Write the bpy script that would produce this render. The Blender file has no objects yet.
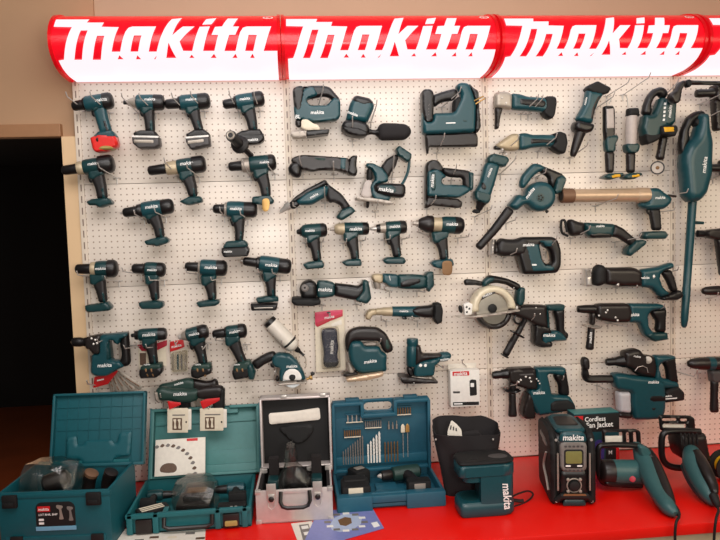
import bpy, bmesh, math, random
import numpy as np
from mathutils import Vector, Matrix, geometry
random.seed(4)
C = bpy.context.scene.collection
PI = math.pi

# ------------------------------------------------------------------ camera
F = 690.0
CAM = np.array([0.8991, -3.1165, 1.88])
YAW, PITCH, ROLL = 0.0974, 0.0685, -0.0308
_cy, _sy, _cp, _sp, _cr, _sr = (math.cos(YAW), math.sin(YAW), math.cos(PITCH), math.sin(PITCH), math.cos(ROLL), math.sin(ROLL))
FW = np.array([_sy * _cp, _cy * _cp, -_sp])
_r0 = np.array([_cy, -_sy, 0.0])
_u0 = np.cross(_r0, FW)
RI = _cr * _r0 + _sr * _u0
UP = -_sr * _r0 + _cr * _u0

def ray(x, y): return FW * F + RI * (x - 360) - UP * (y - 270)
def P(x, y, d=0.0):
    """point of the photograph taken on the plane d metres in front of the tool wall"""
    r = ray(x, y)
    return CAM + r * ((-d - CAM[1]) / r[1])
def Q(x, y, z=0.75):
    """point of the photograph taken on the horizontal plane z"""
    r = ray(x, y)
    return CAM + r * ((z - CAM[2]) / r[2])
def K(d): return (3.1165 - d) / F          # metres per photo pixel on that plane

# ------------------------------------------------------------------ materials
def lin(c):
    c = c / 255.0
    return c / 12.92 if c <= 0.04045 else ((c + 0.055) / 1.055) ** 2.4
def rgb(*c): return tuple(lin(x) for x in c) + (1.0,)
M = {}
def mat(name, col, rough=0.5, metal=0.0, var=0.12, bump=0.0, scale=60, emit=None, alpha=1.0, trans=0.0, spec=0.5):
    m = bpy.data.materials.new(name)
    m.use_nodes = True
    nt = m.node_tree
    b = nt.nodes['Principled BSDF']
    tc = nt.nodes.new('ShaderNodeTexCoord')
    nz = nt.nodes.new('ShaderNodeTexNoise')
    nz.inputs['Scale'].default_value = scale
    nz.inputs['Detail'].default_value = 3
    nt.links.new(tc.outputs['Object'], nz.inputs['Vector'])
    mx = nt.nodes.new('ShaderNodeMix'); mx.data_type = 'RGBA'
    c = rgb(*col)
    mx.inputs[6].default_value = tuple(x * (1 - var) for x in c[:3]) + (1,)
    mx.inputs[7].default_value = tuple(min(1, x * (1 + var)) for x in c[:3]) + (1,)
    nt.links.new(nz.outputs['Fac'], mx.inputs[0])
    nt.links.new(mx.outputs[2], b.inputs['Base Color'])
    b.inputs['Roughness'].default_value = rough
    b.inputs['Metallic'].default_value = metal
    b.inputs['Specular IOR Level'].default_value = spec
    b.inputs['Alpha'].default_value = alpha
    b.inputs['Transmission Weight'].default_value = trans
    if bump:
        bp = nt.nodes.new('ShaderNodeBump'); bp.inputs['Strength'].default_value = bump
        bp.inputs['Distance'].default_value = 0.002
        nt.links.new(nz.outputs['Fac'], bp.inputs['Height'])
        nt.links.new(bp.outputs['Normal'], b.inputs['Normal'])
    if emit:
        b.inputs['Emission Color'].default_value = rgb(*emit[0])
        b.inputs['Emission Strength'].default_value = emit[1]
    M[name] = m
    return m
mat('teal', (20, 68, 76), 0.34)
mat('teal_saw', (52, 92, 94), 0.42)
mat('teal_dark', (17, 56, 59), 0.34)
mat('teal_light', (44, 108, 112), 0.42)
mat('green_dark', (30, 58, 52), 0.45)
mat('case_green', (26, 100, 106), 0.5, bump=0.05)
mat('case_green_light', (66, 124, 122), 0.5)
mat('case_teal', (10, 84, 94), 0.5)
mat('case_blue', (28, 88, 108), 0.5)
mat('case_blue_dark', (25, 80, 99), 0.55)
mat('black', (19, 16, 17), 0.36)
mat('rubber', (22, 18, 19), 0.48, bump=0.1, scale=300)
mat('deep_black', (11, 10, 11), 0.7)
mat('brown_black', (31, 24, 23), 0.38)
mat('steel', (196, 190, 184), 0.32, 0.5)
mat('steel_soft', (168, 158, 148), 0.42, 0.4)
mat('wire', (206, 200, 194), 0.35, 0.25)
mat('alloy_beige', (182, 165, 136), 0.42, 0.25)
mat('alloy_grey', (170, 160, 148), 0.4, 0.35)
mat('gold', (188, 148, 86), 0.4, 0.5)
mat('tube_gold', (192, 164, 136), 0.3, 0.25)
mat('tube_brown', (120, 88, 66), 0.5, 0.2)
mat('copper', (130, 96, 62), 0.5, 0.3)
mat('red', (205, 30, 34), 0.4)
mat('red_plastic', (222, 40, 34), 0.32)
mat('crimson', (186, 34, 56), 0.45)
mat('pink_red', (214, 52, 92), 0.4)
mat('yellow', (226, 168, 24), 0.45)
mat('pale_yellow', (168, 150, 86), 0.45)
mat('white', (236, 232, 226), 0.5)
mat('white_print', (240, 240, 238), 0.6, var=0.02)
mat('white_plastic', (222, 214, 202), 0.35)
mat('card_cream', (226, 214, 192), 0.55)
mat('paper', (232, 224, 212), 0.6)
mat('paper_blue', (124, 130, 188), 0.35)
mat('photo_brown', (96, 72, 56), 0.6, var=0.6, scale=300)
mat('grey_plastic', (120, 114, 110), 0.5)
mat('grey_dark', (70, 66, 66), 0.5)
mat('blade', (176, 170, 158), 0.28, 0.7)
mat('blade_pale', (196, 200, 202), 0.4, 0.3)
mat('guard_white', (218, 206, 180), 0.35, 0.1)
mat('bag_fabric', (30, 26, 28), 0.85, bump=0.5, scale=420)
mat('foam', (26, 20, 20), 0.95, bump=0.4, scale=300)
mat('aluminium', (206, 196, 192), 0.38, 0.35, bump=0.03)
mat('purple', (58, 48, 120), 0.6)
mat('navy', (34, 38, 62), 0.4)
mat('pale_blue', (176, 188, 214), 0.45)
mat('sky_blue', (110, 170, 200), 0.5)
mat('screen', (126, 124, 72), 0.3)
mat('frosted', (200, 188, 182), 0.4, alpha=0.82)
mat('cup_grey', (196, 192, 196), 0.35, alpha=0.9)
mat('jaw', (232, 226, 220), 0.4, var=0.03)

def film(name, tint, base, edge, rough):
    """thin clear plastic: mostly see-through, glossy at grazing angles"""
    m = bpy.data.materials.new(name); m.use_nodes = True
    nt = m.node_tree; nt.nodes.remove(nt.nodes['Principled BSDF'])
    out = [n for n in nt.nodes if n.type == 'OUTPUT_MATERIAL'][0]
    tr = nt.nodes.new('ShaderNodeBsdfTransparent'); tr.inputs[0].default_value = rgb(*tint)
    gl = nt.nodes.new('ShaderNodeBsdfGlossy'); gl.inputs['Roughness'].default_value = rough
    lw = nt.nodes.new('ShaderNodeLayerWeight'); lw.inputs[0].default_value = 0.35
    mr = nt.nodes.new('ShaderNodeMapRange'); mr.inputs['To Min'].default_value = base; mr.inputs['To Max'].default_value = edge
    nz = nt.nodes.new('ShaderNodeTexNoise'); nz.inputs['Scale'].default_value = 38
    bp = nt.nodes.new('ShaderNodeBump'); bp.inputs['Strength'].default_value = 0.5; bp.inputs['Distance'].default_value = 0.004
    mx = nt.nodes.new('ShaderNodeMixShader')
    L = nt.links.new
    L(nz.outputs['Fac'], bp.inputs['Height']); L(bp.outputs['Normal'], gl.inputs['Normal']); L(bp.outputs['Normal'], lw.inputs['Normal'])
    L(lw.outputs['Facing'], mr.inputs['Value']); L(mr.outputs[0], mx.inputs[0]); L(tr.outputs[0], mx.inputs[1]); L(gl.outputs[0], mx.inputs[2])
    L(mx.outputs[0], out.inputs['Surface'])
    M[name] = m
film('clear_film', (236, 234, 230), 0.09, 0.5, 0.14)
film('clear', (238, 236, 232), 0.07, 0.4, 0.12)

# ------------------------------------------------------------------ mesh builders: each returns (verts, faces)
def roundpoly(pts, c, it=2):
    pts = [np.array(p, float) for p in pts]
    for k in range(it):
        out = []
        n = len(pts)
        cc = c / (1 + 1.6 * k)
        for i in range(n):
            a, b, e = pts[i - 1], pts[i], pts[(i + 1) % n]
            la, le = np.linalg.norm(a - b), np.linalg.norm(e - b)
            if la < 1e-9 or le < 1e-9: continue
            ca = np.dot(a - b, e - b) / (la * le)
            if ca < -0.985:
                out.append(b); continue
            out.append(b + (a - b) / la * min(cc, la * 0.3))
            out.append(b + (e - b) / le * min(cc, le * 0.3))
        pts = out
    return pts
def resample(pts, s):
    out = []
    n = len(pts)
    for i in range(n):
        a, b = pts[i], pts[(i + 1) % n]
        k = max(1, int(np.linalg.norm(b - a) / s))
        for j in range(k): out.append(a + (b - a) * j / k)
    return out
def inside(p, loop):
    x, y = p[:, 0], p[:, 1]
    a = np.array(loop); b = np.roll(a, -1, 0)
    res = np.zeros(len(p), bool)
    for (x0, y0), (x1, y1) in zip(a, b):
        if y0 == y1: continue
        m = ((y0 > y) != (y1 > y)) & (x < (x1 - x0) * (y - y0) / (y1 - y0) + x0)
        res ^= m
    return res
def dist_to(p, loops):
    best = np.full(len(p), 1e9)
    for L in loops:
        a = np.array(L); b = np.roll(a, -1, 0)
        for A, B in zip(a, b):
            ab = B - A
            l2 = ab @ ab
            if l2 < 1e-14: continue
            t = np.clip(((p - A) @ ab) / l2, 0, 1)
            dd = p - (A + t[:, None] * ab)
            best = np.minimum(best, np.sqrt((dd ** 2).sum(1)))
    return best
def triangulate(loops, s):
    """planar triangulation of an outline with holes, with inner points s apart"""
    outer = loops[0]
    lo = np.min(outer, 0); hi = np.max(outer, 0)
    gx = np.arange(lo[0], hi[0] + s, s); gy = np.arange(lo[1], hi[1] + s, s * 0.87)
    g = np.array([(x + (0.5 * s if j % 2 else 0), y) for j, y in enumerate(gy) for x in gx])
    ok = inside(g, outer)
    for h in loops[1:]: ok &= ~inside(g, h)
    g = g[ok]
    if len(g): g = g[dist_to(g, loops) > 0.35 * s]
    vs, es = [], []
    for L in loops:
        b = len(vs)
        vs += [Vector((float(p[0]), float(p[1]))) for p in L]
        es += [(b + i, b + (i + 1) % len(L)) for i in range(len(L))]
    vs += [Vector((float(p[0]), float(p[1]))) for p in g]
    r = geometry.delaunay_2d_cdt(vs, es, [], 0, 1e-6)
    pv = np.array([(v.x, v.y) for v in r[0]])
    tri = [tuple(f) for f in r[2]]
    cen = np.array([pv[list(f)].mean(0) for f in tri])
    ok = inside(cen, outer)
    for h in loops[1:]: ok &= ~inside(cen, h)
    tri = [f for f, k in zip(tri, ok) if k]
    out = []
    for f in tri:
        a, b, c = pv[f[0]], pv[f[1]], pv[f[2]]
        ar = (b[0] - a[0]) * (c[1] - a[1]) - (b[1] - a[1]) * (c[0] - a[0])
        if abs(ar) < 1e-12: continue
        out.append(f if ar > 0 else f[::-1])
    return pv, out
def pillow(loops, t, r, s=0.006):
    """an outline (metres) swelled to thickness t with rounded rims of radius r; returns (u, v, h) verts"""
    pv, tri = triangulate(loops, s)
    d = dist_to(pv, loops)
    d[d < 1e-5] = 0
    r = max(1e-5, min(r, t / 2 - 3e-4, float(d.max()) if d.max() > 0 else r))
    x = np.minimum(d, r)
    h = t / 2 - r + np.sqrt(np.maximum(0, r * r - (r - x) ** 2))
    n = len(pv)
    V = [(pv[i][0], pv[i][1], h[i]) for i in range(n)] + [(pv[i][0], pv[i][1], -h[i]) for i in range(n)]
    Fc = list(tri) + [tuple(n + i for i in f[::-1]) for f in tri]
    cnt = {}
    for f in tri:
        for i in range(3):
            a, b = f[i], f[(i + 1) % 3]
            cnt[(a, b)] = 1
    for (a, b) in cnt:
        if (b, a) not in cnt: Fc.append((b, a, n + a, n + b))
    return V, Fc
def framed(V, o, ux, uy, un):
    o, ux, uy, un = map(np.array, (o, ux, uy, un))
    return [o + ux * v[0] + uy * v[1] + un * v[2] for v in V]
def slab(pts, d=0.07, t=0.05, r=None, c=1.6, holes=(), s=0.007, lift=0.0):
    """outline given in photo pixels on the plane d in front of the wall"""
    loops = []
    for L in [pts] + list(holes):
        q = [P(x, y, d) for x, y in roundpoly(L, c)]
        q = [np.array((p[0], p[2])) for p in q]
        loops.append(resample(q, s * 1.3))
    V, Fc = pillow(loops, t, (r if r is not None else min(0.012, t * 0.36)) * 0.85, s)
    return framed(V, (0, -(d + lift), 0), (1, 0, 0), (0, 0, 1), (0, -1, 0)), Fc
def strip_poly(pts):
    """pts (x, y, width) -> outline"""
    L, R = [], []
    p = [np.array(q[:2], float) for q in pts]
    for i, q in enumerate(pts):
        a = p[max(0, i - 1)]; b = p[min(len(p) - 1, i + 1)]
        t = (b - a) / np.linalg.norm(b - a)
        n = np.array((-t[1], t[0])) * q[2] / 2
        L.append(tuple(p[i] + n)); R.append(tuple(p[i] - n))
    return L + R[::-1]
def strip(pts, d=0.07, t=None, c=1.5, **k):
    w = np.mean([q[2] for q in pts]) * K(d)
    t = t or w
    return slab(strip_poly(pts), d, t, r=t / 2, c=c, **k)
def spin(p0, p1, prof, n=20, squash=1.0, up=None):
    """profile [(distance, radius)] in metres turned about the axis p0->p1 (distance measured from p0)"""
    p0, p1 = np.array(p0, float), np.array(p1, float)
    a = (p1 - p0) / np.linalg.norm(p1 - p0)
    h = np.array((0, -1, 0.)) if up is None else np.array(up, float)
    if abs(a @ h) > 0.95: h = np.array((0, 0, 1.))
    u = np.cross(a, h); u /= np.linalg.norm(u)
    w = np.cross(u, a)
    V, Fc = [], []
    for t, r in prof:
        for k in range(n):
            g = 2 * PI * k / n
            V.append(p0 + a * t + u * r * math.cos(g) + w * r * squash * math.sin(g))
    for i in range(len(prof) - 1):
        for k in range(n):
            q = (k + 1) % n
            Fc.append((i * n + k, i * n + q, (i + 1) * n + q, (i + 1) * n + k))
    V.append(p0 + a * prof[0][0]); V.append(p0 + a * prof[-1][0])
    m = (len(prof) - 1) * n
    for k in range(n):
        q = (k + 1) % n
        Fc.append((len(V) - 2, q, k)); Fc.append((len(V) - 1, m + k, m + q))
    return V, Fc
def lathe(a, b, prof, d=0.07, d2=None, squash=1.0, n=20):
    """axis from photo pixel a to b; profile in pixels"""
    d2 = d if d2 is None else d2
    k = K(d)
    p0, p1 = P(a[0], a[1], d), P(b[0], b[1], d2)
    L = math.hypot(b[0] - a[0], b[1] - a[1])
    sc = np.linalg.norm(p1 - p0) / L if d2 == d else np.linalg.norm(p1 - p0)
    return spin(p0, p1, [((t * sc), r * k) for t, r in prof], n, squash)
def tube(pts, r, n=7, closed=False):
    """pts world points; r radius or list of radii"""
    pts = [np.array(p, float) for p in pts]
    N = len(pts)
    rs = r if isinstance(r, (list, tuple)) else [r] * N
    V, Fc = [], []
    ref = None
    for i in range(N):
        a = pts[(i - 1) % N] if closed else pts[max(0, i - 1)]
        b = pts[(i + 1) % N] if closed else pts[min(N - 1, i + 1)]
        t = b - a; t /= (np.linalg.norm(t) + 1e-12)
        if ref is None:
            ref = np.array((0, 0, 1.)) if abs(t[2]) < 0.8 else np.array((1., 0, 0))
        u = ref - t * (ref @ t); u /= np.linalg.norm(u); ref = u
        w = np.cross(t, u)
        for k in range(n):
            g = 2 * PI * k / n
            V.append(pts[i] + (u * math.cos(g) + w * math.sin(g)) * rs[i])
    for i in range(N if closed else N - 1):
        j = (i + 1) % N
        for k in range(n):
            q = (k + 1) % n
            Fc.append((i * n + k, i * n + q, j * n + q, j * n + k))
    if not closed:
        V.append(pts[0]); V.append(pts[-1])
        m = (N - 1) * n
        for k in range(n):
            q = (k + 1) % n
            Fc.append((len(V) - 2, q, k)); Fc.append((len(V) - 1, m + k, m + q))
    return V, Fc
def curve(pts, k=6):
    """smooth path through points (Catmull-Rom)"""
    p = [np.array(q, float) for q in pts]
    p = [2 * p[0] - p[1]] + p + [2 * p[-1] - p[-2]]
    out = []
    for i in range(1, len(p) - 2):
        for j in range(k):
            t = j / k
            out.append(0.5 * ((2 * p[i]) + (-p[i - 1] + p[i + 1]) * t + (2 * p[i - 1] - 5 * p[i] + 4 * p[i + 1] - p[i + 2]) * t * t + (-p[i - 1] + 3 * p[i] - 3 * p[i + 1] + p[i + 2]) * t ** 3))
    out.append(p[-2])
    return out
def box(lo, hi, bev=0.003):
    """box with bevelled edges between two corners"""
    bm = bmesh.new()
    bmesh.ops.create_cube(bm, size=1)
    lo, hi = np.array(lo, float), np.array(hi, float)
    for v in bm.verts: v.co = Vector(tuple(lo + (hi - lo) * (np.array(v.co) + 0.5)))
    if bev: bmesh.ops.bevel(bm, geom=bm.edges[:], offset=min(bev, float((hi - lo).min()) * 0.45), segments=2, affect='EDGES', profile=0.6)
    V = [np.array(v.co) for v in bm.verts]
    bm.verts.index_update()
    Fc = [tuple(v.index for v in f.verts) for f in bm.faces]
    bm.free()
    return V, Fc
def join(*ms):
    V, Fc = [], []
    for v, f in ms:
        b = len(V)
        V += list(v); Fc += [tuple(b + i for i in q) for q in f]
    return V, Fc
def xf(m, fn): return [fn(v) for v in m[0]], m[1]

_glyphs = {}
def glyphs(text):
    """flat lettering, cap height about 1, centred"""
    if text not in _glyphs:
        cu = bpy.data.curves.new('lettering_source', 'FONT')
        cu.body = text; cu.align_x = 'CENTER'; cu.align_y = 'CENTER'; cu.size = 1.0; cu.offset = 0.018; cu.resolution_u = 2
        ob = bpy.data.objects.new('lettering_source', cu)
        C.objects.link(ob)
        dg = bpy.context.evaluated_depsgraph_get()
        me = bpy.data.meshes.new_from_object(ob.evaluated_get(dg))
        V = np.array([tuple(v.co) for v in me.vertices]); Fc = [tuple(p.vertices) for p in me.polygons]
        V[:, :2] -= (V[:, :2].max(0) + V[:, :2].min(0)) / 2
        _glyphs[text] = (V, Fc)
        bpy.data.objects.remove(ob); bpy.data.curves.remove(cu); bpy.data.meshes.remove(me)
    return _glyphs[text]
def lettering(text, width, o, ux, uy, slant=0.15):
    V, Fc = glyphs(text)
    w = V[:, 0].max() - V[:, 0].min()
    k = width / w
    o, ux, uy = map(np.array, (o, ux, uy))
    return [o + ux * (v[0] + slant * v[1]) * k + uy * v[1] * k for v in V], Fc

# ------------------------------------------------------------------ objects
def mesh_object(name, m, material, loc, parent=None, smooth=True, sharp=40):
    V, Fc = m
    me = bpy.data.meshes.new(name)
    me.from_pydata([tuple(float(a) for a in (np.array(v) - loc)) for v in V], [], Fc)
    me.materials.append(M[material] if isinstance(material, str) else material)
    if smooth:
        me.polygons.foreach_set('use_smooth', [True] * len(me.polygons))
        try: me.set_sharp_from_angle(angle=math.radians(sharp))
        except Exception: pass
    me.update()
    o = bpy.data.objects.new(name, me)
    C.objects.link(o)
    if parent is not None: o.parent = parent
    return o
def tag(o, label, cat, group=None, kind=None):
    if label: o['label'] = label
    if cat: o['category'] = cat
    if group: o['group'] = group
    if kind: o['kind'] = kind
    return o
class Thing:
    """collects parts in world coordinates, then links an Empty at its base with the parts under it"""
    def __init__(self, name, label, cat, group=None):
        self.name, self.label, self.cat, self.group = name, label, cat, group
        self.parts = []
        self.links = []
    def add(self, name, material, mesh, sub=None, label=None, sharp=40):
        self.parts.append((name, material, mesh, sub, label, sharp))
        return len(self.parts) - 1
    def slab(self, name, material, pts, d=0.07, t=0.05, sub=None, label=None, **k): return self.add(name, material, slab(pts, d, t, **k), sub, label)
    def strip(self, name, material, pts, d=0.07, t=None, sub=None, label=None, **k): return self.add(name, material, strip(pts, d, t, **k), sub, label)
    def lathe(self, name, material, a, b, prof, d=0.07, d2=None, squash=1.0, sub=None, label=None): return self.add(name, material, lathe(a, b, prof, d, d2, squash), sub, label)
    def text(self, x, y, w, ang=0.0, d=0.11, text='makita', material='white_print', sub=None, slant=0.15):
        a = math.radians(ang)
        return self.add('lettering', material, lettering(text, w * K(d), P(x, y, d), (math.cos(a), 0, math.sin(a)), (-math.sin(a), 0, math.cos(a)), slant), sub, 'white printed lettering' if material == 'white_print' else None)
    def done(self):
        allv = np.array([v for p in self.parts for v in p[2][0]])
        lo, hi = allv.min(0), allv.max(0)
        base = np.array(((lo[0] + hi[0]) / 2, (lo[1] + hi[1]) / 2, lo[2]))
        if len(self.parts) == 1:
            p = self.parts[0]
            o = mesh_object(self.name, p[2], p[1], base, None, sharp=p[5]); o.location = base
            self.root = tag(o, self.label, self.cat, self.group)
            return self
        r = bpy.data.objects.new(self.name, None)
        r.empty_display_size = 0.02
        C.objects.link(r); r.location = base
        self.root = tag(r, self.label, self.cat, self.group)
        made = []
        for nm, ma, me, sub, lb, sh in self.parts:
            o = mesh_object(nm, me, ma, base, made[sub] if sub is not None else r, sharp=sh)
            if lb: o['label'] = lb
            made.append(o)
        return self
def structure(name, m, material, label=None, smooth=False):
    V = np.array(m[0]); base = (V.min(0) + V.max(0)) / 2
    o = mesh_object(name, m, material, base, None, smooth); o.location = base
    o['kind'] = 'structure'
    if label: o['label'] = label
    return o
HOOKS = 'wire hooks on the pegboard'
def hook(label, base, tip, L=0.2):
    """double-bent wire prong: cross bar and leg flat on the board, prong out to the tip (both in photo pixels)"""
    b = P(base[0], base[1], 0.004)
    t = P(tip[0], tip[1], L)
    w = 0.0024
    bar = tube([b + np.array((-0.016, 0, 0)), b + np.array((0.016, 0, 0))], w)
    leg = tube([b, b + np.array((0, 0, -0.028))], w)
    prong = tube([b, b + (t - b) * 0.94 + np.array((0, 0, -0.003)), t + np.array((0, -0.003, 0.012))], w)
    o = Thing('wire_hook', label, 'hook', HOOKS)
    o.add('wire_hook', 'wire', join(bar, leg, prong))
    return o.done()
def default_tip(base, up=6, L=0.2):
    b = P(base[0], base[1], 0.0); q = b + np.array((0, -L, 0.0)); v = q - CAM; w = v @ FW
    return 360 + F * (v @ RI) / w, 270 - F * (v @ UP) / w - up
# ------------------------------------------------------------------ the setting
mat('wall_tan', (182, 156, 130), 0.8, var=0.04, scale=6)
mat('wall_tan_dark', (176, 140, 108), 0.8, var=0.04, scale=6)
mat('jamb_cream', (226, 192, 150), 0.6, var=0.04, scale=8)
mat('header_brown', (156, 112, 76), 0.6, var=0.08)
mat('dark_room', (14, 11, 11), 0.9, var=0.3, scale=2)  # near-black: darkness of the unlit room put into the colour
mat('dark_floor', (120, 58, 24), 0.5, var=0.35, scale=3)
mat('shop_floor', (120, 110, 100), 0.6, var=0.1, scale=4)
mat('counter_red', (232, 18, 6), 0.36, var=0.04, scale=12)
mat('counter_front', (196, 176, 146), 0.5, var=0.06)
mat('post_white', (214, 200, 184), 0.5, var=0.03)

def dotted_material():
    """white board with a square grid of round holes 25.4 mm apart"""
    m = bpy.data.materials.new('perforated_board'); m.use_nodes = True
    nt = m.node_tree; b = nt.nodes['Principled BSDF']; N = nt.nodes.new; Lk = nt.links.new
    tc = N('ShaderNodeTexCoord'); sp = N('ShaderNodeSeparateXYZ'); Lk(tc.outputs['Object'], sp.inputs[0])
    def mth(op, a, bb=None, c=None):
        n = N('ShaderNodeMath'); n.operation = op
        for i, v in enumerate((a, bb, c)):
            if v is None: continue
            if isinstance(v, (int, float)): n.inputs[i].default_value = v
            else: Lk(v, n.inputs[i])
        return n.outputs[0]
    sq = []
    for ax in ('X', 'Z'):
        u = mth('ADD', sp.outputs[ax], 10.0)
        u = mth('MODULO', u, 0.0254)
        u = mth('SUBTRACT', u, 0.0127)
        sq.append(mth('MULTIPLY', u, u))
    d = mth('SQRT', mth('ADD', sq[0], sq[1]))
    hole = mth('SMOOTH_MIN', mth('MULTIPLY', mth('SUBTRACT', 0.0039, d), 800.0), 1.0, 0.1)
    hole = mth('MAXIMUM', hole, 0.0)
    nz = N('ShaderNodeTexNoise'); nz.inputs['Scale'].default_value = 5; Lk(tc.outputs['Object'], nz.inputs['Vector'])
    base = N('ShaderNodeMix'); base.data_type = 'RGBA'
    base.inputs[6].default_value = rgb(232, 219, 206); base.inputs[7].default_value = rgb(236, 224, 212); Lk(nz.outputs['Fac'], base.inputs[0])
    mx = N('ShaderNodeMix'); mx.data_type = 'RGBA'
    Lk(hole, mx.inputs[0]); Lk(base.outputs[2], mx.inputs[6]); mx.inputs[7].default_value = rgb(156, 134, 118)
    Lk(mx.outputs[2], b.inputs['Base Color'])
    b.inputs['Roughness'].default_value = 0.3
    b.inputs['Specular IOR Level'].default_value = 0.45
    M['pegboard'] = m
dotted_material()
def slotted_material():
    m = bpy.data.materials.new('slotted_post'); m.use_nodes = True
    nt = m.node_tree; b = nt.nodes['Principled BSDF']; N = nt.nodes.new; Lk = nt.links.new
    tc = N('ShaderNodeTexCoord'); sp = N('ShaderNodeSeparateXYZ'); Lk(tc.outputs['Object'], sp.inputs[0])
    def mth(op, a, bb):
        n = N('ShaderNodeMath'); n.operation = op
        for i, v in enumerate((a, bb)):
            if isinstance(v, (int, float)): n.inputs[i].default_value = v
            else: Lk(v, n.inputs[i])
        return n.outputs[0]
    z = mth('MODULO', mth('ADD', sp.outputs['Z'], 10.0), 0.05)
    a = mth('LESS_THAN', z, 0.03)
    x = mth('LESS_THAN', mth('ABSOLUTE', sp.outputs['X'], 0.0), 0.0026)
    k = mth('MULTIPLY', a, x)
    mx = N('ShaderNodeMix'); mx.data_type = 'RGBA'
    Lk(k, mx.inputs[0]); mx.inputs[6].default_value = rgb(222, 207, 190); mx.inputs[7].default_value = rgb(124, 104, 92)
    Lk(mx.outputs[2], b.inputs['Base Color']); b.inputs['Roughness'].default_value = 0.5
    M['slotted'] = m
slotted_material()

structure('wall_back', box((0.085, 0.045, 0), (4.6, 0.12, 3.3), 0), 'wall_tan')
structure('wall_left', join(box((-1.9, 0.03, 2.345), (0.085, 0.12, 3.3), 0), box((-0.073, 0.03, 0), (0.085, 0.12, 2.345), 0)), 'wall_tan_dark')
structure('trim_1', box((-0.073, 0.004, 0.0), (-0.012, 0.03, 2.29), 0.002), 'jamb_cream', 'pale cream door jamb beside the pegboard')
structure('trim_2', box((-1.9, 0.0, 2.29), (-0.073, 0.06, 2.345), 0.004), 'header_brown', 'brown lintel strip over the dark doorway')
structure('floor', join(box((-3, 0.12, -0.02), (1.5, 5.2, 0), 0)), 'dark_floor', 'dark brown floor beyond the doorway')
structure('floor.001', box((-3, -5, -0.02), (5, 0.12, -0.001), 0), 'shop_floor')
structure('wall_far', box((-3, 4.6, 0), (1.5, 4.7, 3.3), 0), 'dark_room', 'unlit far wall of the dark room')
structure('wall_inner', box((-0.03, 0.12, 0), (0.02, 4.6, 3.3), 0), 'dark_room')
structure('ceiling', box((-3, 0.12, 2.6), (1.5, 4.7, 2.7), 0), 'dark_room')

# perforated panels in four columns and four rows, uprights between them
ZS = [2.53, 2.0806, 1.6311, 1.1815, 0.752]
cols = ['under the sign furthest left', 'under the second sign', 'under the third sign', 'at the right edge of the photo']
rows = ['topmost', 'second from the top', 'third from the top', 'lowest']
for ci in range(4):
    for ri in range(4):
        x0 = ci * 0.9 + 0.013; x1 = ci * 0.9 + 0.887
        T = Thing('pegboard_panel', 'white perforated board, %s of those %s' % (rows[ri], cols[ci]), 'pegboard', 'perforated wall panels')
        T.add('pegboard_panel', 'pegboard', box((x0, 0.0, ZS[ri + 1] + 0.001), (x1, 0.018, ZS[ri] - 0.001), 0.0012))
        T.done()
pn = ['at the far left edge of the pegboard', 'between the first and second pegboard columns', 'between the second and third pegboard columns', 'behind the hose of the long teal vacuum']
for i in range(4):
    T = Thing('shelf_upright', 'white slotted metal upright strip ' + pn[i], 'upright', 'slotted uprights')
    T.add('shelf_upright', 'slotted', box((i * 0.9 - 0.0125, -0.003, 0.752), (i * 0.9 + 0.0125, 0.02, 2.53), 0.001))
    T.done()

# ------------------------------------------------------------------ lit signs
mat('sign_white', (70, 68, 70), 0.4, var=0.0, emit=((255, 247, 252), 0.98))
mat('sign_red', (214, 10, 26), 0.25, var=0.02, emit=((226, 12, 34), 0.55))
mat('rim_red', (190, 8, 18), 0.2, var=0.05, emit=((214, 12, 24), 0.4))
PROF = [(0.0, 2.775), (0.05, 2.772), (0.10, 2.765), (0.150, 2.752), (0.196, 2.731), (0.231, 2.702), (0.254, 2.668), (0.263, 2.631), (0.256, 2.598), (0.228, 2.567), (0.185, 2.543), (0.118, 2.527), (0.05, 2.523), (0.0, 2.522)]
PROF = [(p[0], p[1]) for p in curve(PROF, 6)]
_sl = np.concatenate([[0], np.cumsum([math.hypot(PROF[i + 1][0] - PROF[i][0], PROF[i + 1][1] - PROF[i][1]) for i in range(len(PROF) - 1)])])
def prof_at(s, off=0.0):
    d = np.interp(s, _sl, [p[0] for p in PROF]); z = np.interp(s, _sl, [p[1] for p in PROF])
    d1 = np.interp(s + 0.004, _sl, [p[0] for p in PROF]); z1 = np.interp(s + 0.004, _sl, [p[1] for p in PROF])
    tx, tz = d1 - d, z1 - z
    n = math.hypot(tx, tz) or 1
    return d - tz / n * off, z + tx / n * off
def sign_uv(x, y):
    """photo pixel on the second sign -> (metres from its left edge, length along the curved face)"""
    best = None
    for s in np.linspace(0.08, _sl[-1], 700):
        d, z = prof_at(s)
        p = P(x, y, d)
        e = abs(p[2] - z)
        if best is None or e < best[0]: best = (e, p[0] - 0.9, s)
    return best[1], best[2]
def a1(pts): return [(280 + x / 6.545, 10 + y / 6.545) for x, y in pts]
def a2(pts): return [(385 + x / 5.76, 10 + y / 5.76) for x, y in pts]
white = a1([(60, 446), (52, 315), (86, 310), (152, 112), (40, 110), (40, 65), (244, 65), (236, 84), (342, 84), (334, 110), (440, 112), (393, 260), (445, 260), (484, 140), (500, 116), (522, 108), (668, 108), (620, 260), (668, 260)]) + \
    a2([(55, 55), (107, 50), (76, 142), (128, 95), (192, 95), (115, 175), (128, 225), (176, 225), (219, 97), (274, 95), (235, 225), (296, 225), (324, 140), (288, 140), (302, 97), (340, 95), (356, 52), (412, 52), (398, 95), (432, 95), (416, 140), (383, 140), (350, 225), (410, 225), (442, 124), (454, 102), (474, 95), (606, 95), (562, 225), (636, 225), (626, 280), (598, 376)])
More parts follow.
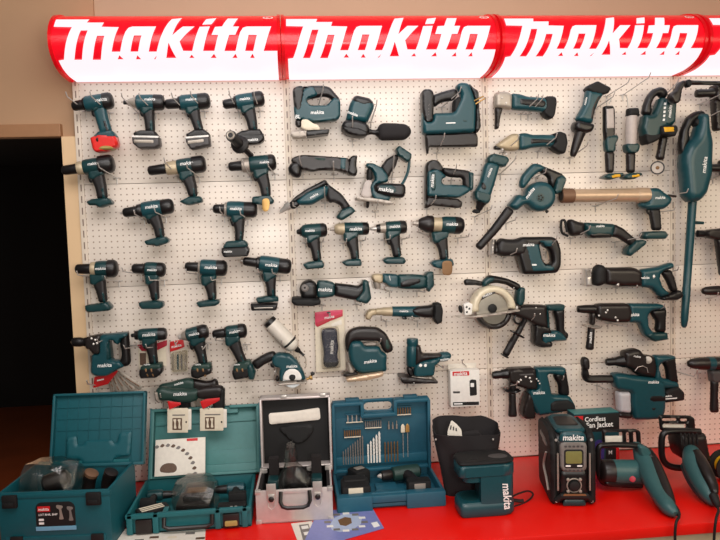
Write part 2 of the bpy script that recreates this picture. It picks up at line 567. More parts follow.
whole = [a1([(210, 133), (252, 133), (196, 310), (150, 310)]), a1([(312, 165), (357, 165), (312, 310), (262, 310)]), a1([(538, 163), (585, 163), (555, 260), (508, 260)]),
         a1([(416, 307), (434, 283), (452, 307)]), a1([(528, 307), (544, 283), (560, 307)]), a1([(638, 307), (662, 285), (648, 307)]),
         a2([(55, 180), (26, 263), (80, 263)]), a2([(488, 140), (533, 140), (505, 225), (462, 225)]),
         a2([(150, 263), (168, 245), (178, 263)]), a2([(265, 263), (290, 240), (297, 263)]), a2([(382, 263), (406, 240), (410, 263)]), a2([(478, 263), (498, 240), (503, 263)])]
dot = a2([(242, 55), (293, 50), (280, 83), (230, 86)])
def flat_uv(loop):
    q = [np.array(sign_uv(x, y)) for x, y in loop]
    return [np.array((min(max(p[0], 0.004), 0.876), p[1] if p[1] < _sl[-1] - 0.06 else _sl[-1] - 0.004)) for p in q]
W_LOOPS = [resample(flat_uv(white), 0.012)] + [resample(flat_uv(h), 0.012) for h in whole]
D_LOOPS = [resample(flat_uv(dot), 0.012)]
REG_C = sign_uv(*a2([(570, 47)])[0])
def on_face(loops, x0, off=0.004, s=0.011):
    pv, tri = triangulate(loops, s)
    V = []
    for u, q in pv:
        d, z = prof_at(q, off); V.append(np.array((x0 + u, -d, z)))
    return V, [t[::-1] for t in tri]
def swept(x0, x1, off=0.0, nx=2):
    V, Fc = [], []
    ss = np.linspace(0, _sl[-1], 90)
    for x in np.linspace(x0, x1, nx):
        for q in ss:
            d, z = prof_at(q, off); V.append(np.array((x, -max(d, -0.02), z)))
    n = len(ss)
    for i in range(nx - 1):
        for k in range(n - 1): Fc.append((i * n + k, (i + 1) * n + k, (i + 1) * n + k + 1, i * n + k + 1))
    Fc.append(tuple(range(n))[::-1] if False else tuple(range(n)))
    Fc.append(tuple((nx - 1) * n + k for k in range(n))[::-1])
    return V, Fc
for i, where in enumerate(['above the leftmost pegboard column', 'second from the left', 'above the third pegboard column', 'cut off by the right edge of the photo']):
    x0 = [-0.018, 0.888, 1.802, 2.716][i]
    xl = x0 + 0.012
    T = Thing('light_sign', 'curved red and white lit sign ' + where, 'sign', 'lit signs above the pegboard')
    f = T.add('sign_face', 'sign_red', swept(x0 + 0.012, x0 + 0.890), label='glowing red curved face', sharp=60)
    T.add('lettering', 'sign_white', on_face(W_LOOPS, xl), f, 'large white lettering joined to a white band', sharp=60)
    T.add('lettering_dot', 'sign_white', on_face(D_LOOPS, xl), f, sharp=60)
    ring = [np.array((REG_C[0] + 0.021 * math.cos(a), REG_C[1] + 0.012 * math.sin(a))) for a in np.linspace(0, 2 * PI, 20, endpoint=False)]
    ring2 = [np.array((REG_C[0] + 0.016 * math.cos(a), REG_C[1] + 0.0085 * math.sin(a))) for a in np.linspace(0, 2 * PI, 20, endpoint=False)]
    gv, gf = glyphs('R')
    gk = 0.014
    gm = []
    for v in gv:
        d, z = prof_at(REG_C[1] - v[1] * gk, 0.003); gm.append(np.array((xl + REG_C[0] + v[0] * gk * 1.4, -d, z)))
    T.add('trademark_symbol', 'white_print', join(on_face([ring, ring2], xl), (gm, gf)), f)
    for a in (x0, x0 + 0.890):
        T.add('end_cap', 'rim_red', swept(a, a + 0.013, 0.006), label='dark red translucent end cap', sharp=60)
    T.done()

# ------------------------------------------------------------------ counter
T = Thing('counter', 'long glossy red shop counter with cream front below the tool wall', 'counter')
T.add('countertop', 'counter_red', box((-0.2, -0.805, 0.708), (3.9, 0.0, 0.75), 0.008), label='glossy red countertop')
for i in range(4):
    T.add('front_panel', 'counter_front', box((-0.17 + i * 1.0, -0.78, 0.08), (0.825 + i * 1.0, -0.76, 0.708), 0.002), label='cream front panel')
T.add('base', 'counter_front', box((-0.17, -0.759, 0.0), (3.83, -0.02, 0.707), 0))
T.done()

# ------------------------------------------------------------------ camera, light, colour
cam = bpy.data.cameras.new('camera'); cam.sensor_fit = 'HORIZONTAL'; cam.sensor_width = 36.0; cam.lens = 36.0 * F / 720.0
cam.clip_start = 0.05
co = bpy.data.objects.new('camera', cam); C.objects.link(co)
co.matrix_world = Matrix(((RI[0], UP[0], -FW[0], CAM[0]), (RI[1], UP[1], -FW[1], CAM[1]), (RI[2], UP[2], -FW[2], CAM[2]), (0, 0, 0, 1)))
bpy.context.scene.camera = co
def lamp(name, typ, loc, energy, col, aim=None, **k):
    l = bpy.data.lights.new(name, typ); l.energy = energy; l.color = col
    for a, b in k.items(): setattr(l, a, b)
    o = bpy.data.objects.new(name, l); C.objects.link(o); o.location = loc
    if aim is not None: o.rotation_euler = (Vector(aim) - Vector(loc)).to_track_quat('-Z', 'Y').to_euler()
    return o
lamp('ceiling_light', 'AREA', (0.9, -1.9, 3.15), 47, (1.0, 0.95, 0.93), aim=(0.9, -0.3, 1.0), shape='RECTANGLE', size=2.6, size_y=1.2)
lamp('room_light', 'AREA', (1.5, -4.2, 2.2), 42, (1.0, 0.92, 0.84), aim=(1.0, 0, 1.5), shape='RECTANGLE', size=3.0, size_y=1.6)
lamp('camera_flash', 'SPOT', (1.32, -3.1, 1.82), 62, (1.0, 0.96, 0.92), aim=(1.2, 0, 1.75), spot_size=math.radians(75), spot_blend=1.0, shadow_soft_size=0.05)
lamp('side_fill', 'AREA', (3.3, -2.3, 2.3), 20, (1.0, 0.84, 0.62), aim=(2.5, 0, 1.2), shape='RECTANGLE', size=1.2, size_y=1.2)  # added warm fill, no visible source: brightens the right of the board
lamp('back_room_glow', 'POINT', (-1.0, 1.9, 1.0), 9, (1.0, 0.6, 0.35), shadow_soft_size=0.3)
w = bpy.data.worlds.new('world'); bpy.context.scene.world = w; w.use_nodes = True
w.node_tree.nodes['Background'].inputs[0].default_value = (0.9, 0.8, 0.7, 1); w.node_tree.nodes['Background'].inputs[1].default_value = 0.12
vs = bpy.context.scene.view_settings
vs.view_transform = 'Standard'; vs.look = 'None'; vs.exposure = 0.0; vs.gamma = 1.0
# ------------------------------------------------------------------ pistol shaped tools on the pegboard
DR = 'cordless drills and drivers hanging on the pegboard'
def pistol(label, a, b, head, handle, foot, trig, logo=None, battery=None, d=0.075, foot_mat='teal_dark', handle_mat='rubber',
           group=DR, cat='drill', name='cordless_drill', hooks=None, short=None, extra=None, neck='teal_dark', squash=1.0):
    T = Thing(name, label, cat, group)
    hs = None
    rmax = 0
    for nm, ma, prof in head:
        k = T.lathe(nm, ma, a, b, prof, d, squash=squash)
        if nm == 'housing': hs = k; bodym = ma; rmax = max(r for t, r in prof)
    # saddle that joins head and handle, then grip, trigger, foot
    x, y, w = handle[0]
    T.slab('handle_saddle', 'teal_dark', [(x - w * 0.62, y - 5), (x + w * 0.62, y - 6), (x + w * 0.52, y + 1), (x + w * 0.1, y + 3.5), (x - w * 0.2, y + 6.5), (x - w * 0.55, y + 5)], d, 0.047, c=0.9)
    T.strip('handle', handle_mat, [(x - 1.5, y - 3, w + 1.5), (x, y, w + 1)] + list(handle[1:]), d, 0.036, s=0.006)
    ins = [(p[0] + p[2] * 0.18, p[1], p[2] * 0.34) for p in handle[1:]]
    if len(ins) > 1: T.strip('grip_panel', neck, ins, d, 0.0395, s=0.006)
    T.slab('trigger', 'black', [(trig[0] - 1.8, trig[1] - 3.5), (trig[0] + 3.4, trig[1] - 3.5), (trig[0] + 4.5, trig[1] + 4), (trig[0] + 1, trig[1] + 5.5)], d, 0.016)
    T.slab('foot', foot_mat, foot, d, 0.064, c=0.7, r=0.01)
    if battery:
        ma, pl, lab = battery
        bt = T.slab('battery', ma, pl, d, 0.07, label=lab, c=0.8, r=0.009)
        xs = [p[0] for p in pl]; ys = [p[1] for p in pl]
        T._bt = (bt, xs, ys)
    if logo: T.text(logo[0], logo[1], logo[2] * 0.92, logo[3], d + rmax * K(d) * squash + 0.0016, sub=hs)
    if extra: extra(T, d)
    T.done()
    for i, h in enumerate(hooks or []):
        where = ('under the nose of the ', 'under the back of the ')[i] if len(hooks) > 1 else 'under the '
        base, tip = h if isinstance(h[0], tuple) else (h, default_tip(h))
        hook('bent wire hook ' + where + short, base, tip)
    return T
def hd(chuck, neck, body, L, rc=4.7, rn=6.0, rb=7.6, cap='black', cl='black', neckmat='black', bodymat='teal', capstart=None, rcap=None, tip=0):
    """usual drill head along its axis: chuck, collar, teal housing and black motor cap"""
    rcap = rcap or rb + 0.3
    cs = capstart or (body + (L - body) * 0.62)
    out = []
    if tip: out.append(('chuck_jaws', 'steel', [(-tip, 0.8), (0, 1.4), (2, 1.8)]))
    out.append(('chuck', cl, [(0, rc * 0.55), (0.8, rc * 0.82), (2.5, rc), (chuck - 1, rc + 0.35), (chuck + 0.5, rc + 0.35)]))
    out.append(('collar', neckmat, [(chuck, rc + 0.2), (chuck + 0.8, rn), (neck, rn + 0.3), (neck + 0.5, rn)]))
    out.append(('housing', bodymat, [(neck, rn * 0.9), (neck + 1, rb - 0.5), (neck + 4, rb), (cs - 3, rb), (cs + 1, rb - 0.2)]))
    out.append(('motor_cap', cap, [(cs, rb * 0.9), (cs + 0.6, rcap), (L - 4, rcap), (L - 1.6, rcap * 0.86), (L - 0.4, rcap * 0.6), (L, rcap * 0.3)]))
    return out
def whitestripe(y0, y1, x0, x1, ang=0):
    def fn(T, d):
        bt = T._bt[0]
        T.slab('battery_stripe', 'white', [(x0, y0), (x1, y1), (x1, y1 + 1.8), (x0, y0 + 1.8)], d, 0.078, r=0.002, c=0.4, sub=bt, label='white stripe')
        T.slab('battery_label', 'alloy_grey', [(x0 + 2, y0 + 4), (x1 - 5, y1 + 4), (x1 - 5, y1 + 7), (x0 + 2, y0 + 7)], d, 0.0755, r=0.002, c=0.4, sub=bt, label='pale printed battery label')
    return fn

# first row
def d1x(T, d):
    bt = T._bt[0]
    T.slab('battery_label', 'pale_yellow', [(100, 150.5), (102, 147), (108, 145.8), (114, 147), (115.5, 149), (108, 150.8)], d, 0.079, sub=bt, label='yellow battery label')
    T.slab('battery_latch', 'black', [(97, 138.5), (101, 137.5), (101.5, 143), (98, 144)], d, 0.078, sub=bt)
pistol('teal cordless drill with a bright red battery pack', (72, 106.5), (113.5, 100), hd(11, 13, 14, 42, 4.6, 6, 7.6, rcap=8),
       [(99, 106, 13), (102.5, 120, 12.5), (106.5, 133, 12.5)], [(93, 139), (100, 132), (113, 131), (117, 136), (116, 140), (98, 141)], (92, 112),
       (101, 99.5, 12, 7), ('red_plastic', [(92, 138.5), (101, 135), (116.7, 136.7), (118.8, 143), (118, 147.5), (106.7, 151.5), (97.5, 152.8), (94.5, 150)], 'bright red battery'),
       foot_mat='teal', handle_mat='teal', neck='brown_black', extra=d1x, hooks=[((86, 111), (66, 95)), ((110, 113), (90, 94.5))], short='drill with the red battery')
pistol('silver-nosed impact driver with white-topped grey battery in the top row', (123.3, 102.5), (164.5, 102.5),
       [('bit_holder', 'black', [(0, 1.2), (0.5, 2), (4.5, 2.1)]), ('nose_cone', 'alloy_grey', [(4, 2.4), (5, 3), (15, 6.4), (16, 6.5)]), ('housing', 'teal', [(13, 6), (14.5, 7.4), (30, 7.6), (31, 7.2)]), ('motor_cap', 'black', [(30, 7), (31, 7.8), (38, 7.6), (40.5, 6.4), (41.2, 4)])],
       [(148, 109, 12), (149.5, 120, 10.5), (150.5, 132, 9.5)], [(134.5, 133.5), (141, 131), (155, 131), (159, 136), (160, 139), (136, 138)], (140.5, 112),
       (150, 99, 11, 0), ('grey_dark', [(133.4, 137), (160, 137), (161, 146), (157, 148.5), (140, 149), (134, 144)], 'dark grey battery'),
       foot_mat='black', name='impact_driver', cat='impact driver', extra=whitestripe(136.6, 137, 133.8, 160), hooks=[((138, 113), (121.5, 96)), ((156, 113), (139, 96))], short='silver-nosed top-row driver')
pistol('black-nosed cordless drill with white-topped grey battery in the top row', (165, 104.5), (210.5, 100.5), hd(13, 15, 16, 45.5, 4.7, 6.4, 7.6, rcap=7.8, capstart=33),
       [(193, 109, 12.5), (196, 120, 10), (199.5, 131, 9)], [(186.5, 135), (195, 130.5), (204, 129.5), (210, 134), (210, 138), (188, 139)], (187, 113),
       (191, 99, 11, 4), ('grey_dark', [(186, 137.5), (209.8, 135.8), (211, 146), (191.5, 150), (187.5, 144)], 'dark grey battery'),
       foot_mat='black', extra=whitestripe(137.8, 136, 186.8, 209.6), hooks=[((187, 113), (171.5, 95.5)), ((205, 111.5), (190.5, 94))], short='black-nosed top-row drill')
pistol('teal drill with black battery, partly behind the round black side handle', (223, 104.8), (264.5, 98), hd(11, 13, 14, 42, 4.6, 6.2, 7.4, rcap=7.6, capstart=30),
       [(248, 108, 13), (251.5, 120, 10.8), (253.5, 131, 9)], [(236.5, 134.5), (242, 131.5), (260, 129.5), (263, 134), (262, 137), (238, 139)], (241.5, 111),
       (245, 98.5, 11, 5), ('black', [(238, 136), (263.8, 134), (264.6, 140.5), (260, 144), (247.8, 145), (239, 144)], None),
       foot_mat='black', extra=lambda T, d: T.text(253, 139.5, 10, 5, d + 0.0365, sub=T._bt[0]), hooks=[((239, 112), (229, 93.5)), ((260, 111), (254, 94))], short='drill behind the round side handle')
# second row
pistol('beige-collared black drill nearest the doorway in the second row', (62, 170.8), (114.5, 163), hd(15, 21.5, 23, 53, 4.6, 6.2, 7.6, neckmat='alloy_beige', bodymat='teal_dark', rcap=8.8, capstart=37),
       [(97, 174, 13.5), (101, 187, 11.5), (103, 199, 10.5)], [(87.8, 202), (93, 199.3), (109, 198), (113, 201.7), (113, 204), (101, 208), (97, 205.3), (90.5, 205.5)], (89, 178),
       (93, 163.5, 11, 5), hooks=[((117, 178), (98, 166))], short='beige-collared drill nearest the doorway')
pistol('long-nosed cordless drill with wide tan gear collar', (148, 171), (206, 163.5), hd(18, 29, 30, 58.5, 4.6, 6.4, 7.7, neckmat='alloy_beige', bodymat='teal_dark', rcap=8.4, capstart=44),
       [(187, 175, 13), (191.5, 187, 11), (193.5, 197, 9)], [(180.3, 201.5), (189.4, 197), (200.5, 196.3), (203, 199.7), (202.4, 202.4), (189.4, 205.5), (185, 204.4)], (181, 177.5),
       (187, 163, 14, 5), hooks=[((178, 176), (164, 160.5)), ((199.5, 177), (186.5, 166.5))], short='drill with wide tan collar')
def sidehandle(T, d):
    ar = T.add('side_handle', 'black', tube([P(251.5, 156, 0.075), P(247, 151.5, 0.10), P(241, 146, 0.132)], 0.012))
    p0, p1 = P(240.5, 145.2, 0.128), P(230.5, 135.3, 0.27)
    L = float(np.linalg.norm(p1 - p0))
    T.add('side_handle_grip', 'rubber', spin(p0, p1, [(0, 0.03), (0.006, 0.038), (0.02, 0.036), (0.03, 0.021), (L * 0.6, 0.02), (L - 0.008, 0.022), (L, 0.0205)]), ar)
    ax = (p1 - p0) / L
    u = np.cross(ax, (0, 0, 1.)); u /= np.linalg.norm(u); w = np.cross(u, ax)
    T.add('end_ring', 'alloy_grey', tube([p1 + (u * math.cos(g) + w * math.sin(g)) * 0.0135 for g in np.linspace(0, 2 * PI, 18, endpoint=False)], 0.0042, 6, True), ar, 'pale ring on the grip end')
    T.slab('spec_tag', 'gold', [(262, 199), (268.5, 198), (270, 203), (269, 209.5), (266.5, 212), (262.5, 211)], 0.117, 0.004, label='gold hanging metal clip')
pistol('silver-collared drill with round black side handle and gold clip', (228.5, 167), (276.3, 162), hd(13, 20.5, 21, 48, 4.5, 6.8, 8, neckmat='steel_soft', bodymat='teal_dark', rcap=8.2, capstart=40, tip=2),
       [(261, 173, 13), (265, 186, 11), (266.5, 197, 9.5)], [(252, 200), (253, 197), (262, 196), (270.5, 195.8), (274.4, 200.8), (272.8, 204), (262, 205.3), (252.8, 203.5)], (253.5, 176.5),
       (264.5, 162, 10, 2), hooks=[((251, 177), (243, 163)), ((275, 174), (268, 165))], short='drill with the round side handle', extra=sidehandle)
# third row
pistol('teal cordless drill with steel chuck jaws and bare foot, third row', (123, 213), (174, 205.5), hd(14, 19, 20, 51.5, 4.6, 6.2, 7.8, neckmat='black', rcap=7.4, capstart=38, tip=3),
       [(153, 214, 13), (158.5, 227, 10.5), (160.5, 238, 9)], [(145.3, 241), (154.4, 238), (165.5, 236.4), (170, 239.8), (168, 243), (157.8, 246.4), (154, 245), (147.8, 245)], (147, 219),
       (151.5, 206.5, 13, 6), hooks=[((144.5, 219.5), default_tip((144.5, 219.5))), ((166, 217), (154.5, 211))], short='third-row drill with a bare foot')
def d9x(T, d):
    bt = T._bt[0]
    T.text(228, 251.5, 8, 0, d + 0.037, sub=bt)
    T.slab('battery_label', 'white_plastic', [(224.5, 254), (244, 254), (244, 255.2), (224.5, 255.2)], d, 0.073, c=0.2, sub=bt, label='white printed line')
pistol('teal cordless drill with big black battery, third row', (213, 208.8), (257.5, 210), hd(11, 13.5, 14, 44.5, 4.5, 6.6, 8.1, neckmat='steel_soft', rcap=7.8, capstart=30, tip=2.5),
       [(238.5, 217, 12.5), (239.5, 230, 9.5), (239, 242, 8)], [(223.5, 246), (226.7, 241.3), (244.4, 240), (248.3, 243.5), (247.8, 247), (224, 248.5)], (231, 221.5),
       (236, 208.5, 12.5, -2), ('black', [(222, 247.5), (248.2, 246), (249.8, 250), (248, 256), (224.4, 257), (222, 252.5)], None),
       foot_mat='teal_dark', extra=d9x, hooks=[((224.5, 216.5), default_tip((224.5, 216.5))), ((248, 219), (240, 213))], short='third-row drill with black battery')
# fourth row
pistol('beige-ringed drill with bare foot nearest the doorway, fourth row', (75.5, 269), (118, 268.5), hd(15, 20, 20.5, 42.5, 4.7, 6.5, 7.8, neckmat='alloy_beige', bodymat='teal_dark', rcap=8.7, capstart=32),
       [(98.5, 279, 13.5), (101.5, 291, 10.5), (103.5, 302, 9)], [(86.5, 305), (99, 303.3), (108, 301.5), (112.8, 307), (110.8, 310), (90, 312), (87, 310)], (92.5, 281),
       (100.5, 268.5, 11, 0), hooks=[((91, 277), (77, 274)), ((119, 281), (105, 279))], short='beige-ringed drill in the fourth row')
pistol('small black-nosed drill with a bare foot, second in the fourth row', (132, 268.3), (166, 270), hd(11.5, 13, 14, 34, 4.7, 5.8, 7.2, bodymat='teal_dark', rcap=7.2, capstart=25),
       [(152.5, 279, 12), (154.5, 291, 9.6), (155.5, 300, 8.5)], [(140, 301.8), (154, 300.3), (163.6, 301.5), (164, 306.4), (160.8, 308.5), (142.8, 308.5), (140, 305)], (146.5, 280),
       (152, 269.8, 10, -2), hooks=[((141, 274.5), (122, 270.5)), ((164.5, 280), (149, 279.5))], short='small drill second in the fourth row')
pistol('teal cordless drill with black chuck and bare foot, third in the fourth row', (185, 266.5), (227.5, 268.5), hd(13, 15, 16, 42.5, 4.5, 6.2, 8, neckmat='steel_soft', rcap=8, capstart=31),
       [(209, 280, 13), (211.5, 291, 10), (212.5, 300, 8.5)], [(196.7, 302), (207.5, 299.8), (219, 299.5), (220, 302.8), (215.8, 305.3), (200, 307), (198, 304.5)], (201.5, 279.5),
       (211, 267.3, 13, -3), hooks=[((198, 274), (186, 272)), ((221.5, 278), (211, 280))], short='third drill in the fourth row')
pistol('teal cordless drill with low white-striped battery ending the fourth row', (243, 261), (291.3, 267), hd(13, 16, 17, 48.8, 4.3, 6.2, 8, rcap=7.6, capstart=35, tip=3),
       [(270, 276, 12), (271, 287, 9.5), (271.5, 297, 8.5)], [(255.8, 298), (266.7, 295.8), (278, 296), (278.7, 301), (258, 302.5)], (262.5, 277),
       (271.5, 265, 13, -7), ('black', [(250.8, 303), (278, 303), (276.7, 309.5), (251.7, 310)], None),
       extra=lambda T, d: T.slab('battery_label', 'white_plastic', [(254, 305.5), (274, 305.5), (274, 308), (254, 308)], d, 0.074, c=0.3, sub=T._bt[0], label='white battery label'),
       hooks=[((260, 274), default_tip((260, 274))), ((280, 276), (272, 272))], short='drill ending the fourth row')
# fifth row (slim battery drivers)
def copper(x, y):
    def fn(T, d):
        for dx in (-4, 1.5): T.strip('battery_mark', 'copper', [(x + dx, y - 4, 2), (x + dx + 1, y, 2), (x + dx + 3, y + 4, 2)], d, 0.0745, sub=T._bt[0], label='copper coloured print', c=0.4)
        T.text(x - 4, y - 6.5, 6, 0, d + 0.038, sub=T._bt[0])
    return fn
pistol('dark green screwdriver with stubby battery, hanging before red tag', (131, 335.5), (167, 333.7),
       [('bit_holder', 'black', [(0, 1), (0.6, 1.8), (4, 2)]), ('collar', 'black', [(3.5, 3), (4, 4.3), (9, 5)]), ('housing', 'teal_dark', [(7.5, 4.6), (8.5, 5.8), (12, 6.3), (28, 6.3), (29, 6)]), ('motor_cap', 'black', [(27, 5.6), (27.6, 6.4), (33, 6.3), (35.4, 5), (36, 3)])],
       [(150, 341, 13), (152.5, 353, 9.5), (154, 364, 9)], [(141.5, 366), (150, 363.5), (162, 362.5), (162.8, 368), (142, 370)], (143, 344),
       (149, 334.5, 13.5, 2), ('black', [(141, 368), (162.6, 366), (163, 372), (157, 376.5), (142, 377.3), (140.3, 373.5)], None),
       foot_mat='green_dark', name='cordless_screwdriver', cat='screwdriver', extra=copper(151, 371), hooks=[((141, 346), (124, 348)), ((158, 347), (146, 347))], short='dark green screwdriver with stubby battery')
pistol('impact driver with copper-marked battery, right of the red-topped bit card', (178.3, 337.5), (208.5, 330.5),
       [('bit_holder', 'steel', [(0, 1.4), (0.6, 2.4), (4, 2.8)]), ('collar', 'steel_soft', [(3.5, 3.4), (9, 5.6)]), ('housing', 'teal_dark', [(8, 5), (9.5, 6.6), (21, 7.2), (22, 7)]), ('motor_cap', 'black', [(20, 6.6), (21, 7.4), (27, 7.4), (30, 6), (31, 3.4)])],
       [(198, 340, 14), (201, 352, 10), (203.5, 364, 9)], [(192, 366), (200, 363), (211, 362.5), (212, 368), (193, 371)], (190, 345),
       (194, 334, 11, 9), ('black', [(191.5, 368), (212, 366.5), (212, 372), (198, 377.5), (192, 375.5)], None),
       foot_mat='green_dark', name='impact_driver', cat='impact driver', extra=copper(202, 371), hooks=[((208, 343), default_tip((208, 343), 2))], short='driver right of the red-topped bit card')
pistol('slim drill with copper-marked battery left of the small tile saw', (212.5, 334.5), (247, 330), hd(12, 13.5, 14, 34.8, 4.3, 5.6, 6.8, bodymat='teal_dark', rcap=7.3, capstart=26),
       [(233, 340, 13), (238.5, 353, 10), (243.5, 364, 9)], [(233.3, 366), (239, 361.5), (250, 359.5), (252, 364), (250, 370), (234, 371)], (229.5, 344),
       (235, 331.5, 12, 7), ('black', [(232.5, 369), (250, 366), (249.5, 376), (235, 378.7), (233, 374)], None),
       foot_mat='green_dark', extra=copper(241, 371), hooks=[((228, 341), (215, 340)), ((247, 344), default_tip((247, 344), 2))], short='slim drill left of the tile saw')
# second column: impact drivers in a row
IM = 'impact drivers in the row under the jigsaw'
pistol('small green impact driver, first of the four in the second column row', (296.5, 232), (327.2, 229.8),
       [('bit_holder', 'black', [(0, 1.2), (0.6, 2.2), (4, 3.2)]), ('collar', 'black', [(3.6, 3.8), (6, 5.2)]), ('housing', 'teal_dark', [(5, 4.6), (6.5, 6.2), (10, 7), (24, 7), (25, 6.6)]), ('motor_cap', 'black', [(23, 6.3), (23.6, 7), (28, 6.8), (30, 5.4), (30.7, 3)])],
       [(313, 237, 13), (315.5, 249, 9.5), (317.5, 261, 8.5)], [(302.6, 264.5), (307, 262.2), (321.8, 260), (324.4, 264.5), (323, 267.7), (306.2, 269)], (307.5, 243),
       (310, 230.5, 10.5, 2), name='impact_driver', cat='impact driver', group=IM, hooks=[((305.5, 243), default_tip((305.5, 243), 3)), ((321.5, 242), default_tip((321.5, 242), 3))], short='first of the four impact drivers')
pistol('beige-nosed impact wrench, second of the four in the second column row', (329.8, 229.3), (369, 228.5),
       [('anvil', 'steel_soft', [(0, 1.2), (0.5, 1.5), (5, 1.6)]), ('nose_cone', 'alloy_beige', [(4.5, 3), (6, 4.8), (9, 5.8), (15, 6)]), ('housing', 'teal_dark', [(14, 5.6), (15, 6.4), (33, 6.4)]), ('motor_cap', 'black', [(32, 6), (32.6, 6.5), (37, 6.4), (38.8, 5), (39.2, 3)])],
       [(351, 236, 13), (354, 249, 9.5), (355.5, 260, 8)], [(341.2, 262), (348.4, 259.3), (360, 258.6), (361.6, 262.5), (360.7, 265.8), (345.8, 266)], (347, 243),
       (356, 228.8, 13.5, 0), name='impact_wrench', cat='impact wrench', group=IM, hooks=[((343, 243), default_tip((343, 243), 3)), ((361, 241), default_tip((361, 241), 3))], short='beige-nosed second impact driver')
pistol('silver-collared impact driver, third of the four in the second column row', (370.5, 229), (406.5, 226.8),
       [('bit_holder', 'steel', [(0, 1), (0.6, 1.4), (3, 2), (6, 2.2)]), ('collar', 'black', [(6, 4), (9.5, 4.6)]), ('nose_cone', 'alloy_grey', [(9.5, 4.6), (16, 5.2)]), ('housing', 'teal_dark', [(15, 5.2), (16, 6.4), (30, 6.6)]), ('motor_cap', 'black', [(29, 6.2), (29.6, 6.8), (34, 6.6), (35.8, 5.2), (36.2, 3)])],
       [(393, 234, 13), (395.5, 246, 9.5), (397.5, 257, 8.5)], [(382, 260), (386.4, 257.3), (403, 257), (405.5, 260.8), (403, 263.8), (385.6, 263.8)], (387, 240),
       (395, 226.3, 11.5, 3), name='impact_driver', cat='impact driver', group=IM, hooks=[((384, 240), default_tip((384, 240), 3)), ((402, 239), default_tip((402, 239), 3))], short='silver-collared third impact driver')
pistol('large impact wrench with black bulging nose, gold clip and bare foot', (412.8, 223.3), (464, 225.8),
       [('anvil', 'steel_soft', [(0, 1.8), (0.5, 2.1), (6.5, 2.2)]), ('nose_cone', 'brown_black', [(5.5, 4), (8, 6), (14, 8.6), (19, 8.8), (20, 8)]), ('collar', 'alloy_beige', [(19, 7), (20, 7.2), (29, 7.2)]), ('housing', 'teal_dark', [(27.5, 6.6), (29, 7.8), (33, 8.6), (42, 8.8)]), ('motor_cap', 'black', [(41, 8.4), (41.6, 9), (47, 8.8), (50, 7), (51.2, 4)])],
       [(440, 237, 14), (443, 248, 10), (444.5, 260, 8.5)], [(430, 263), (434, 260.3), (451.3, 258.8), (453, 264.6), (448, 268.5), (441.4, 269), (434, 267)], (433, 239),
       (452.5, 224, 13, -2), foot_mat='teal', name='impact_wrench', cat='impact wrench', group=IM, squash=0.9,
       extra=lambda T, d: T.slab('spec_tag', 'copper', [(442, 262), (446, 260.5), (452, 261), (452.6, 270), (451, 275.5), (442.5, 275)], 0.117, 0.004, label='gold belt clip'),
       hooks=[((430, 236), (418, 231)), ((458, 238), default_tip((458, 238), 3))], short='large black-nosed impact wrench')
# ------------------------------------------------------------------ second column of the pegboard
def hk(short, *bases):
    for i, b in enumerate(bases):
        w = ['first ', 'second '][i] if len(bases) > 1 else ''
        base, tip = b if isinstance(b[0], tuple) else (b, default_tip(b))
        hook('bent wire hook, ' + w + 'one holding the ' + short if w else 'bent wire hook holding the ' + short, base, tip)

# jigsaw with a closed D handle, top row
T = Thing('jigsaw', 'teal and black jigsaw with a closed D handle, top row', 'jigsaw', 'jigsaws on the pegboard')
b = T.slab('housing', 'teal', [(303, 90), (313, 87.5), (318, 96), (309, 99), (306.5, 100.5), (307, 103), (310.5, 106.5), (327, 106), (331, 101), (334, 98), (340, 101), (340, 117.8), (335.5, 121.3), (314, 122.8), (302, 120.5), (294.8, 119.5), (293.5, 106), (300, 104)], 0.075, 0.066)
T.slab('front_cover', 'black', [(292.4, 91), (295, 88), (302, 86.5), (304.2, 90), (301.5, 111), (296, 112.5), (294, 107)], 0.075, 0.072)
T.slab('handle', 'black', [(301, 87), (312, 86), (323, 85.8), (330, 87.5), (334.8, 93.5), (340, 99), (340.2, 113), (335, 115), (333, 101.5), (329.5, 98), (324, 96.5), (317, 97.8), (310, 99.5), (306, 97), (305, 93), (311, 91.5)], 0.075, 0.044, r=0.018)
T.slab('blade_clamp', 'brown_black', [(295, 119.5), (302, 120), (301.5, 127.5), (295.5, 127)], 0.075, 0.04)
T.slab('guide_plate', 'card_cream', [(301.5, 120.8), (307, 120.3), (313, 124.5), (318, 126), (320, 130.5), (306.5, 131), (301, 128.5)], 0.082, 0.07, r=0.004, c=0.8)
sh = T.slab('shoe', 'steel_soft', [(290, 134.2), (298, 131.5), (307, 131.8), (307, 137.5), (293, 138.4)], 0.075, 0.085, r=0.003, c=0.6)
T.slab('shoe_cover', 'black', [(306, 132.2), (329, 130.5), (328.4, 134.8), (306, 137.6)], 0.076, 0.088, r=0.004, c=0.6)
T.add('wire_guard', 'wire', tube([P(299, 138, 0.11), P(300, 129, 0.125), P(304, 129, 0.125), P(306.5, 138, 0.11)], 0.0016))
T.text(317.5, 112.2, 13, 0, 0.075 + 0.034, sub=b)
T.text(298, 116.6, 5, 0, 0.075 + 0.034, text='BL', sub=b)
T.done()
hk('top row jigsaw', ((318, 107), (323.5, 87)))

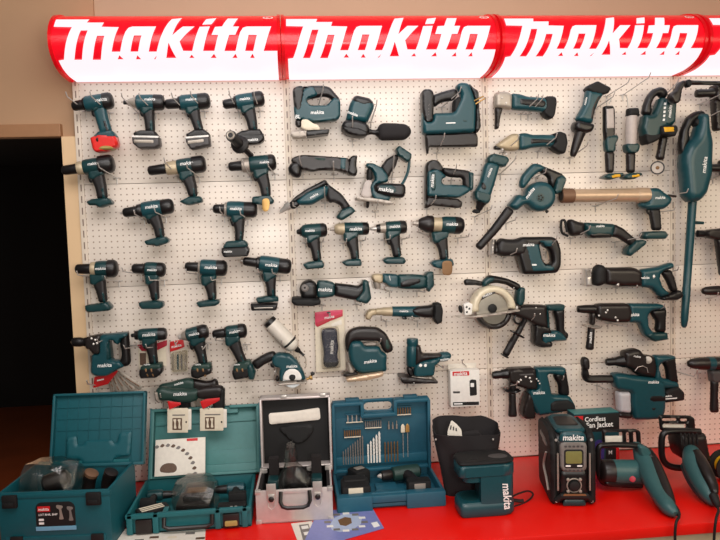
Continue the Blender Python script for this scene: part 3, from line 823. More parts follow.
# palm sander with dust bag
T = Thing('palm_sander', 'tilted teal palm sander with a black dust bag', 'sander')
b = T.slab('housing', 'teal', [(355, 97), (369.4, 99.6), (373.3, 103), (374, 108), (367, 123.5), (356, 122.2), (345.2, 121.5), (350.5, 101.7)], 0.085, 0.085, r=0.03)
T.slab('top_cap', 'black', [(351.5, 100.3), (355, 96), (369.4, 99.2), (373.4, 104.5), (371.7, 106.9), (363, 109.2), (352.2, 105.2)], 0.085, 0.089, r=0.03)
T.slab('base', 'black', [(343.3, 121.7), (356, 120.6), (367, 124.6), (369.4, 131.7), (366, 137.4), (357, 136.6), (346, 134), (340.6, 128)], 0.085, 0.10, r=0.022)
p0, p1 = P(359.5, 122, 0.085), P(355.5, 137, 0.11)
T.add('sanding_pad', 'rubber', slab([(340.5, 128.2), (346, 127.5), (357, 129), (366.5, 133), (366.6, 137), (357, 137.4), (346, 134.6)], 0.088, 0.108, r=0.012))
T.strip('pad_trim', 'alloy_beige', [(341, 127.2, 1), (349, 126.4, 1), (358.5, 128.6, 1), (367, 133, 1)], 0.088, 0.118, label='thin tan rim line')
T.lathe('dust_outlet', 'black', (367, 131.5), (379, 133), [(0, 4), (5, 2.4), (8, 2.4), (12, 5)], 0.08)
T.slab('dust_bag', 'bag_fabric', [(377.5, 127), (381.7, 123.3), (395, 123.5), (406, 124.4), (411, 129.4), (410.6, 135), (405, 140), (380.5, 140.5), (377.2, 136)], 0.08, 0.07, r=0.032)
T.text(353, 113.6, 10.5, -22, 0.1285, sub=b)
T.done()
hk('palm sander', ((352.5, 141), (352.5, 119)), ((371, 122), (377, 102.5)))

# slim angle-head tools
T = Thing('multi_tool', 'long dark multi tool with round black head, lying level', 'multi tool')
b = T.slab('body', 'brown_black', [(290, 160), (295, 157), (303, 155.2), (325.4, 156.6), (349, 158.6), (351, 172), (347.6, 174), (337, 170.5), (320, 170.3), (316.5, 171), (312, 171.8), (302.4, 170), (296, 166)], 0.07, 0.058)
T.slab('head', 'black', [(287.6, 170), (290, 164), (294.5, 161), (300, 162), (302, 168.5), (301, 177), (296, 178.3), (290.6, 175.4)], 0.07, 0.066, r=0.026)
T.slab('collar_band', 'teal', [(339, 158), (346.5, 158.4), (346, 171), (338.7, 170)], 0.07, 0.061, c=0.6)
T.slab('switch_plate', 'green_dark', [(313.6, 157.2), (326, 157.6), (326, 162), (313.8, 161)], 0.072, 0.059, c=0.6)
T.slab('foot', 'black', [(349, 158.6), (352, 156.2), (357, 155.8), (355.8, 165.7), (357, 171), (355.8, 176.4), (349, 175.3), (346.5, 172)], 0.07, 0.068, c=0.9)
T.slab('battery_terminal', 'steel_soft', [(355.2, 160.5), (356.6, 160.5), (356, 168), (354.9, 168)], 0.07, 0.06, c=0.3)
T.done()
hk('dark multi tool', ((303, 172), (299.5, 158)), ((334, 175), (333.5, 164)))

T = Thing('drywall_screwdriver', 'teal drywall screwdriver pointing down left with bent black handle', 'screwdriver')
T.lathe('nose_cone', 'steel', (280, 212.4), (291, 204), [(0, 0.8), (0.5, 1.6), (7, 2.8), (8, 3.8), (13, 4.6)], 0.07)
T.slab('depth_collar', 'black', [(287.8, 205), (296, 199.5), (301, 204.5), (293, 210)], 0.07, 0.045)
b = T.slab('housing', 'teal', [(296, 200), (307.6, 191), (322.4, 186), (330, 186.5), (326, 197), (312, 205), (300, 205.3), (297, 204.5)], 0.07, 0.062, r=0.024)
T.slab('top_shell', 'black', [(288, 204.5), (295, 197), (306, 189.4), (325.4, 179.4), (328, 184), (318, 189.5), (307.6, 194.4), (299, 200.5)], 0.07, 0.052, r=0.02)
T.slab('handle', 'rubber', [(325.4, 179.6), (329, 185), (341.7, 194), (350.6, 206.5), (346, 211), (341.7, 210), (341, 206), (334, 202), (329, 203), (325.6, 196.5), (326, 188)], 0.07, 0.042, r=0.018)
T.slab('trigger', 'black', [(326, 196), (331, 196), (333.5, 202), (329.5, 203.6)], 0.07, 0.02)
T.slab('foot', 'teal_dark', [(341.7, 209.5), (350.6, 206.2), (355.3, 211), (352, 214.2), (341.7, 220.7), (335.8, 217.6)], 0.07, 0.064, c=0.8)
T.text(314, 195.5, 9, 27, 0.102, sub=b)
T.done()
hk('drywall screwdriver', ((297, 207.5), (293, 205)), ((325, 203), (324.5, 190)))

# small metal saw with loop handle
T = Thing('metal_saw', 'small circular metal saw with teal looped rear handle and clear guard', 'circular saw', 'circular saws')
b = T.slab('housing', 'teal', [(365.3, 163.6), (372, 163.3), (382, 168.5), (387.5, 176), (388, 182), (375, 184.4), (373.6, 188), (384.7, 193.5), (391, 195.6), (389, 201), (375, 200.3), (371, 195), (369.6, 186), (375.5, 179), (371.5, 169.5), (366, 167.5)], 0.07, 0.06)
T.slab('blade_cover', 'frosted', [(360.4, 196), (365, 180.5), (371.5, 180), (371.5, 197), (366, 198)], 0.075, 0.03, r=0.004, label='clear plastic blade guard')
T.slab('front_block', 'deep_black', [(366.8, 168.3), (371.5, 168.5), (372.6, 180), (366.4, 180.6)], 0.072, 0.05)
m = T.slab('motor', 'black', [(373, 187.5), (376, 183.8), (390, 183.6), (404, 184.4), (405, 190), (403.5, 197.8), (397, 198), (384, 195.5), (375, 192.5)], 0.085, 0.08, r=0.02)
T.slab('motor_plate', 'teal_dark', [(378, 185.5), (392, 185.5), (396, 190), (394, 193.8), (380, 192.2), (376.5, 189)], 0.087, 0.081, r=0.006)
T.slab('handle', 'rubber', [(395.8, 154), (398.5, 156.7), (395.8, 166.4), (390.5, 173.3), (389.6, 176.8), (386.5, 178), (380, 168), (386.5, 159)], 0.07, 0.04, r=0.017)
T.slab('foot', 'teal_dark', [(395, 149.7), (398.6, 146), (411, 154.6), (410.4, 159.4), (407, 163), (397, 155.5)], 0.07, 0.064, c=0.8)
T.add('handle_loop', 'teal', tube(curve([P(409.5, 160, .07), P(408.3, 170, .07), (P(405.5, 178, .07)), P(401, 186, .07)]), 0.0065))
T.slab('base_plate', 'steel_soft', [(355.6, 197.2), (372, 198.6), (393, 202), (391.5, 204.8), (372, 202.4), (356, 200)], 0.075, 0.11, r=0.003, c=0.5)
T.slab('lever', 'brown_black', [(366.4, 200.5), (369.6, 200.8), (369, 208), (366, 208.5)], 0.085, 0.02)
T.text(386.5, 189.6, 15, -10, 0.1285, sub=m)
T.done()
hk('small metal saw', ((392, 179), (394, 156)), ((375.5, 212), (378, 202)))

# angle grinder, angle drill, angle screwdriver
T = Thing('angle_grinder', 'black and teal cordless angle grinder with black disc guard', 'angle grinder')
h = T.slab('gear_head', 'black', [(299, 290), (301, 283.5), (306, 279.8), (313, 280), (317, 284), (317, 297), (310, 299), (302, 298.5)], 0.075, 0.075, r=0.025)
T.add('spindle_lock', 'grey_plastic', spin(P(305, 288, 0.105), P(304.6, 287.8, 0.125), [(0, 0.017), (0.006, 0.017), (0.011, 0.011), (0.011, 0.006), (0.007, 0.004)]))
T.slab('disc_guard', 'deep_black', [(291.5, 297.8), (298, 297.2), (312, 297.5), (320, 298.3), (320.6, 303), (312, 305), (296, 304.4), (292, 302)], 0.078, 0.12, r=0.012, c=1)
b = T.slab('housing', 'teal_dark', [(317, 280.3), (326, 280.3), (334.8, 282.7), (334.2, 295.8), (324, 297.5), (317, 297.5)], 0.075, 0.066)
T.slab('handle', 'black', [(334, 282.7), (350, 284.5), (359, 286), (362.5, 281), (366, 290), (360, 299), (353.5, 300), (344, 297.8), (333.6, 295.6)], 0.075, 0.055, r=0.022)
T.slab('foot', 'teal_dark', [(362, 281), (364, 279.6), (367.8, 280.4), (371, 298), (366.5, 303.5), (357, 301), (355, 299.5), (362, 291)], 0.075, 0.068, c=0.9)
T.text(325.5, 289.5, 14, -5, 0.11, sub=b)
T.done()
hk('angle grinder', ((357, 304), default_tip((357, 304), 4)), ((322, 304.5), default_tip((322, 304.5), 4)))

T = Thing('angle_drill', 'cordless angle drill with a beige head over the angle screwdriver', 'drill')
h = T.slab('gear_head', 'alloy_beige', [(371.2, 275.5), (374, 273.6), (383, 274), (383, 282), (379.5, 283.5), (372.5, 281.5)], 0.07, 0.05)
T.lathe('chuck', 'steel_soft', (376.5, 281), (378, 288.8), [(0, 3.8), (2, 3.6), (5, 3.4), (7.8, 2.6)], 0.072)
b = T.slab('housing', 'teal', [(382, 273.4), (398, 274.2), (398, 287.5), (389, 286.8), (385, 283), (382, 282.5)], 0.07, 0.056)
T.slab('handle', 'teal_dark', [(397, 274.3), (412, 274), (424, 275), (428, 276), (426, 288), (420, 289), (406, 289), (397, 287.8)], 0.07, 0.05, r=0.02)
T.slab('paddle_switch', 'black', [(398, 281), (408, 277), (421, 277), (421, 283), (409, 287.5), (399, 287.8)], 0.07, 0.056, r=0.018)
T.slab('foot', 'teal_dark', [(424, 275), (426.7, 271.6), (432.6, 271.4), (433.4, 285), (428, 292), (425, 288)], 0.07, 0.064, c=0.8)
T.text(390, 278, 5, -80, 0.1, sub=b)
T.done()
hk('cordless angle drill', ((389.5, 291), (384, 288)), ((417, 291), default_tip((417, 291), 4)))

T = Thing('angle_screwdriver', 'angle screwdriver with long beige neck and bent nose', 'screwdriver')
T.slab('angle_head', 'alloy_beige', [(365.3, 314), (368.8, 309.6), (376, 308.5), (378, 314.5), (371.5, 315.5), (370.8, 319.8), (365.6, 319.8)], 0.07, 0.032)
T.lathe('neck', 'alloy_beige', (376, 311.8), (393, 311.6), [(0, 3.1), (1, 3.6), (6, 3.7), (7, 4.4), (17, 4.7)], 0.07)
b = T.lathe('housing', 'teal', (391.5, 311.5), (420, 311.8), [(0, 4), (0.8, 5.2), (12, 5.4), (28, 6)], 0.07)
T.slab('grip', 'black', [(410, 309), (417, 306.5), (428, 305.5), (434, 304), (434, 317.5), (424, 317.5), (416, 316), (411, 313)], 0.072, 0.06, r=0.022)
T.slab('switch', 'black', [(402, 316.4), (407, 316.8), (406.5, 319.6), (402, 319)], 0.07, 0.03)
T.slab('foot', 'deep_black', [(433, 303.2), (439.7, 302.2), (442, 309.5), (441, 321.5), (436, 324), (432.6, 318)], 0.07, 0.066, c=1)
T.text(404, 311, 9, -3, 0.097, sub=b)
T.done()
hk('angle screwdriver', ((386, 321), (381, 318)), ((417.5, 321), (412, 319)))

# blister card with a charger
T = Thing('blister_pack', 'cream blister card with pink-red header and dark slim charger', 'blister pack')
cd = T.slab('backing_card', 'card_cream', [(314.6, 312), (343.8, 308.3), (345.8, 370), (316, 372.6)], 0.02, 0.006, r=0.002, c=0.6)
T.slab('card_header', 'pink_red', [(314.8, 312.4), (330, 310.4), (342.6, 309.6), (342.8, 316), (330, 321), (317.4, 327), (315.3, 325)], 0.0245, 0.003, c=0.3, sub=cd, label='pink red printed header')
T.slab('header_band', 'crimson', [(317.6, 327), (330, 321), (342.8, 316), (342.7, 313.2), (330, 317), (316, 323)], 0.027, 0.002, c=0.3, sub=cd)  # crimson strip along the lower edge of the header
T.slab('euro_slot', 'brown_black', [(326.5, 311.8), (330.5, 311.4), (330.8, 313.4), (326.8, 313.8)], 0.027, 0.002, sub=cd)
T.slab('card_print', 'paper', [(331, 324), (341.5, 319.5), (342, 324.5), (332, 326.6)], 0.024, 0.003, c=0.3, sub=cd)
T.text(329.5, 317, 10, 7, 0.0285, sub=cd)
ch = T.slab('charger', 'navy', [(321.4, 331), (324, 328.6), (334, 327.8), (337.2, 330), (337, 337), (338.4, 346), (337, 356), (339, 361), (336, 366.3), (326, 367), (323.2, 362), (324, 352), (322, 340)], 0.035, 0.036, r=0.012)
T.slab('charger_end', 'deep_black', [(323.6, 361), (338.8, 359.5), (338.4, 364), (335.5, 366.6), (326, 367.2), (323.4, 364.5)], 0.035, 0.038, r=0.01, sub=ch)
T.text(331.5, 347, 14, 86, 0.0545, sub=ch)
T.slab('clear_cover', 'clear', [(320, 328), (338.4, 326.2), (340.6, 367.2), (322, 369)], 0.035, 0.044, r=0.012, sub=cd, label='clear plastic bubble')
T.done()
hk('pink-topped blister card', ((328.8, 314), default_tip((328.8, 314), 1, 0.1)))

# second jigsaw
T = Thing('jigsaw', 'teal jigsaw with black arched handle beside the blister card', 'jigsaw', 'jigsaws on the pegboard')
b = T.slab('housing', 'teal', [(349, 343), (353, 340.5), (362, 340.8), (363.8, 346), (379, 345.6), (381, 351), (386.6, 353.4), (385.8, 364), (386.6, 370.5), (361.3, 372.6), (356, 370.5), (349.6, 361.5), (348, 351)], 0.08, 0.07, r=0.022)
T.slab('handle', 'brown_black', [(345, 339), (347, 332), (352, 328.3), (360, 326.4), (377.6, 327), (386, 333), (393, 346.5), (392.4, 351), (386, 353.3), (382, 349), (379.2, 341), (361, 340.4), (353.5, 340), (349.5, 347), (347.4, 353), (345.4, 347)], 0.08, 0.05, r=0.02)
T.slab('handle_grip', 'green_dark', [(384, 335), (387.5, 337), (391.5, 347), (386.5, 351.5), (382.5, 346)], 0.08, 0.053, r=0.018)
T.slab('lock_switch', 'steel_soft', [(362.5, 343), (371, 341.5), (377, 342), (378, 345.6), (365, 346)], 0.08, 0.03, r=0.01)
T.slab('blade_clamp', 'steel_soft', [(347, 362), (350.5, 362), (354.5, 370.5), (354, 374), (348, 373)], 0.08, 0.036)
T.slab('shoe', 'tube_gold', [(362, 373), (382.2, 369.8), (381.4, 373.8), (366, 377.8), (346.4, 379.4), (345, 376.4)], 0.085, 0.11, r=0.003, c=0.5)
T.slab('roller_guide', 'brown_black', [(342.5, 373), (357, 371), (357.5, 374.5), (344, 376)], 0.08, 0.05)
T.text(370.5, 361.3, 13, 5, 0.1165, sub=b)
T.done()
hk('jigsaw beside the blister card', ((372, 346.5), (381, 341)))

# barrel handle jigsaw
T = Thing('jigsaw', 'small teal barrel-body jigsaw hanging over the blue drill kit', 'jigsaw', 'jigsaws on the pegboard')
T.lathe('motor_barrel', 'teal', (412.5, 338.5), (411.8, 366), [(0, 5.4), (1.2, 6.1), (5, 6.1), (6.5, 5.4), (8, 5.6), (9, 6), (26.5, 5.8), (27.5, 5)], 0.075)
T.slab('grip', 'brown_black', [(414, 345), (419.5, 344), (421.8, 353), (437, 353.3), (444, 352), (441, 357), (430, 359), (422, 361), (414, 366)], 0.075, 0.058, r=0.02)
b = T.slab('housing', 'teal', [(413.6, 365), (421, 360.5), (432, 358.4), (440, 355.5), (439.5, 361), (434.5, 364.2), (433.2, 375), (413.6, 376)], 0.075, 0.062)
T.slab('rear_end', 'teal', [(438, 354), (441, 351.8), (450, 352), (451.3, 356.8), (447, 360.7), (438, 361.5)], 0.075, 0.056, r=0.02)
T.slab('blade_clamp', 'black', [(406.5, 366), (411.5, 366), (414.5, 374.5), (410, 377), (406.6, 372)], 0.075, 0.034)
T.slab('shoe', 'brown_black', [(398.7, 375.4), (402, 375), (435.7, 378.6), (435.8, 381.2), (402, 381.4), (399.5, 379)], 0.08, 0.10, r=0.004, c=0.5, )
T.slab('shoe_edge', 'steel_soft', [(404, 375.6), (431, 376.2), (431, 378.2), (404, 378.6)], 0.075, 0.06, c=0.4)
for x in (420.6, 425.3): T.add('screw', 'white', spin(P(x, 365.4, 0.106), P(x, 365.4, 0.11), [(0, 0.007), (0.001, 0.007), (0.002, 0.004)]))
T.text(445, 359.2, 10, 4, 0.1045, sub=b)
T.done()
hk('small barrel-body jigsaw', ((434.5, 363), (444, 367.5)), ((407, 382), (414, 385.5)))

# hanging white carton
T = Thing('carton', 'white hanging carton with red mark and small black picture', 'box')
p = lambda x, y: P(x, y, 0.075)
q0, q1, q2 = P(451, 407.3, 0.075), P(480.2, 407, 0.075), P(451.8, 371.2, 0.075)
cb = T.add('box_body', 'white', box((q0[0], -0.075, q0[2]), (q1[0], -0.02, q2[2]), 0.002))
zt = q2[2]
T.add('hang_tab', 'white_plastic', box((q0[0], -0.022, zt), (q1[0], -0.02, zt + 0.022), 0.0005), cb)
T.slab('brand_patch', 'red', [(452.5, 371.7), (469.2, 371), (469.2, 375.4), (452.6, 376)], 0.0755, 0.001, c=0.2, sub=cb, label='red printed patch')
T.slab('product_picture', 'deep_black', [(469.5, 380.5), (472, 379.3), (476.3, 380), (477, 395), (470, 396)], 0.0755, 0.001, c=0.6, sub=cb)
T.slab('picture_white', 'white_print', [(470.5, 383), (474, 383), (474, 387), (470.5, 387)], 0.0757, 0.002, c=0.4, sub=cb)  # white part of the black and white print
T.slab('model_patch', 'grey_dark', [(453, 391.3), (460, 391.3), (460, 393.3), (453, 393.3)], 0.0755, 0.001, c=0.2, sub=cb)
T.slab('black_band', 'deep_black', [(453, 402.2), (479, 401.6), (479, 405), (453, 405.6)], 0.0755, 0.001, c=0.2, sub=cb)
T.slab('band_text', 'white_print', [(454, 403.2), (462.5, 403), (462.5, 404.4), (454, 404.6)], 0.0757, 0.002, c=0.2, sub=cb)
T.text(460.8, 373.5, 14, 1, 0.0768, sub=cb)
T.done()
hk('white hanging carton', ((467, 367), (462, 362)))

# red tagged bits and the twin slim saws, water bottle, tile saw (first column, bottom row)
T = Thing('bit_card', 'hanging card of drill bits with a red header, between two drivers', 'bit card')
cd = T.slab('card', 'card_cream', [(170.5, 352), (187.8, 348), (187.8, 371.5), (171.8, 372.3)], 0.015, 0.004, c=0.4)
T.slab('card_header', 'red', [(170, 341.7), (183.3, 339.4), (184.6, 346.7), (178, 349.5), (170, 351.8)], 0.02, 0.004, c=0.4, sub=cd)
T.text(176.5, 345.8, 10, 10, 0.0232, sub=cd)
for x, m_ in ((173, 'alloy_grey'), (177.8, 'teal'), (181.5, 'grey_plastic'), (185.5, 'alloy_grey')):
    T.strip('drill_bit', m_, [(x, 354, 1.8), (x, 362, 2), (x + 0.3, 370, 1.4)], 0.021, 0.007)
T.slab('clear_cover', 'clear', [(171, 352.5), (187.3, 349.5), (187.3, 371), (172, 371.8)], 0.024, 0.012, label='clear plastic cover')
T.done()
hk('red-topped bit card', ((178, 341), default_tip((178, 341), 0, 0.08)))
T = Thing('bit_card', 'hanging card with red header and brown picture behind the stubby-battery screwdriver', 'bit card')
cd = T.slab('card', 'card_cream', [(138, 349), (166, 346), (166.5, 366), (139, 369)], 0.014, 0.004, c=0.4)
T.slab('card_header', 'crimson', [(137.2, 345), (150, 343), (155, 344), (167, 340), (167, 345.5), (156.8, 350.5), (141.7, 351)], 0.019, 0.004, c=0.4, sub=cd)
T.slab('card_picture', 'photo_brown', [(139.5, 353), (146, 353), (146, 365), (140, 365)], 0.0175, 0.003, c=0.4, sub=cd)
T.done()

# fan of chisels under the rotary hammer
base = (112.5, 371)
T = Thing('chisel_tag', 'red price tag hanging over the chisel packs under the left rotary hammer', 'tag')
k0 = T.slab('red_tag', 'red', [(94.3, 377), (104, 375.5), (116.7, 369), (118, 371.5), (108, 384), (93.3, 388)], 0.05, 0.003, c=0.4)
T.slab('tag_print', 'white_print', [(97, 380), (104, 378.5), (104, 379.8), (97, 381.4)], 0.0525, 0.001, c=0.2, sub=k0)
T.done()
for i, (x, y) in enumerate(((114, 391.5), (120, 392.5), (127, 392), (134, 391), (141.5, 388.5))):
    T = Thing('chisel_pack', 'pale-sleeved brown chisel, %s of the fan under the rotary hammer' % ['leftmost', 'second from left', 'middle one', 'second from right', 'rightmost'][i], 'chisel pack', 'fanned chisel packs')
    dd = 0.02 + 0.006 * i
    dx, dy = x - base[0] - 5, y - base[1]
    T.strip('sleeve', 'alloy_grey', [(base[0] + i * 2.2 - 2, base[1] + 1, 3), (base[0] + i * 1.1 + dx * .5, base[1] + dy * .5, 5), (x, y, 6)], dd, 0.004)
    T.strip('chisel', 'tube_brown', [(base[0] + i * 2.2 - 2, base[1] + 2, 1.6), (base[0] + i * 1.1 + dx * .5, base[1] + dy * .5, 2.2), (x - 0.6, y - 1.4, 2.2)], dd, 0.007)
    T.done()
hk('chisel packs', ((98, 385.5), (87, 383)))

# rotary hammer by the doorway
def dots(T, pts, d, sub=None, r=0.006):
    for x, y in pts: T.add('screw', 'steel', spin(P(x, y, d), P(x, y, d + 0.004), [(0, r), (0.001, r), (0.0025, r * 0.5)]), sub)
RH = 'rotary hammers on the pegboard'
T = Thing('rotary_hammer', 'teal rotary hammer with square handle opening beside the doorway', 'rotary hammer', RH)
T.lathe('chuck', 'black', (71.5, 342), (88, 342), [(0, 1.8), (0.6, 3), (3, 4.4), (9, 4.7), (12, 3.9), (13.5, 4.4), (17, 5.2)], 0.08)
T.slab('gear_head', 'brown_black', [(86, 337), (100, 334), (103, 334), (101.5, 353.3), (94, 353.3), (92, 348.5), (87.4, 348)], 0.08, 0.07)
b = T.slab('housing', 'teal', [(101, 334.4), (128.5, 332), (128, 336), (121.3, 338.5), (120, 344), (115.8, 342.5), (114, 338.6), (109.5, 340), (112, 359.8), (121, 360.3), (126, 365.5), (120, 368), (109, 374.6), (101.3, 375.5), (93.5, 373.6), (92, 370), (93.2, 353.3), (100.6, 353.3)], 0.08, 0.066)
T.slab('inner_rib', 'teal_dark', [(107.5, 340), (110.5, 340), (112.6, 359), (107, 360)], 0.08, 0.069)
T.slab('handle', 'black', [(122.4, 333.3), (128.8, 331.8), (130, 348), (131, 362), (129, 365.6), (122.4, 366.7), (116.5, 367.2), (115.5, 364.5), (121, 360), (122.4, 353), (120.2, 344)], 0.08, 0.046, r=0.019)
T.slab('trigger', 'brown_black', [(114.2, 338.8), (119.8, 344.3), (116.5, 344), (113.8, 341.8)], 0.08, 0.02)
T.text(104.8, 365.2, 13.5, 0, 0.1135, sub=b)
dots(T, [(91.5, 338.5), (95.2, 340), (93.5, 344), (97, 343.2)], 0.115, r=0.005)
T.done()
hk('rotary hammer by the doorway', ((107, 338), (97.5, 342)), ((124.5, 346), (137, 344.5)))

# small tile saw with water bottle and tube
T = Thing('tile_saw', 'small teal tile saw with slanted black handle and white half guard', 'circular saw', 'circular saws')
b = T.slab('housing', 'teal', [(272, 356), (278, 352.6), (290, 354), (297, 360), (303, 370), (306, 378.8), (301, 379), (299, 371), (292, 367.5), (285, 371), (283, 379.5), (280, 380), (279.3, 373), (280, 366.5), (275, 366), (272, 363)], 0.08, 0.066)
T.slab('blade_guard', 'white', [(282.6, 378.6), (283.6, 373), (287, 368.6), (292, 367), (297.5, 368.6), (301, 373), (302, 378.6)], 0.085, 0.07, r=0.004, label='white half-round guard')
p0 = P(292.3, 377.5, 0.118)
T.add('blade', 'blade_pale', spin(P(292.3, 377.8, 0.09), P(292.3, 377.8, 0.094), [(0, 0.043), (0.0015, 0.0435), (0.003, 0.043)], 28), label='pale round blade')
T.add('blade_bolt', 'deep_black', spin(P(292.3, 377.3, 0.118), P(292.3, 377.3, 0.13), [(0, 0.014), (0.004, 0.014), (0.007, 0.008)]))
T.slab('base_plate', 'steel_soft', [(278, 381), (306.6, 378.6), (307, 380.2), (278.6, 383)], 0.09, 0.12, r=0.002, c=0.3)
T.strip('handle', 'black', [(254, 366, 10), (262, 360.5, 9.5), (270, 356.5, 9.5), (276, 354.5, 8)], 0.08, 0.042)
T.slab('foot', 'teal_dark', [(247.3, 364), (251.7, 362.3), (256, 371.7), (254.2, 379), (249, 378.4), (247, 370)], 0.08, 0.066, c=0.8)
T.slab('trigger', 'black', [(271, 362), (276, 365), (273, 368.5), (269.8, 365.5)], 0.08, 0.02)
T.slab('front_knob', 'brown_black', [(275, 376), (278.6, 375.4), (279, 381), (276, 381.4)], 0.085, 0.03)
T.lathe('wing_knob', 'gold', (306.5, 379.4), (312.5, 377), [(0, 1.2), (3, 1.2), (4, 2.4), (6, 2.4)], 0.09)
T.lathe('lever_knob', 'black', (311, 376.5), (313.4, 372.4), [(0, 1), (2, 1.2), (3, 2.3), (5, 1.8)], 0.09)
T.text(292, 366.2, 11, 0, 0.114, sub=b)
T.done()
hk('small tile saw', ((276, 366.5), default_tip((276, 366.5), 2)))
T = Thing('water_bottle', 'tilted white plastic water bottle with black cap above the tile saw', 'bottle')
bb = T.lathe('bottle_body', 'white_plastic', (270, 322), (296.5, 349.5), [(1, 5.5), (2, 7.2), (5, 7.5), (30, 7.5), (33, 7.2), (35.5, 5), (37, 2.5)], 0.06)
T.lathe('cap', 'black', (270, 322), (296.5, 349.5), [(-2.4, 5.5), (-2, 6.6), (2.2, 7), (2.6, 6)], 0.06)
T.lathe('strap_band', 'black', (270, 322), (296.5, 349.5), [(27, 7.4), (27.2, 7.9), (29, 7.9), (29.2, 7.4)], 0.06)
T.lathe('nozzle', 'black', (295, 347.5), (304, 355.5), [(0, 2.8), (5, 2.4), (6, 1.6), (10, 1.2), (12, 1.6)], 0.06)
T.add('tube', 'clear', tube(curve([P(303.5, 355, .06), P(305.5, 359, .06), P(306, 364, .06), P(305.6, 367, .055)]), 0.003))
T.done()
hk('white water bottle', ((282, 341), default_tip((282, 341), 3, 0.12)))

# twin slim saws at the bottom of the first column with tags and picture cards
T = Thing('reciprocating_saw', 'slim dark green mini saw, front one of the stacked pair', 'saw', 'stacked mini saws')
b = T.slab('housing', 'green_dark', [(155.6, 389.5), (161.9, 386), (171, 388.4), (190, 389), (200.5, 388), (198, 399.5), (190, 402), (178, 402), (170, 399.5), (163, 400.3), (158, 398.5)], 0.14, 0.058, r=0.022)
T.slab('grip', 'brown_black', [(193, 388.8), (206, 386.4), (221.5, 385), (224.6, 389), (222, 397.5), (208, 398.6), (201, 398.8), (196, 396)], 0.14, 0.05, r=0.02)
T.slab('shoe', 'steel_soft', [(155.2, 391), (159, 390.5), (160, 399), (162.5, 400.6), (159.5, 402), (156, 398.5)], 0.14, 0.066, c=0.7)
T.slab('battery', 'deep_black', [(221, 387), (224.8, 389), (224.4, 409.5), (214, 410.4), (213, 401), (220, 397.5)], 0.14, 0.056, c=0.9)
T.text(180.3, 393.8, 13, 0, 0.171, sub=b)
T.done()
T = Thing('reciprocating_saw', 'slim dark green mini saw, rear one of the stacked pair', 'saw', 'stacked mini saws')
b = T.slab('housing', 'green_dark', [(158, 387.5), (160.5, 384.4), (171, 382), (187.8, 377.6), (196, 379.3), (196, 392), (160, 392)], 0.075, 0.05, r=0.02)
T.slab('grip', 'brown_black', [(192, 378.4), (206, 381.2), (211, 380.6), (215.5, 377.8), (218.4, 382), (219, 390), (192, 392)], 0.075, 0.046, r=0.019)
T.slab('battery', 'deep_black', [(179.4, 398), (190.5, 398), (190.5, 411), (179.6, 411.4)], 0.085, 0.05, c=0.9)
T.slab('handle_link', 'brown_black', [(181, 388), (190, 388), (189.5, 400), (181, 400)], 0.08, 0.04)
T.text(178.8, 383.4, 9, 14, 0.1015, sub=b)
T.done()
hk('pair of mini saws', ((163, 401), (160.5, 396)), ((214, 400), default_tip((214, 400), 2)))
for i, (x, w_) in enumerate((('left', 0), ('right', 1))):
    X = [(167.4, 188), (200, 223.4)][i]
    dd = 0.19
    T = Thing('price_card', 'white card with brown picture and red corner tag, %s of two under the mini saws' % x, 'card', 'picture cards under the mini saws')
    cd = T.slab('card', 'card_cream', [(X[0], 408.4), (X[1], 408), (X[1], 432.5 - 2 * i), (X[0], 432.8 - 2 * i)], dd, 0.006, c=0.4)
    T.slab('card_stack', 'paper', [(X[0] + 4, 410), (X[1] + 3.4, 409), (X[1] + 3.4, 429.5 - 2 * i), (X[0] + 4, 431 - 2 * i)], dd - 0.008, 0.008, c=0.4, sub=cd)
    for kx, ky, kw, kh in ((5, 418, 9.6, 12),):
        T.slab('card_picture', 'photo_brown', [(X[0] + kx, ky - i), (X[0] + kx + kw, ky - i), (X[0] + kx + kw, ky + kh - i), (X[0] + kx, ky + kh - i)], dd + 0.0035, 0.001, c=0.3, sub=cd)
    for bx in (0.6, 5): T.slab('picture_tool', 'card_cream', [(X[0] + 5 + bx, 419.4 - i), (X[0] + 8.4 + bx, 419 - i), (X[0] + 7.6 + bx, 424 - i), (X[0] + 8.6 + bx, 428.6 - i), (X[0] + 5.8 + bx, 428.6 - i), (X[0] + 6.4 + bx, 423 - i)], dd + 0.004, 0.001, c=0.5, sub=cd)
    T.slab('card_print', 'grey_plastic', [(X[0] + 5, 414.6 - i * .5), (X[1] - 3, 414.4 - i * .5), (X[1] - 3, 415.6 - i * .5), (X[0] + 5, 415.8 - i * .5)], dd + 0.0035, 0.001, c=0.2, sub=cd)
    T.slab('print_dot', 'brown_black', [(X[1] - 2.6, 421), (X[1] - 1, 421), (X[1] - 1, 423), (X[1] - 2.6, 423)], dd + 0.0035, 0.001, c=0.5, sub=cd)
    tg = [[(167.4, 401), (180.7, 402.5), (181, 404.5), (169.4, 409.6)], [(200, 401.5), (206, 399), (219.8, 397.6), (219.6, 400.4), (202.8, 409)]][i]
    T.slab('red_tag', 'red', tg, dd + 0.008, 0.005, c=0.4, label='glossy red corner tag')
    T.done()
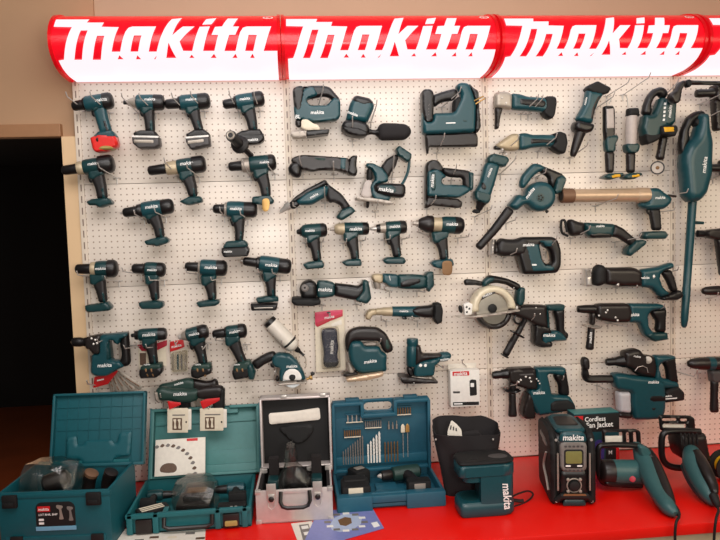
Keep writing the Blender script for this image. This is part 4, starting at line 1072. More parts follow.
# ------------------------------------------------------------------ third column of the pegboard
T = Thing('stapler', 'large teal cordless stapler with gold belt hook, top row', 'stapler', 'cordless staplers')
b = T.slab('housing', 'teal', [(421.8, 106), (424, 122), (431.7, 122), (432.5, 114), (453, 113.4), (460.6, 96), (455, 86.5), (459, 83.3), (467.4, 84), (471, 91.7), (475, 105.3), (474, 132.7), (450, 134), (422.6, 135), (421.6, 125)], 0.09, 0.07, r=0.02)
T.slab('front_cover', 'black', [(421, 92), (424, 90), (431, 90.6), (432.8, 96), (432, 122.5), (424.5, 124), (421.4, 112)], 0.09, 0.074)
T.slab('cover_print', 'grey_plastic', [(426.4, 103.5), (428.4, 103.5), (428.2, 117), (426.4, 117)], 0.09, 0.076, c=0.3)
T.slab('handle', 'black', [(432, 95.5), (442, 92), (455, 88.6), (458, 94), (453.5, 100.8), (446, 101.5), (439.5, 103.4), (434.7, 107.5), (431.2, 105)], 0.09, 0.044, r=0.019)
T.slab('motor_cover', 'black', [(467.6, 83.8), (472, 89), (477.3, 91.7), (478, 111), (479.6, 128), (475.7, 134), (473.5, 133), (474.5, 105.3)], 0.09, 0.066)
T.slab('magazine', 'brown_black', [(424.6, 134.6), (475.7, 133), (477.4, 138), (477, 147), (429, 147.2), (428, 154.4), (426.4, 154), (425.4, 144)], 0.085, 0.04, c=0.9)
T.slab('battery', 'deep_black', [(453, 100.5), (459, 96.5), (462, 104), (456, 113), (452.6, 113.3)], 0.09, 0.056)
T.add('belt_hook', 'gold', tube([P(474, 104, .1), P(473.8, 101, .12), P(483.5, 96.3, .14), P(485, 98.3, .14), P(475.5, 104, .13)], 0.0032))
T.slab('warning_print', 'white_print', [(446, 122.5), (455.5, 122.2), (455.5, 123.4), (446, 123.7)], 0.1256, 0.0008, c=0.2, sub=b)
T.slab('vent', 'teal_dark', [(458.5, 120), (465, 120), (466.5, 124), (461, 124)], 0.09, 0.073)
T.done()
hk('large cordless stapler', ((442, 107), (461, 90)), ((437, 153), (444.5, 136)))

SH = 'cordless shears under the second sign join'
def shear(label, head, tip, body, panel, foot, hooks, short, hm, vertical):
    T = Thing('cordless_shear', label, 'shear', SH)
    T.slab('gear_head', hm, head, 0.075, 0.056, r=0.02)
    T.slab('cutter', 'brown_black', tip, 0.075, 0.034, c=0.8)
    b = T.slab('housing', 'teal', body, 0.075, 0.056, r=0.022)
    T.slab('grip', 'black', panel, 0.076, 0.059, r=0.02)
    T.slab('foot', 'deep_black', foot, 0.075, 0.066, c=1)
    x = (head[2][0] + head[-1][0]) / 2
    dots(T, [(head[0][0] + 8, head[0][1] + 3), (head[0][0] + 12, head[0][1] + 8)], 0.102, r=0.005)
    T.done(); hk(short, *hooks)
shear('upper cordless nibbler with pale grey head and downward black cutter', [(494, 95), (496, 92.6), (505.8, 91.8), (511.4, 95), (511, 110), (502, 108.6), (494, 108)],
      [(494.7, 107.5), (502.4, 108.6), (500, 117), (498.3, 128.8), (494.7, 129.6), (495, 117)], [(510.5, 93.5), (519.7, 94.5), (527, 97), (543.3, 98), (549, 99), (548, 114), (539, 112.2), (527, 110.8), (511, 110)],
      [(516, 97.6), (528, 98.6), (543, 99.6), (546, 104), (543, 110.4), (528, 108.6), (516.4, 107)], [(543, 98), (548, 96.8), (553.8, 97.8), (555, 103), (553, 115.6), (550, 119.9), (544.7, 117.6), (541, 112.4), (544, 108)],
      [((521, 114.5), (538.5, 97)), ((528, 114.5), (543, 97.5))], 'upper nibbler', 'alloy_grey', True)
shear('lower cordless shear with long cream pointed head', [(494.4, 146.5), (497, 144), (511.4, 133.8), (518.6, 134.2), (518.5, 150), (511.4, 151.2), (500, 149.8)],
      [(493.8, 145.8), (499.5, 145.6), (500.3, 150), (494, 149.6)], [(517.5, 134.2), (525, 133), (531, 135), (547, 135), (556, 135), (552, 148), (545, 147), (531, 148), (525, 150), (517.8, 150.4)],
      [(526.7, 137.6), (540, 138), (554, 139), (552, 145.4), (540, 145.2), (527, 146.6)], [(551, 134.6), (558, 132), (564, 134.3), (565.8, 143.3), (563.5, 153), (560.7, 154.6), (554.4, 151.7), (549, 147), (554, 142)],
      [((503, 152.5), (519, 138)), ((538, 151.5), (557, 136))], 'lower cream-headed shear', 'alloy_beige', False)

T = Thing('stapler', 'smaller teal stapler with white vertical lettering, second row', 'stapler', 'cordless staplers')
b = T.slab('housing', 'teal', [(426.5, 171), (437.4, 169.5), (446, 177.5), (440.4, 179), (441.4, 184.8), (462.4, 185.5), (468, 187.6), (469.4, 191), (458.3, 198), (436, 196.8), (426.3, 196.4)], 0.08, 0.066)
T.slab('back_plate', 'black', [(425.4, 166), (427, 162), (431.9, 160), (437.4, 161), (443, 168.5), (441, 174), (431, 170), (427.5, 176), (427.5, 197), (425, 206), (424.6, 190)], 0.075, 0.06)
T.slab('front_cover', 'teal_dark', [(428.6, 172), (434.8, 171.2), (435.6, 188), (433, 192.4), (429.2, 192)], 0.08, 0.073)
T.slab('handle', 'rubber', [(441, 167.6), (456, 169), (469, 170.8), (472.8, 175.8), (471.6, 189.7), (467, 191.3), (462.4, 185.4), (462.6, 178), (449, 177.2), (443, 174)], 0.08, 0.044, r=0.018)
T.slab('foot', 'teal_dark', [(467.5, 172), (472.5, 173.2), (472, 189.9), (468, 191.6)], 0.08, 0.062, c=0.8)
T.slab('magazine', 'brown_black', [(425.5, 197), (433.3, 197.2), (457, 198.6), (461.8, 202), (461, 207.5), (457, 208.2), (432, 205.4), (427, 208), (424.4, 208.6)], 0.075, 0.042, c=0.9)
T.text(432.2, 180.5, 13, 84, 0.118, sub=b)
T.done()
hk('smaller stapler', ((451, 180), (456.5, 166.5)), ((427, 209), (436, 198)))

T = Thing('die_grinder', 'teal die grinder with black collet pointing down, beside the blower', 'grinder')
b = T.slab('housing', 'teal', [(486, 162), (492, 161), (499.5, 165), (494, 184), (490, 196.5), (484, 200), (474, 196), (475, 191), (479.5, 182.7), (483, 167.5)], 0.08, 0.06, r=0.025)
T.slab('foot', 'teal_dark', [(486.6, 158), (491.6, 153.8), (505.5, 157), (508, 160.8), (503.4, 167.6), (486, 162.8)], 0.08, 0.066, c=0.9)
T.slab('switch', 'black', [(480.5, 181), (486, 185), (485, 192), (478.5, 190)], 0.08, 0.063)
T.slab('collar', 'teal_dark', [(473.6, 192), (476, 190), (490, 194), (488.5, 202), (485, 204.5), (474, 200)], 0.08, 0.066)
T.lathe('nose', 'black', (481.5, 201), (478, 211.5), [(0, 6.3), (2.5, 5.4), (4, 4.2), (8, 3.6), (9.5, 2.6), (11, 2)], 0.08)
T.slab('collet_nut', 'deep_black', [(472.4, 210.4), (476, 208.6), (480.5, 211), (479, 213.6), (473, 213)], 0.08, 0.03)
T.text(489.6, 172.3, 10, 66, 0.1115, sub=b)
T.done()
hk('die grinder', ((500.5, 174), (516, 158)), ((475, 216.5), (492, 208)))

# blower
T = Thing('blower', 'teal handheld blower with long black nozzle pointing down left', 'blower')
b = T.slab('housing', 'teal', [(523.3, 197), (525, 190), (529.6, 185), (536, 182), (542, 181.6), (548, 184.4), (552.5, 190), (554, 197.5), (551.5, 205), (546, 210), (539, 212), (531, 210.2), (527, 206.4), (523.7, 204.2), (514.6, 211.3), (507, 206), (517, 194)], 0.09, 0.09, r=0.03)
T.slab('frame', 'teal', [(519, 187), (519.5, 182), (521, 176.3), (527, 169), (533, 163.3), (541, 165), (546, 170), (538, 172), (531.5, 177.5), (527.6, 183), (523, 189)], 0.085, 0.05, r=0.018)
T.slab('handle', 'black', [(538.5, 164.8), (550, 169), (562.6, 174.4), (563.5, 178), (556, 180.5), (552, 190), (548.5, 184), (547.5, 177), (540, 173.2)], 0.085, 0.044, r=0.018)
T.slab('foot', 'teal_dark', [(555, 178.5), (561, 175), (565, 179.5), (560, 192), (554.4, 195), (552, 191)], 0.085, 0.064, c=1)
T.strip('nozzle', 'rubber', [(510.6, 208.6, 9.6), (495, 229, 8.4), (477.6, 248.4, 7.6)], 0.115)
fan = P(540, 197.6, 0.13)
ft = T.add('air_inlet', 'teal_dark', spin(fan, fan + np.array((0, -1, 0)), [(0, 0.019), (0.006, 0.019), (0.0065, 0.015)]), None)
for a in range(5):
    g = a * 2 * PI / 5
    c0 = fan + np.array((0.0095 * math.cos(g), -0.0072, 0.0095 * math.sin(g)))
    T.add('inlet_slot', 'deep_black', spin(c0, c0 + np.array((0, -1, 0)), [(0, 0.0042), (0.001, 0.0042)], 10), ft)
T.lathe('dust_plug', 'black', (546, 210.5), (548, 213), [(0, 1.5), (2.5, 1.5)], 0.085)
T.text(530, 192.8, 13, 50, 0.1365, sub=b)
T.done()
hk('teal handheld blower', ((536, 177), (546, 171.5)), ((506, 223), (516, 219)))

# reciprocating saw with D handle
RS = 'reciprocating saws on the pegboard'
T = Thing('reciprocating_saw', 'black and teal reciprocating saw with closed D handle under the blower', 'saw', RS)
T.slab('bellows', 'rubber', [(494.6, 246), (497, 240.5), (501, 237.8), (505, 239), (515, 239.4), (521, 237), (530, 238), (524, 256), (515, 256), (501.7, 256.4), (496, 254.6), (494.4, 250)], 0.085, 0.07, r=0.03)
b = T.slab('housing', 'black', [(516, 239.5), (521, 237), (551.7, 236.6), (556.4, 240), (559.6, 250), (559.6, 266), (555.7, 272.8), (535, 274.2), (522, 274), (519.5, 265), (516.8, 256)], 0.085, 0.064, r=0.02,
           holes=[[(537.8, 244), (541.7, 243.4), (543.5, 247), (547.6, 249), (550, 254), (551, 262.5), (548, 264), (544, 263.6), (541, 259.5)]])
T.slab('side_shell', 'teal', [(522.4, 243), (536.5, 243), (539.6, 258), (542.6, 264.3), (552.6, 265.5), (551.6, 270.8), (529.8, 271.6), (525, 253)], 0.085, 0.069, r=0.012, c=1)
T.slab('top_shell', 'teal', [(534.6, 239), (550.4, 239), (552, 245), (548, 247.4), (543.5, 246.5), (540.6, 243), (536.6, 242.8)], 0.085, 0.067, r=0.012, c=1)
T.slab('shoe', 'steel', [(490.4, 240), (493.4, 239), (492.8, 255), (489, 255.2)], 0.09, 0.05, c=0.5)
T.slab('shoe_arm', 'brown_black', [(493.2, 239.6), (495.2, 239.4), (496, 246), (498, 248), (498, 252), (494, 254.6), (492.6, 253)], 0.085, 0.05)
T.text(528.8, 244.6, 12, 0, 0.1205, sub=b)
T.slab('print', 'white_print', [(532, 264), (536.6, 264), (536.6, 265.6), (532, 265.6)], 0.1197, 0.001, c=0.2, sub=b)
T.done()
hk('D-handle reciprocating saw', ((503, 258), (517, 251)), ((546, 252), (557, 238)))

# caulking gun
T = Thing('caulking_gun', 'cordless caulking gun with long gold tube', 'caulking gun')
T.lathe('tube', 'tube_gold', (561, 195.8), (648, 195), [(8, 6.4), (10, 6.7), (74, 7), (78, 7)], 0.09)
T.lathe('front_cap', 'tube_brown', (561, 195.8), (648, 195), [(0.2, 4.6), (0, 7), (0.6, 7.6), (11.5, 7.6), (12.2, 6.8)], 0.09, label='brown front cap')
p0 = P(560.8, 195.8, 0.09); 
T.lathe('cap_opening', 'brown_black', (561, 195.8), (648, 195), [(-0.3, 5), (0.3, 5)], 0.09)
T.lathe('rear_collar', 'tube_gold', (561, 195.8), (648, 195), [(75, 7.2), (76, 7.7), (87, 7.7), (88, 6.5)], 0.09, label='gold rear collar')
b = T.slab('housing', 'teal', [(647, 188.5), (656.7, 187.8), (661.7, 192), (670, 197.6), (669.5, 203), (663, 209), (650, 210.4), (639, 207.6), (638, 202.8), (646, 203)], 0.09, 0.064, r=0.024)
T.slab('handle', 'rubber', [(648, 209), (659.5, 208), (661, 230.5), (651.7, 230.5), (650, 219)], 0.09, 0.038, r=0.017)
T.slab('trigger', 'black', [(645.5, 208.5), (650.5, 208.5), (650.8, 216), (646.8, 214)], 0.09, 0.018)
T.slab('foot', 'teal_dark', [(640.8, 236), (643.5, 231.8), (663, 231), (666, 235), (663, 238.9), (643, 239.2)], 0.09, 0.064, c=0.8)
T.add('push_rod', 'brown_black', tube([P(668, 195.3, 0.09), P(676, 196.5, 0.09)], 0.0055))
T.text(660.5, 197.5, 11, 0, 0.1225, sub=b)
T.done()
hk('caulking gun', ((595.5, 206), (618, 197)), ((652, 213), default_tip((652, 213), 3)))

T = Thing('reciprocating_saw', 'slim bent reciprocating saw with black bellows under the caulking gun', 'saw', RS)
T.add('shoe', 'deep_black', tube(curve([P(568, 236, .085), P(562.5, 233, .085), P(561, 227, .085), P(561.6, 221, .085), P(564.5, 220.5, .085), P(566, 226, .085), P(567, 232, .085)]), 0.006))
T.slab('bellows', 'rubber', [(566.7, 220.6), (571, 218.8), (576.7, 221.7), (584, 222.6), (583, 235), (570, 236.4), (567.2, 229)], 0.085, 0.06, r=0.028)
b = T.slab('housing', 'teal_dark', [(582.5, 222.4), (597, 223), (614, 224), (611.5, 237), (588, 237.8), (584, 232.6)], 0.085, 0.06, r=0.024)
T.slab('lower_shell', 'black', [(586, 233), (596, 231), (609, 232), (611, 237.6), (589, 238.4)], 0.085, 0.062, r=0.02)
T.strip('handle', 'rubber', [(611, 230, 13), (620, 233, 11), (630, 240.5, 9), (634, 243.5, 9)], 0.085, 0.042)
T.slab('foot', 'teal_dark', [(632.5, 241), (641, 239.6), (644.6, 241.5), (643, 244.6), (628.4, 256.2), (624, 254.4), (625, 250)], 0.085, 0.064, c=0.8)
T.text(600.5, 225.9, 9, 0, 0.116, sub=b)
T.done()
hk('slim bent reciprocating saw', ((570.5, 238.5), (590, 228.5)), ((615, 242), (641, 236.5)))

T = Thing('reciprocating_saw', 'long reciprocating saw with silver shoe and black body above the long black hammer', 'saw', RS)
T.slab('shoe', 'steel', [(583.8, 268.8), (589.4, 268.6), (590.8, 286), (584.6, 286.2)], 0.09, 0.045, c=0.4, holes=[[(586, 270.5), (588.2, 270.5), (588.4, 276), (586, 276)]])
T.slab('boot', 'deep_black', [(592.4, 271), (596.4, 264.3), (602, 264.7), (605, 268), (604.6, 283), (598.3, 286.2), (592.4, 285)], 0.09, 0.07, r=0.03)
b = T.slab('front_housing', 'brown_black', [(603, 267.4), (633.4, 267.4), (640.4, 271), (640.4, 286.2), (619.7, 286.4), (603.6, 284)], 0.09, 0.068, r=0.028)
h2 = T.slab('housing', 'teal', [(639, 269.6), (656.7, 266.7), (671.3, 261.8), (672.5, 267.8), (661, 271), (657.7, 276.4), (660.6, 286), (668.4, 294), (658.7, 297), (650.9, 288.4), (639, 286.2)], 0.09, 0.06, r=0.022)
T.slab('handle', 'rubber', [(660.4, 271.8), (670.3, 269.2), (673.4, 277), (677.2, 290.5), (670.8, 292), (666, 281)], 0.09, 0.042, r=0.018)
T.slab('foot', 'black', [(658.7, 297), (668, 293.4), (677, 289.5), (681, 293.2), (680.6, 296.4), (674, 299.9), (660.4, 300)], 0.09, 0.064, c=0.8)
T.text(644.8, 277.6, 10.5, 0, 0.1205, sub=h2)
dots(T, [(653, 276.5)], 0.118, r=0.009)
T.slab('lever', 'steel', [(614.5, 283.6), (617, 282.4), (617.4, 285.6), (615, 286)], 0.1, 0.05)
T.done()
hk('long silver-shoed reciprocating saw', ((616, 287), default_tip((616, 287), 3)), ((668, 272), (678.5, 269)))

# circular saw with white guard
T = Thing('circular_saw', 'circular saw with large cream white blade guard and silver blade', 'circular saw', 'circular saws')
cx, cy = 492, 307.6
def ring_pts(r0, r1, a0, a1_, n=22):
    o = [(cx + r1 * math.cos(math.radians(a)), cy - r1 * math.sin(math.radians(a))) for a in np.linspace(a0, a1_, n)]
    i = [(cx + r0 * math.cos(math.radians(a)), cy - r0 * math.sin(math.radians(a))) for a in np.linspace(a1_, a0, n)]
    return o + i
g = T.slab('blade_guard', 'guard_white', ring_pts(14.5, 22.2, -2, 192), 0.10, 0.07, r=0.016, c=0.4, label='cream white upper guard')
T.slab('guard_print', 'grey_dark', [(478, 297), (483, 292), (492, 290), (498.5, 290.6), (494, 292.6), (486, 296), (479, 300)], 0.1, 0.073, c=0.5, sub=g)
T.text(487.5, 294.5, 10, 20, 0.1385, sub=g)
c0 = P(cx, cy + 0.6, 0.112)
bl = T.add('blade', 'blade', spin(c0, c0 + np.array((0, -1, 0)), [(0, 0.074), (0.002, 0.0745), (0.0025, 0.07), (0.003, 0.03)], 40), label='silver round blade')
T.add('blade_bolt', 'deep_black', spin(c0 + np.array((0, -0.003, 0)), c0 + np.array((0, -1, 0)), [(0, 0.02), (0.008, 0.02), (0.012, 0.012)]), bl)
cx, cy = 493, 311
T.slab('lower_guard', 'brown_black', ring_pts(12.6, 18, 195, 352), 0.10, 0.05, r=0.012, c=0.4)
cx, cy = 492, 307.6
T.slab('rear_guard', 'brown_black', [(506, 303), (512, 301), (520, 305), (519.5, 311), (507, 312)], 0.095, 0.05)
T.slab('base_plate', 'steel_soft', [(455, 316), (470, 316.2), (490, 313.8), (518.8, 309.2), (519.2, 310.8), (492, 315.6), (470, 318.2), (458, 317.6)], 0.14, 0.03, r=0.003, c=0.5)
T.slab('front_bracket', 'white', [(463, 304.4), (468, 302), (472, 304), (471, 314), (464.5, 315)], 0.12, 0.03, r=0.003, c=0.6, label='white cut-depth bracket')
for x, y in ((466.6, 307), (469.2, 308.6), (466.8, 312)): T.add('bracket_hole', 'deep_black', spin(P(x, y, 0.135), P(x, y, 0.14), [(0, 0.005), (0.0008, 0.005)], 10))
T.slab('bracket_knob', 'deep_black', [(458.4, 306), (461.6, 305), (462.6, 312.6), (459.4, 313)], 0.11, 0.03)
T.slab('handle', 'black', [(482.5, 281), (484, 278.6), (488.5, 274.8), (496, 276), (506.6, 278.2), (517.4, 282.8), (521, 286), (519, 290.6), (515, 290), (506.6, 284.6), (496, 282.8), (486, 284.4)], 0.075, 0.046, r=0.02)
T.slab('handle_shell', 'teal_dark', [(481, 284.6), (482.5, 280), (488.5, 275.4), (494, 276), (495, 281), (488, 284), (483, 288)], 0.075, 0.05, r=0.02)
T.strip('front_knob', 'black', [(464, 282.6, 6), (468, 282, 6.4), (476, 282.6, 5.2), (483, 284, 4.6)], 0.075)
T.slab('battery', 'teal_dark', [(516.4, 290), (519.6, 286.6), (523.6, 287.6), (523.2, 300), (521, 305), (515.6, 305.6), (515.6, 296)], 0.08, 0.066, c=1)
T.lathe('wing_screw', 'steel', (516.6, 310), (517, 306), [(0, 1.2), (2, 1.6), (4, 1)], 0.12)
T.done()
hk('white-guarded circular saw', ((500, 288), default_tip((500, 288), 2)))

# rotary hammers
T = Thing('rotary_hammer', 'black and teal rotary hammer with slanted side handle behind the circular saw', 'rotary hammer', RH)
T.slab('gear_head', 'brown_black', [(505.4, 307), (515, 305.4), (527.4, 304.4), (545, 304.7), (546.8, 328), (534, 325), (526, 320), (511, 314.8), (506, 312)], 0.05, 0.062, r=0.02)
b = T.slab('housing', 'teal', [(540.4, 332), (556, 330), (562, 334), (566, 339.8), (550.8, 340.6), (541, 344)], 0.05, 0.066)
T.slab('lower_housing', 'black', [(533.3, 323.5), (547, 326), (551, 333), (540.6, 333), (541, 340), (550.8, 341), (550.8, 346.4), (540.4, 347), (532, 343.8)], 0.05, 0.064)
T.slab('top_shell', 'teal_dark', [(545, 304.7), (562.4, 303.8), (563.9, 306), (562, 311), (552, 310.4), (546.5, 310.4)], 0.05, 0.056)
T.slab('handle', 'black', [(553, 310), (563.8, 306.5), (563.7, 330), (568.4, 334), (566.3, 339.9), (558.5, 340), (556.6, 331.5), (555.6, 321)], 0.05, 0.044, r=0.018)
T.slab('web', 'teal_dark', [(545.4, 309), (547.6, 309.5), (549, 330), (546, 331)], 0.05, 0.04, c=0.8)
rc = P(518.8, 319, 0.07)
T.add('clamp_ring', 'black', tube([rc + np.array((0.022 * math.cos(g), 0, 0.022 * math.sin(g))) for g in np.linspace(0, 2 * PI, 20, endpoint=False)], 0.005, 7, True))
s_ = T.strip('side_handle', 'rubber', [(525.5, 318.5, 5), (519, 331, 5.6), (514, 339, 6.6), (505, 355.4, 7)], 0.075)
T.strip('side_handle_flange', 'black', [(511, 330.6, 2), (517, 334, 2.2), (523.4, 337.5, 2)], 0.075, 0.04, sub=s_)
T.strip('side_handle_end', 'black', [(501.5, 354, 2.2), (507.8, 357.4, 2.2)], 0.075, 0.036, sub=s_)
T.text(549.5, 335.2, 13, -3, 0.0845, sub=b)
dots(T, [(536, 307.8), (534.5, 315), (540, 314)], 0.08, r=0.004)
T.done()
hk('rotary hammer with slanted side handle', ((530, 322), (534.5, 316)))

T = Thing('rotary_hammer', 'long black rotary hammer with hanging side handle above the dust-box hammer', 'rotary hammer', RH)
T.lathe('chuck', 'black', (577.3, 309), (596, 309.3), [(0, 2.4), (0.6, 3.6), (4, 3.9), (7, 4.4), (12, 4.6), (18, 4.8)], 0.08)
T.slab('gear_head', 'brown_black', [(594.5, 304.6), (599, 303.4), (627.5, 303.2), (630.4, 313), (627.5, 322), (610, 322), (597, 319.5), (594.2, 314)], 0.08, 0.07, r=0.022)
b = T.slab('housing', 'teal', [(627, 303.2), (660.6, 303.8), (665.5, 308.8), (649, 310.6), (646, 315.3), (647, 327), (653, 333), (649, 338.8), (643, 335), (637.3, 322.3), (627, 322)], 0.08, 0.062, r=0.02)
T.slab('handle', 'black', [(650, 309.7), (665.5, 308), (664.6, 332.8), (654.5, 331.5), (656, 321), (651, 315)], 0.08, 0.044, r=0.018)
T.slab('foot', 'teal_dark', [(647, 331), (653, 332.4), (665, 332), (665.6, 338.8), (652, 341), (643.6, 335.2)], 0.08, 0.064, c=0.8)
T.slab('handle_neck', 'brown_black', [(590, 312), (595, 312), (594.4, 325), (589.4, 325)], 0.08, 0.036)
s_ = T.strip('side_handle', 'rubber', [(591.4, 326.5, 7), (590.6, 338, 7.2), (589.4, 350, 8)], 0.09)
T.strip('side_handle_flange', 'steel_soft', [(583.4, 325, 1.8), (591.5, 327.4, 2.4), (600, 326.6, 1.8)], 0.09, 0.05, sub=s_)
T.text(590.4, 337.5, 12, 87, 0.09 + 0.018, sub=s_)
T.text(633.6, 314.6, 13, 0, 0.1125, sub=b)
dots(T, [(599, 315.6), (607.5, 310.3), (615.5, 317.4), (617.6, 320.4), (606, 312.5)], 0.1165, r=0.0048)
T.done()
hk('long black rotary hammer', ((608, 323), default_tip((608, 323), 3)), ((657, 311), (664.5, 306)))

T = Thing('rotary_hammer', 'teal rotary hammer with side handle, hanging behind the site radio', 'rotary hammer', RH)
T.lathe('chuck', 'black', (492, 375.4), (508.5, 373.6), [(0, 2), (0.6, 3.4), (3, 4.2), (9, 4), (10, 4.8), (16, 5.6)], 0.085)
T.slab('gear_head', 'brown_black', [(506.6, 369), (512, 367.8), (533.6, 367), (535.8, 388.3), (528, 388.2), (517.6, 385.2), (508, 380.8)], 0.085, 0.07)
T.slab('head_panel', 'grey_dark', [(515.4, 372), (532, 371.2), (532.2, 374.4), (516, 375)], 0.085, 0.073, c=0.4)
b = T.slab('housing', 'teal', [(533.6, 367), (562.8, 366.4), (565, 369), (562.8, 375.6), (552, 373.6), (546, 373.2), (549.3, 388), (550.5, 394), (568.3, 395), (574, 405), (574, 409), (536.4, 414.8), (527, 397), (528, 388.2), (535.8, 388.3)], 0.085, 0.066, r=0.02)
T.slab('lower_cover', 'brown_black', [(527, 391), (531.4, 396.7), (533.8, 417.6), (523, 417.6), (520.4, 413), (522.6, 402)], 0.085, 0.07)
T.slab('handle', 'black', [(553, 373.5), (565, 367.4), (568.3, 387), (569, 395.2), (558.4, 394.6), (558.2, 384), (554, 378.6)], 0.085, 0.044, r=0.018)
T.slab('battery', 'deep_black', [(548, 402), (553, 398.6), (566, 398.2), (571.6, 402.4), (573, 409), (548, 410)], 0.09, 0.07, c=0.9)
s_ = T.strip('side_handle', 'rubber', [(512, 391, 7), (512.4, 404, 7), (512.6, 417, 9)], 0.10)
T.strip('side_handle_flange', 'black', [(503.6, 389.4, 2), (511.5, 392, 3), (519.6, 389.6, 2)], 0.10, 0.05, sub=s_)
T.slab('handle_neck', 'black', [(509, 381), (515.6, 381.6), (515, 391), (509, 390.6)], 0.09, 0.04)
T.text(539.2, 392.6, 12.5, 0, 0.1195, sub=b)
dots(T, [(518.6, 382), (520.8, 380), (525.8, 376.8), (531, 381.6), (529.8, 378)], 0.1215, r=0.005)
dots(T, [(536.5, 379), (538.3, 381), (539.6, 383.6)], 0.118, r=0.004)
T.done()
hk('rotary hammer behind the site radio', ((504, 387), (517.5, 383.5)), ((560, 381), (563.5, 378.5)))

T = Thing('rotary_hammer', 'teal rotary hammer with big dust box and upturned black suction nozzle', 'rotary hammer', RH)
T.lathe('chuck', 'black', (605.5, 362.3), (623, 361), [(0, 2), (0.6, 3.2), (3, 4.1), (9, 4), (11, 4.8), (18, 6.8)], 0.085)
h = T.slab('gear_head', 'brown_black', [(621.7, 351), (632.5, 348.2), (638, 348.8), (641.7, 354), (652.5, 355.8), (654.4, 368), (652.5, 377.5), (637, 374.4), (628, 367.5), (621.6, 366)], 0.085, 0.074, r=0.026)
T.add('mode_dial', 'steel_soft', spin(P(648, 360, 0.118), P(648, 360, 0.13), [(0, 0.017), (0.005, 0.017), (0.008, 0.008)]))
T.text(637.5, 356.5, 8, -12, 0.1245, sub=h)
b = T.slab('housing', 'teal', [(652.5, 355), (673, 355), (675, 358), (661.7, 361.7), (656.7, 365), (660, 377.5), (676, 381), (678, 387), (660, 388), (652, 377.5), (654, 368)], 0.085, 0.06, r=0.02)
dx = T.slab('dust_box', 'teal', [(611.7, 373.4), (620, 373), (630, 375), (653, 377.5), (662, 381.5), (662.8, 400), (662.5, 407), (660, 417.4), (646, 418.4), (631.7, 418.2), (629.2, 404), (629, 390.4), (615, 388.6), (612, 383)], 0.10, 0.08, r=0.022)
T.slab('box_window', 'black', [(645, 393.6), (661.5, 393), (661.5, 400), (645, 400)], 0.1, 0.083, r=0.008, sub=dx)
T.slab('box_latch', 'deep_black', [(646.5, 404.5), (652, 404.2), (652, 408.6), (646.5, 408.8)], 0.1, 0.083, r=0.005, sub=dx)
T.slab('dust_cup', 'cup_grey', [(616.3, 391.4), (629, 390.6), (629.4, 412.5), (617, 411.5)], 0.10, 0.06, r=0.02, label='pale grey translucent dust cup')
T.slab('cup_base', 'brown_black', [(616, 411), (629.6, 412), (630, 417.6), (616.4, 416.4)], 0.10, 0.062)
T.add('suction_arm', 'black', tube(curve([P(585, 361, .10), P(585, 370, .10), P(586, 377, .10), P(590, 379, .10), P(600, 379, .10), P(613, 379, .10)]), [0.016] * 8 + [0.0185] * 23))
T.slab('nozzle_tip', 'rubber', [(581.6, 359), (584, 356.6), (588, 358), (588.8, 366), (587.5, 370), (582.6, 369), (581.2, 364)], 0.10, 0.046)
T.slab('handle', 'black', [(662.5, 357.6), (674, 355), (676.2, 375), (678, 383), (667, 382), (665, 367.5), (662, 362.6)], 0.085, 0.044, r=0.018)
bt = T.slab('battery', 'deep_black', [(662, 390), (675, 385), (681.4, 391.7), (681, 399), (662.4, 401.4)], 0.09, 0.07, c=0.9)
T.text(668.5, 396, 8, 2, 0.127, sub=bt)
T.slab('battery_label', 'white_print', [(664, 398.6), (677, 397.6), (677, 398.6), (664, 399.6)], 0.1255, 0.001, c=0.2, sub=bt)
T.text(653.8, 382, 12, -2, 0.142, sub=dx)
T.add('wire_clip', 'steel', tube([P(635, 371, .128), P(638, 367, .132), P(643, 366, .132), P(647, 368, .13), P(648, 372.5, .128)], 0.0018))
T.done()
hk('rotary hammer with dust box', ((597, 385), (609, 390.5)), ((671, 370), default_tip((671, 370), 3)))

# ------------------------------------------------------------------ upper right
T = Thing('heat_gun', 'teal straight grinder with black tapering nose hanging tilted, right of the nibblers', 'grinder')
b = T.slab('housing', 'teal', [(585.5, 90), (593, 90), (603.8, 92.6), (598, 101.5), (593, 113), (591.6, 124), (584, 123.6), (574.3, 120), (579, 112), (583.4, 103.5)], 0.08, 0.06, r=0.026)
T.slab('grip', 'brown_black', [(594, 95), (600, 96), (594, 107), (591, 121.5), (586, 121), (587, 109)], 0.08, 0.062, r=0.022)
T.slab('foot', 'deep_black', [(584.4, 89.5), (588, 85.5), (595.6, 82), (609, 89), (606, 94.3), (598.7, 95.6), (588.5, 93.3)], 0.08, 0.066, c=0.9)
T.slab('nut', 'black', [(572.2, 126), (575.3, 120.6), (592.6, 125), (590.5, 132), (583.4, 134.2), (573, 131)], 0.08, 0.078, r=0.02)
T.lathe('nose', 'brown_black', (580, 132.5), (572.5, 156.5), [(0, 6), (3, 5.4), (20, 3.8), (24, 3), (25.2, 2)], 0.08)
T.text(585.6, 101, 8, 76, 0.1115, sub=b)
T.parts[0] = T.parts[0]
T.name = 'straight_grinder'
T.done()
hk('straight grinder', ((595, 109), (614.5, 95)), ((570, 158), (588, 144.5)))

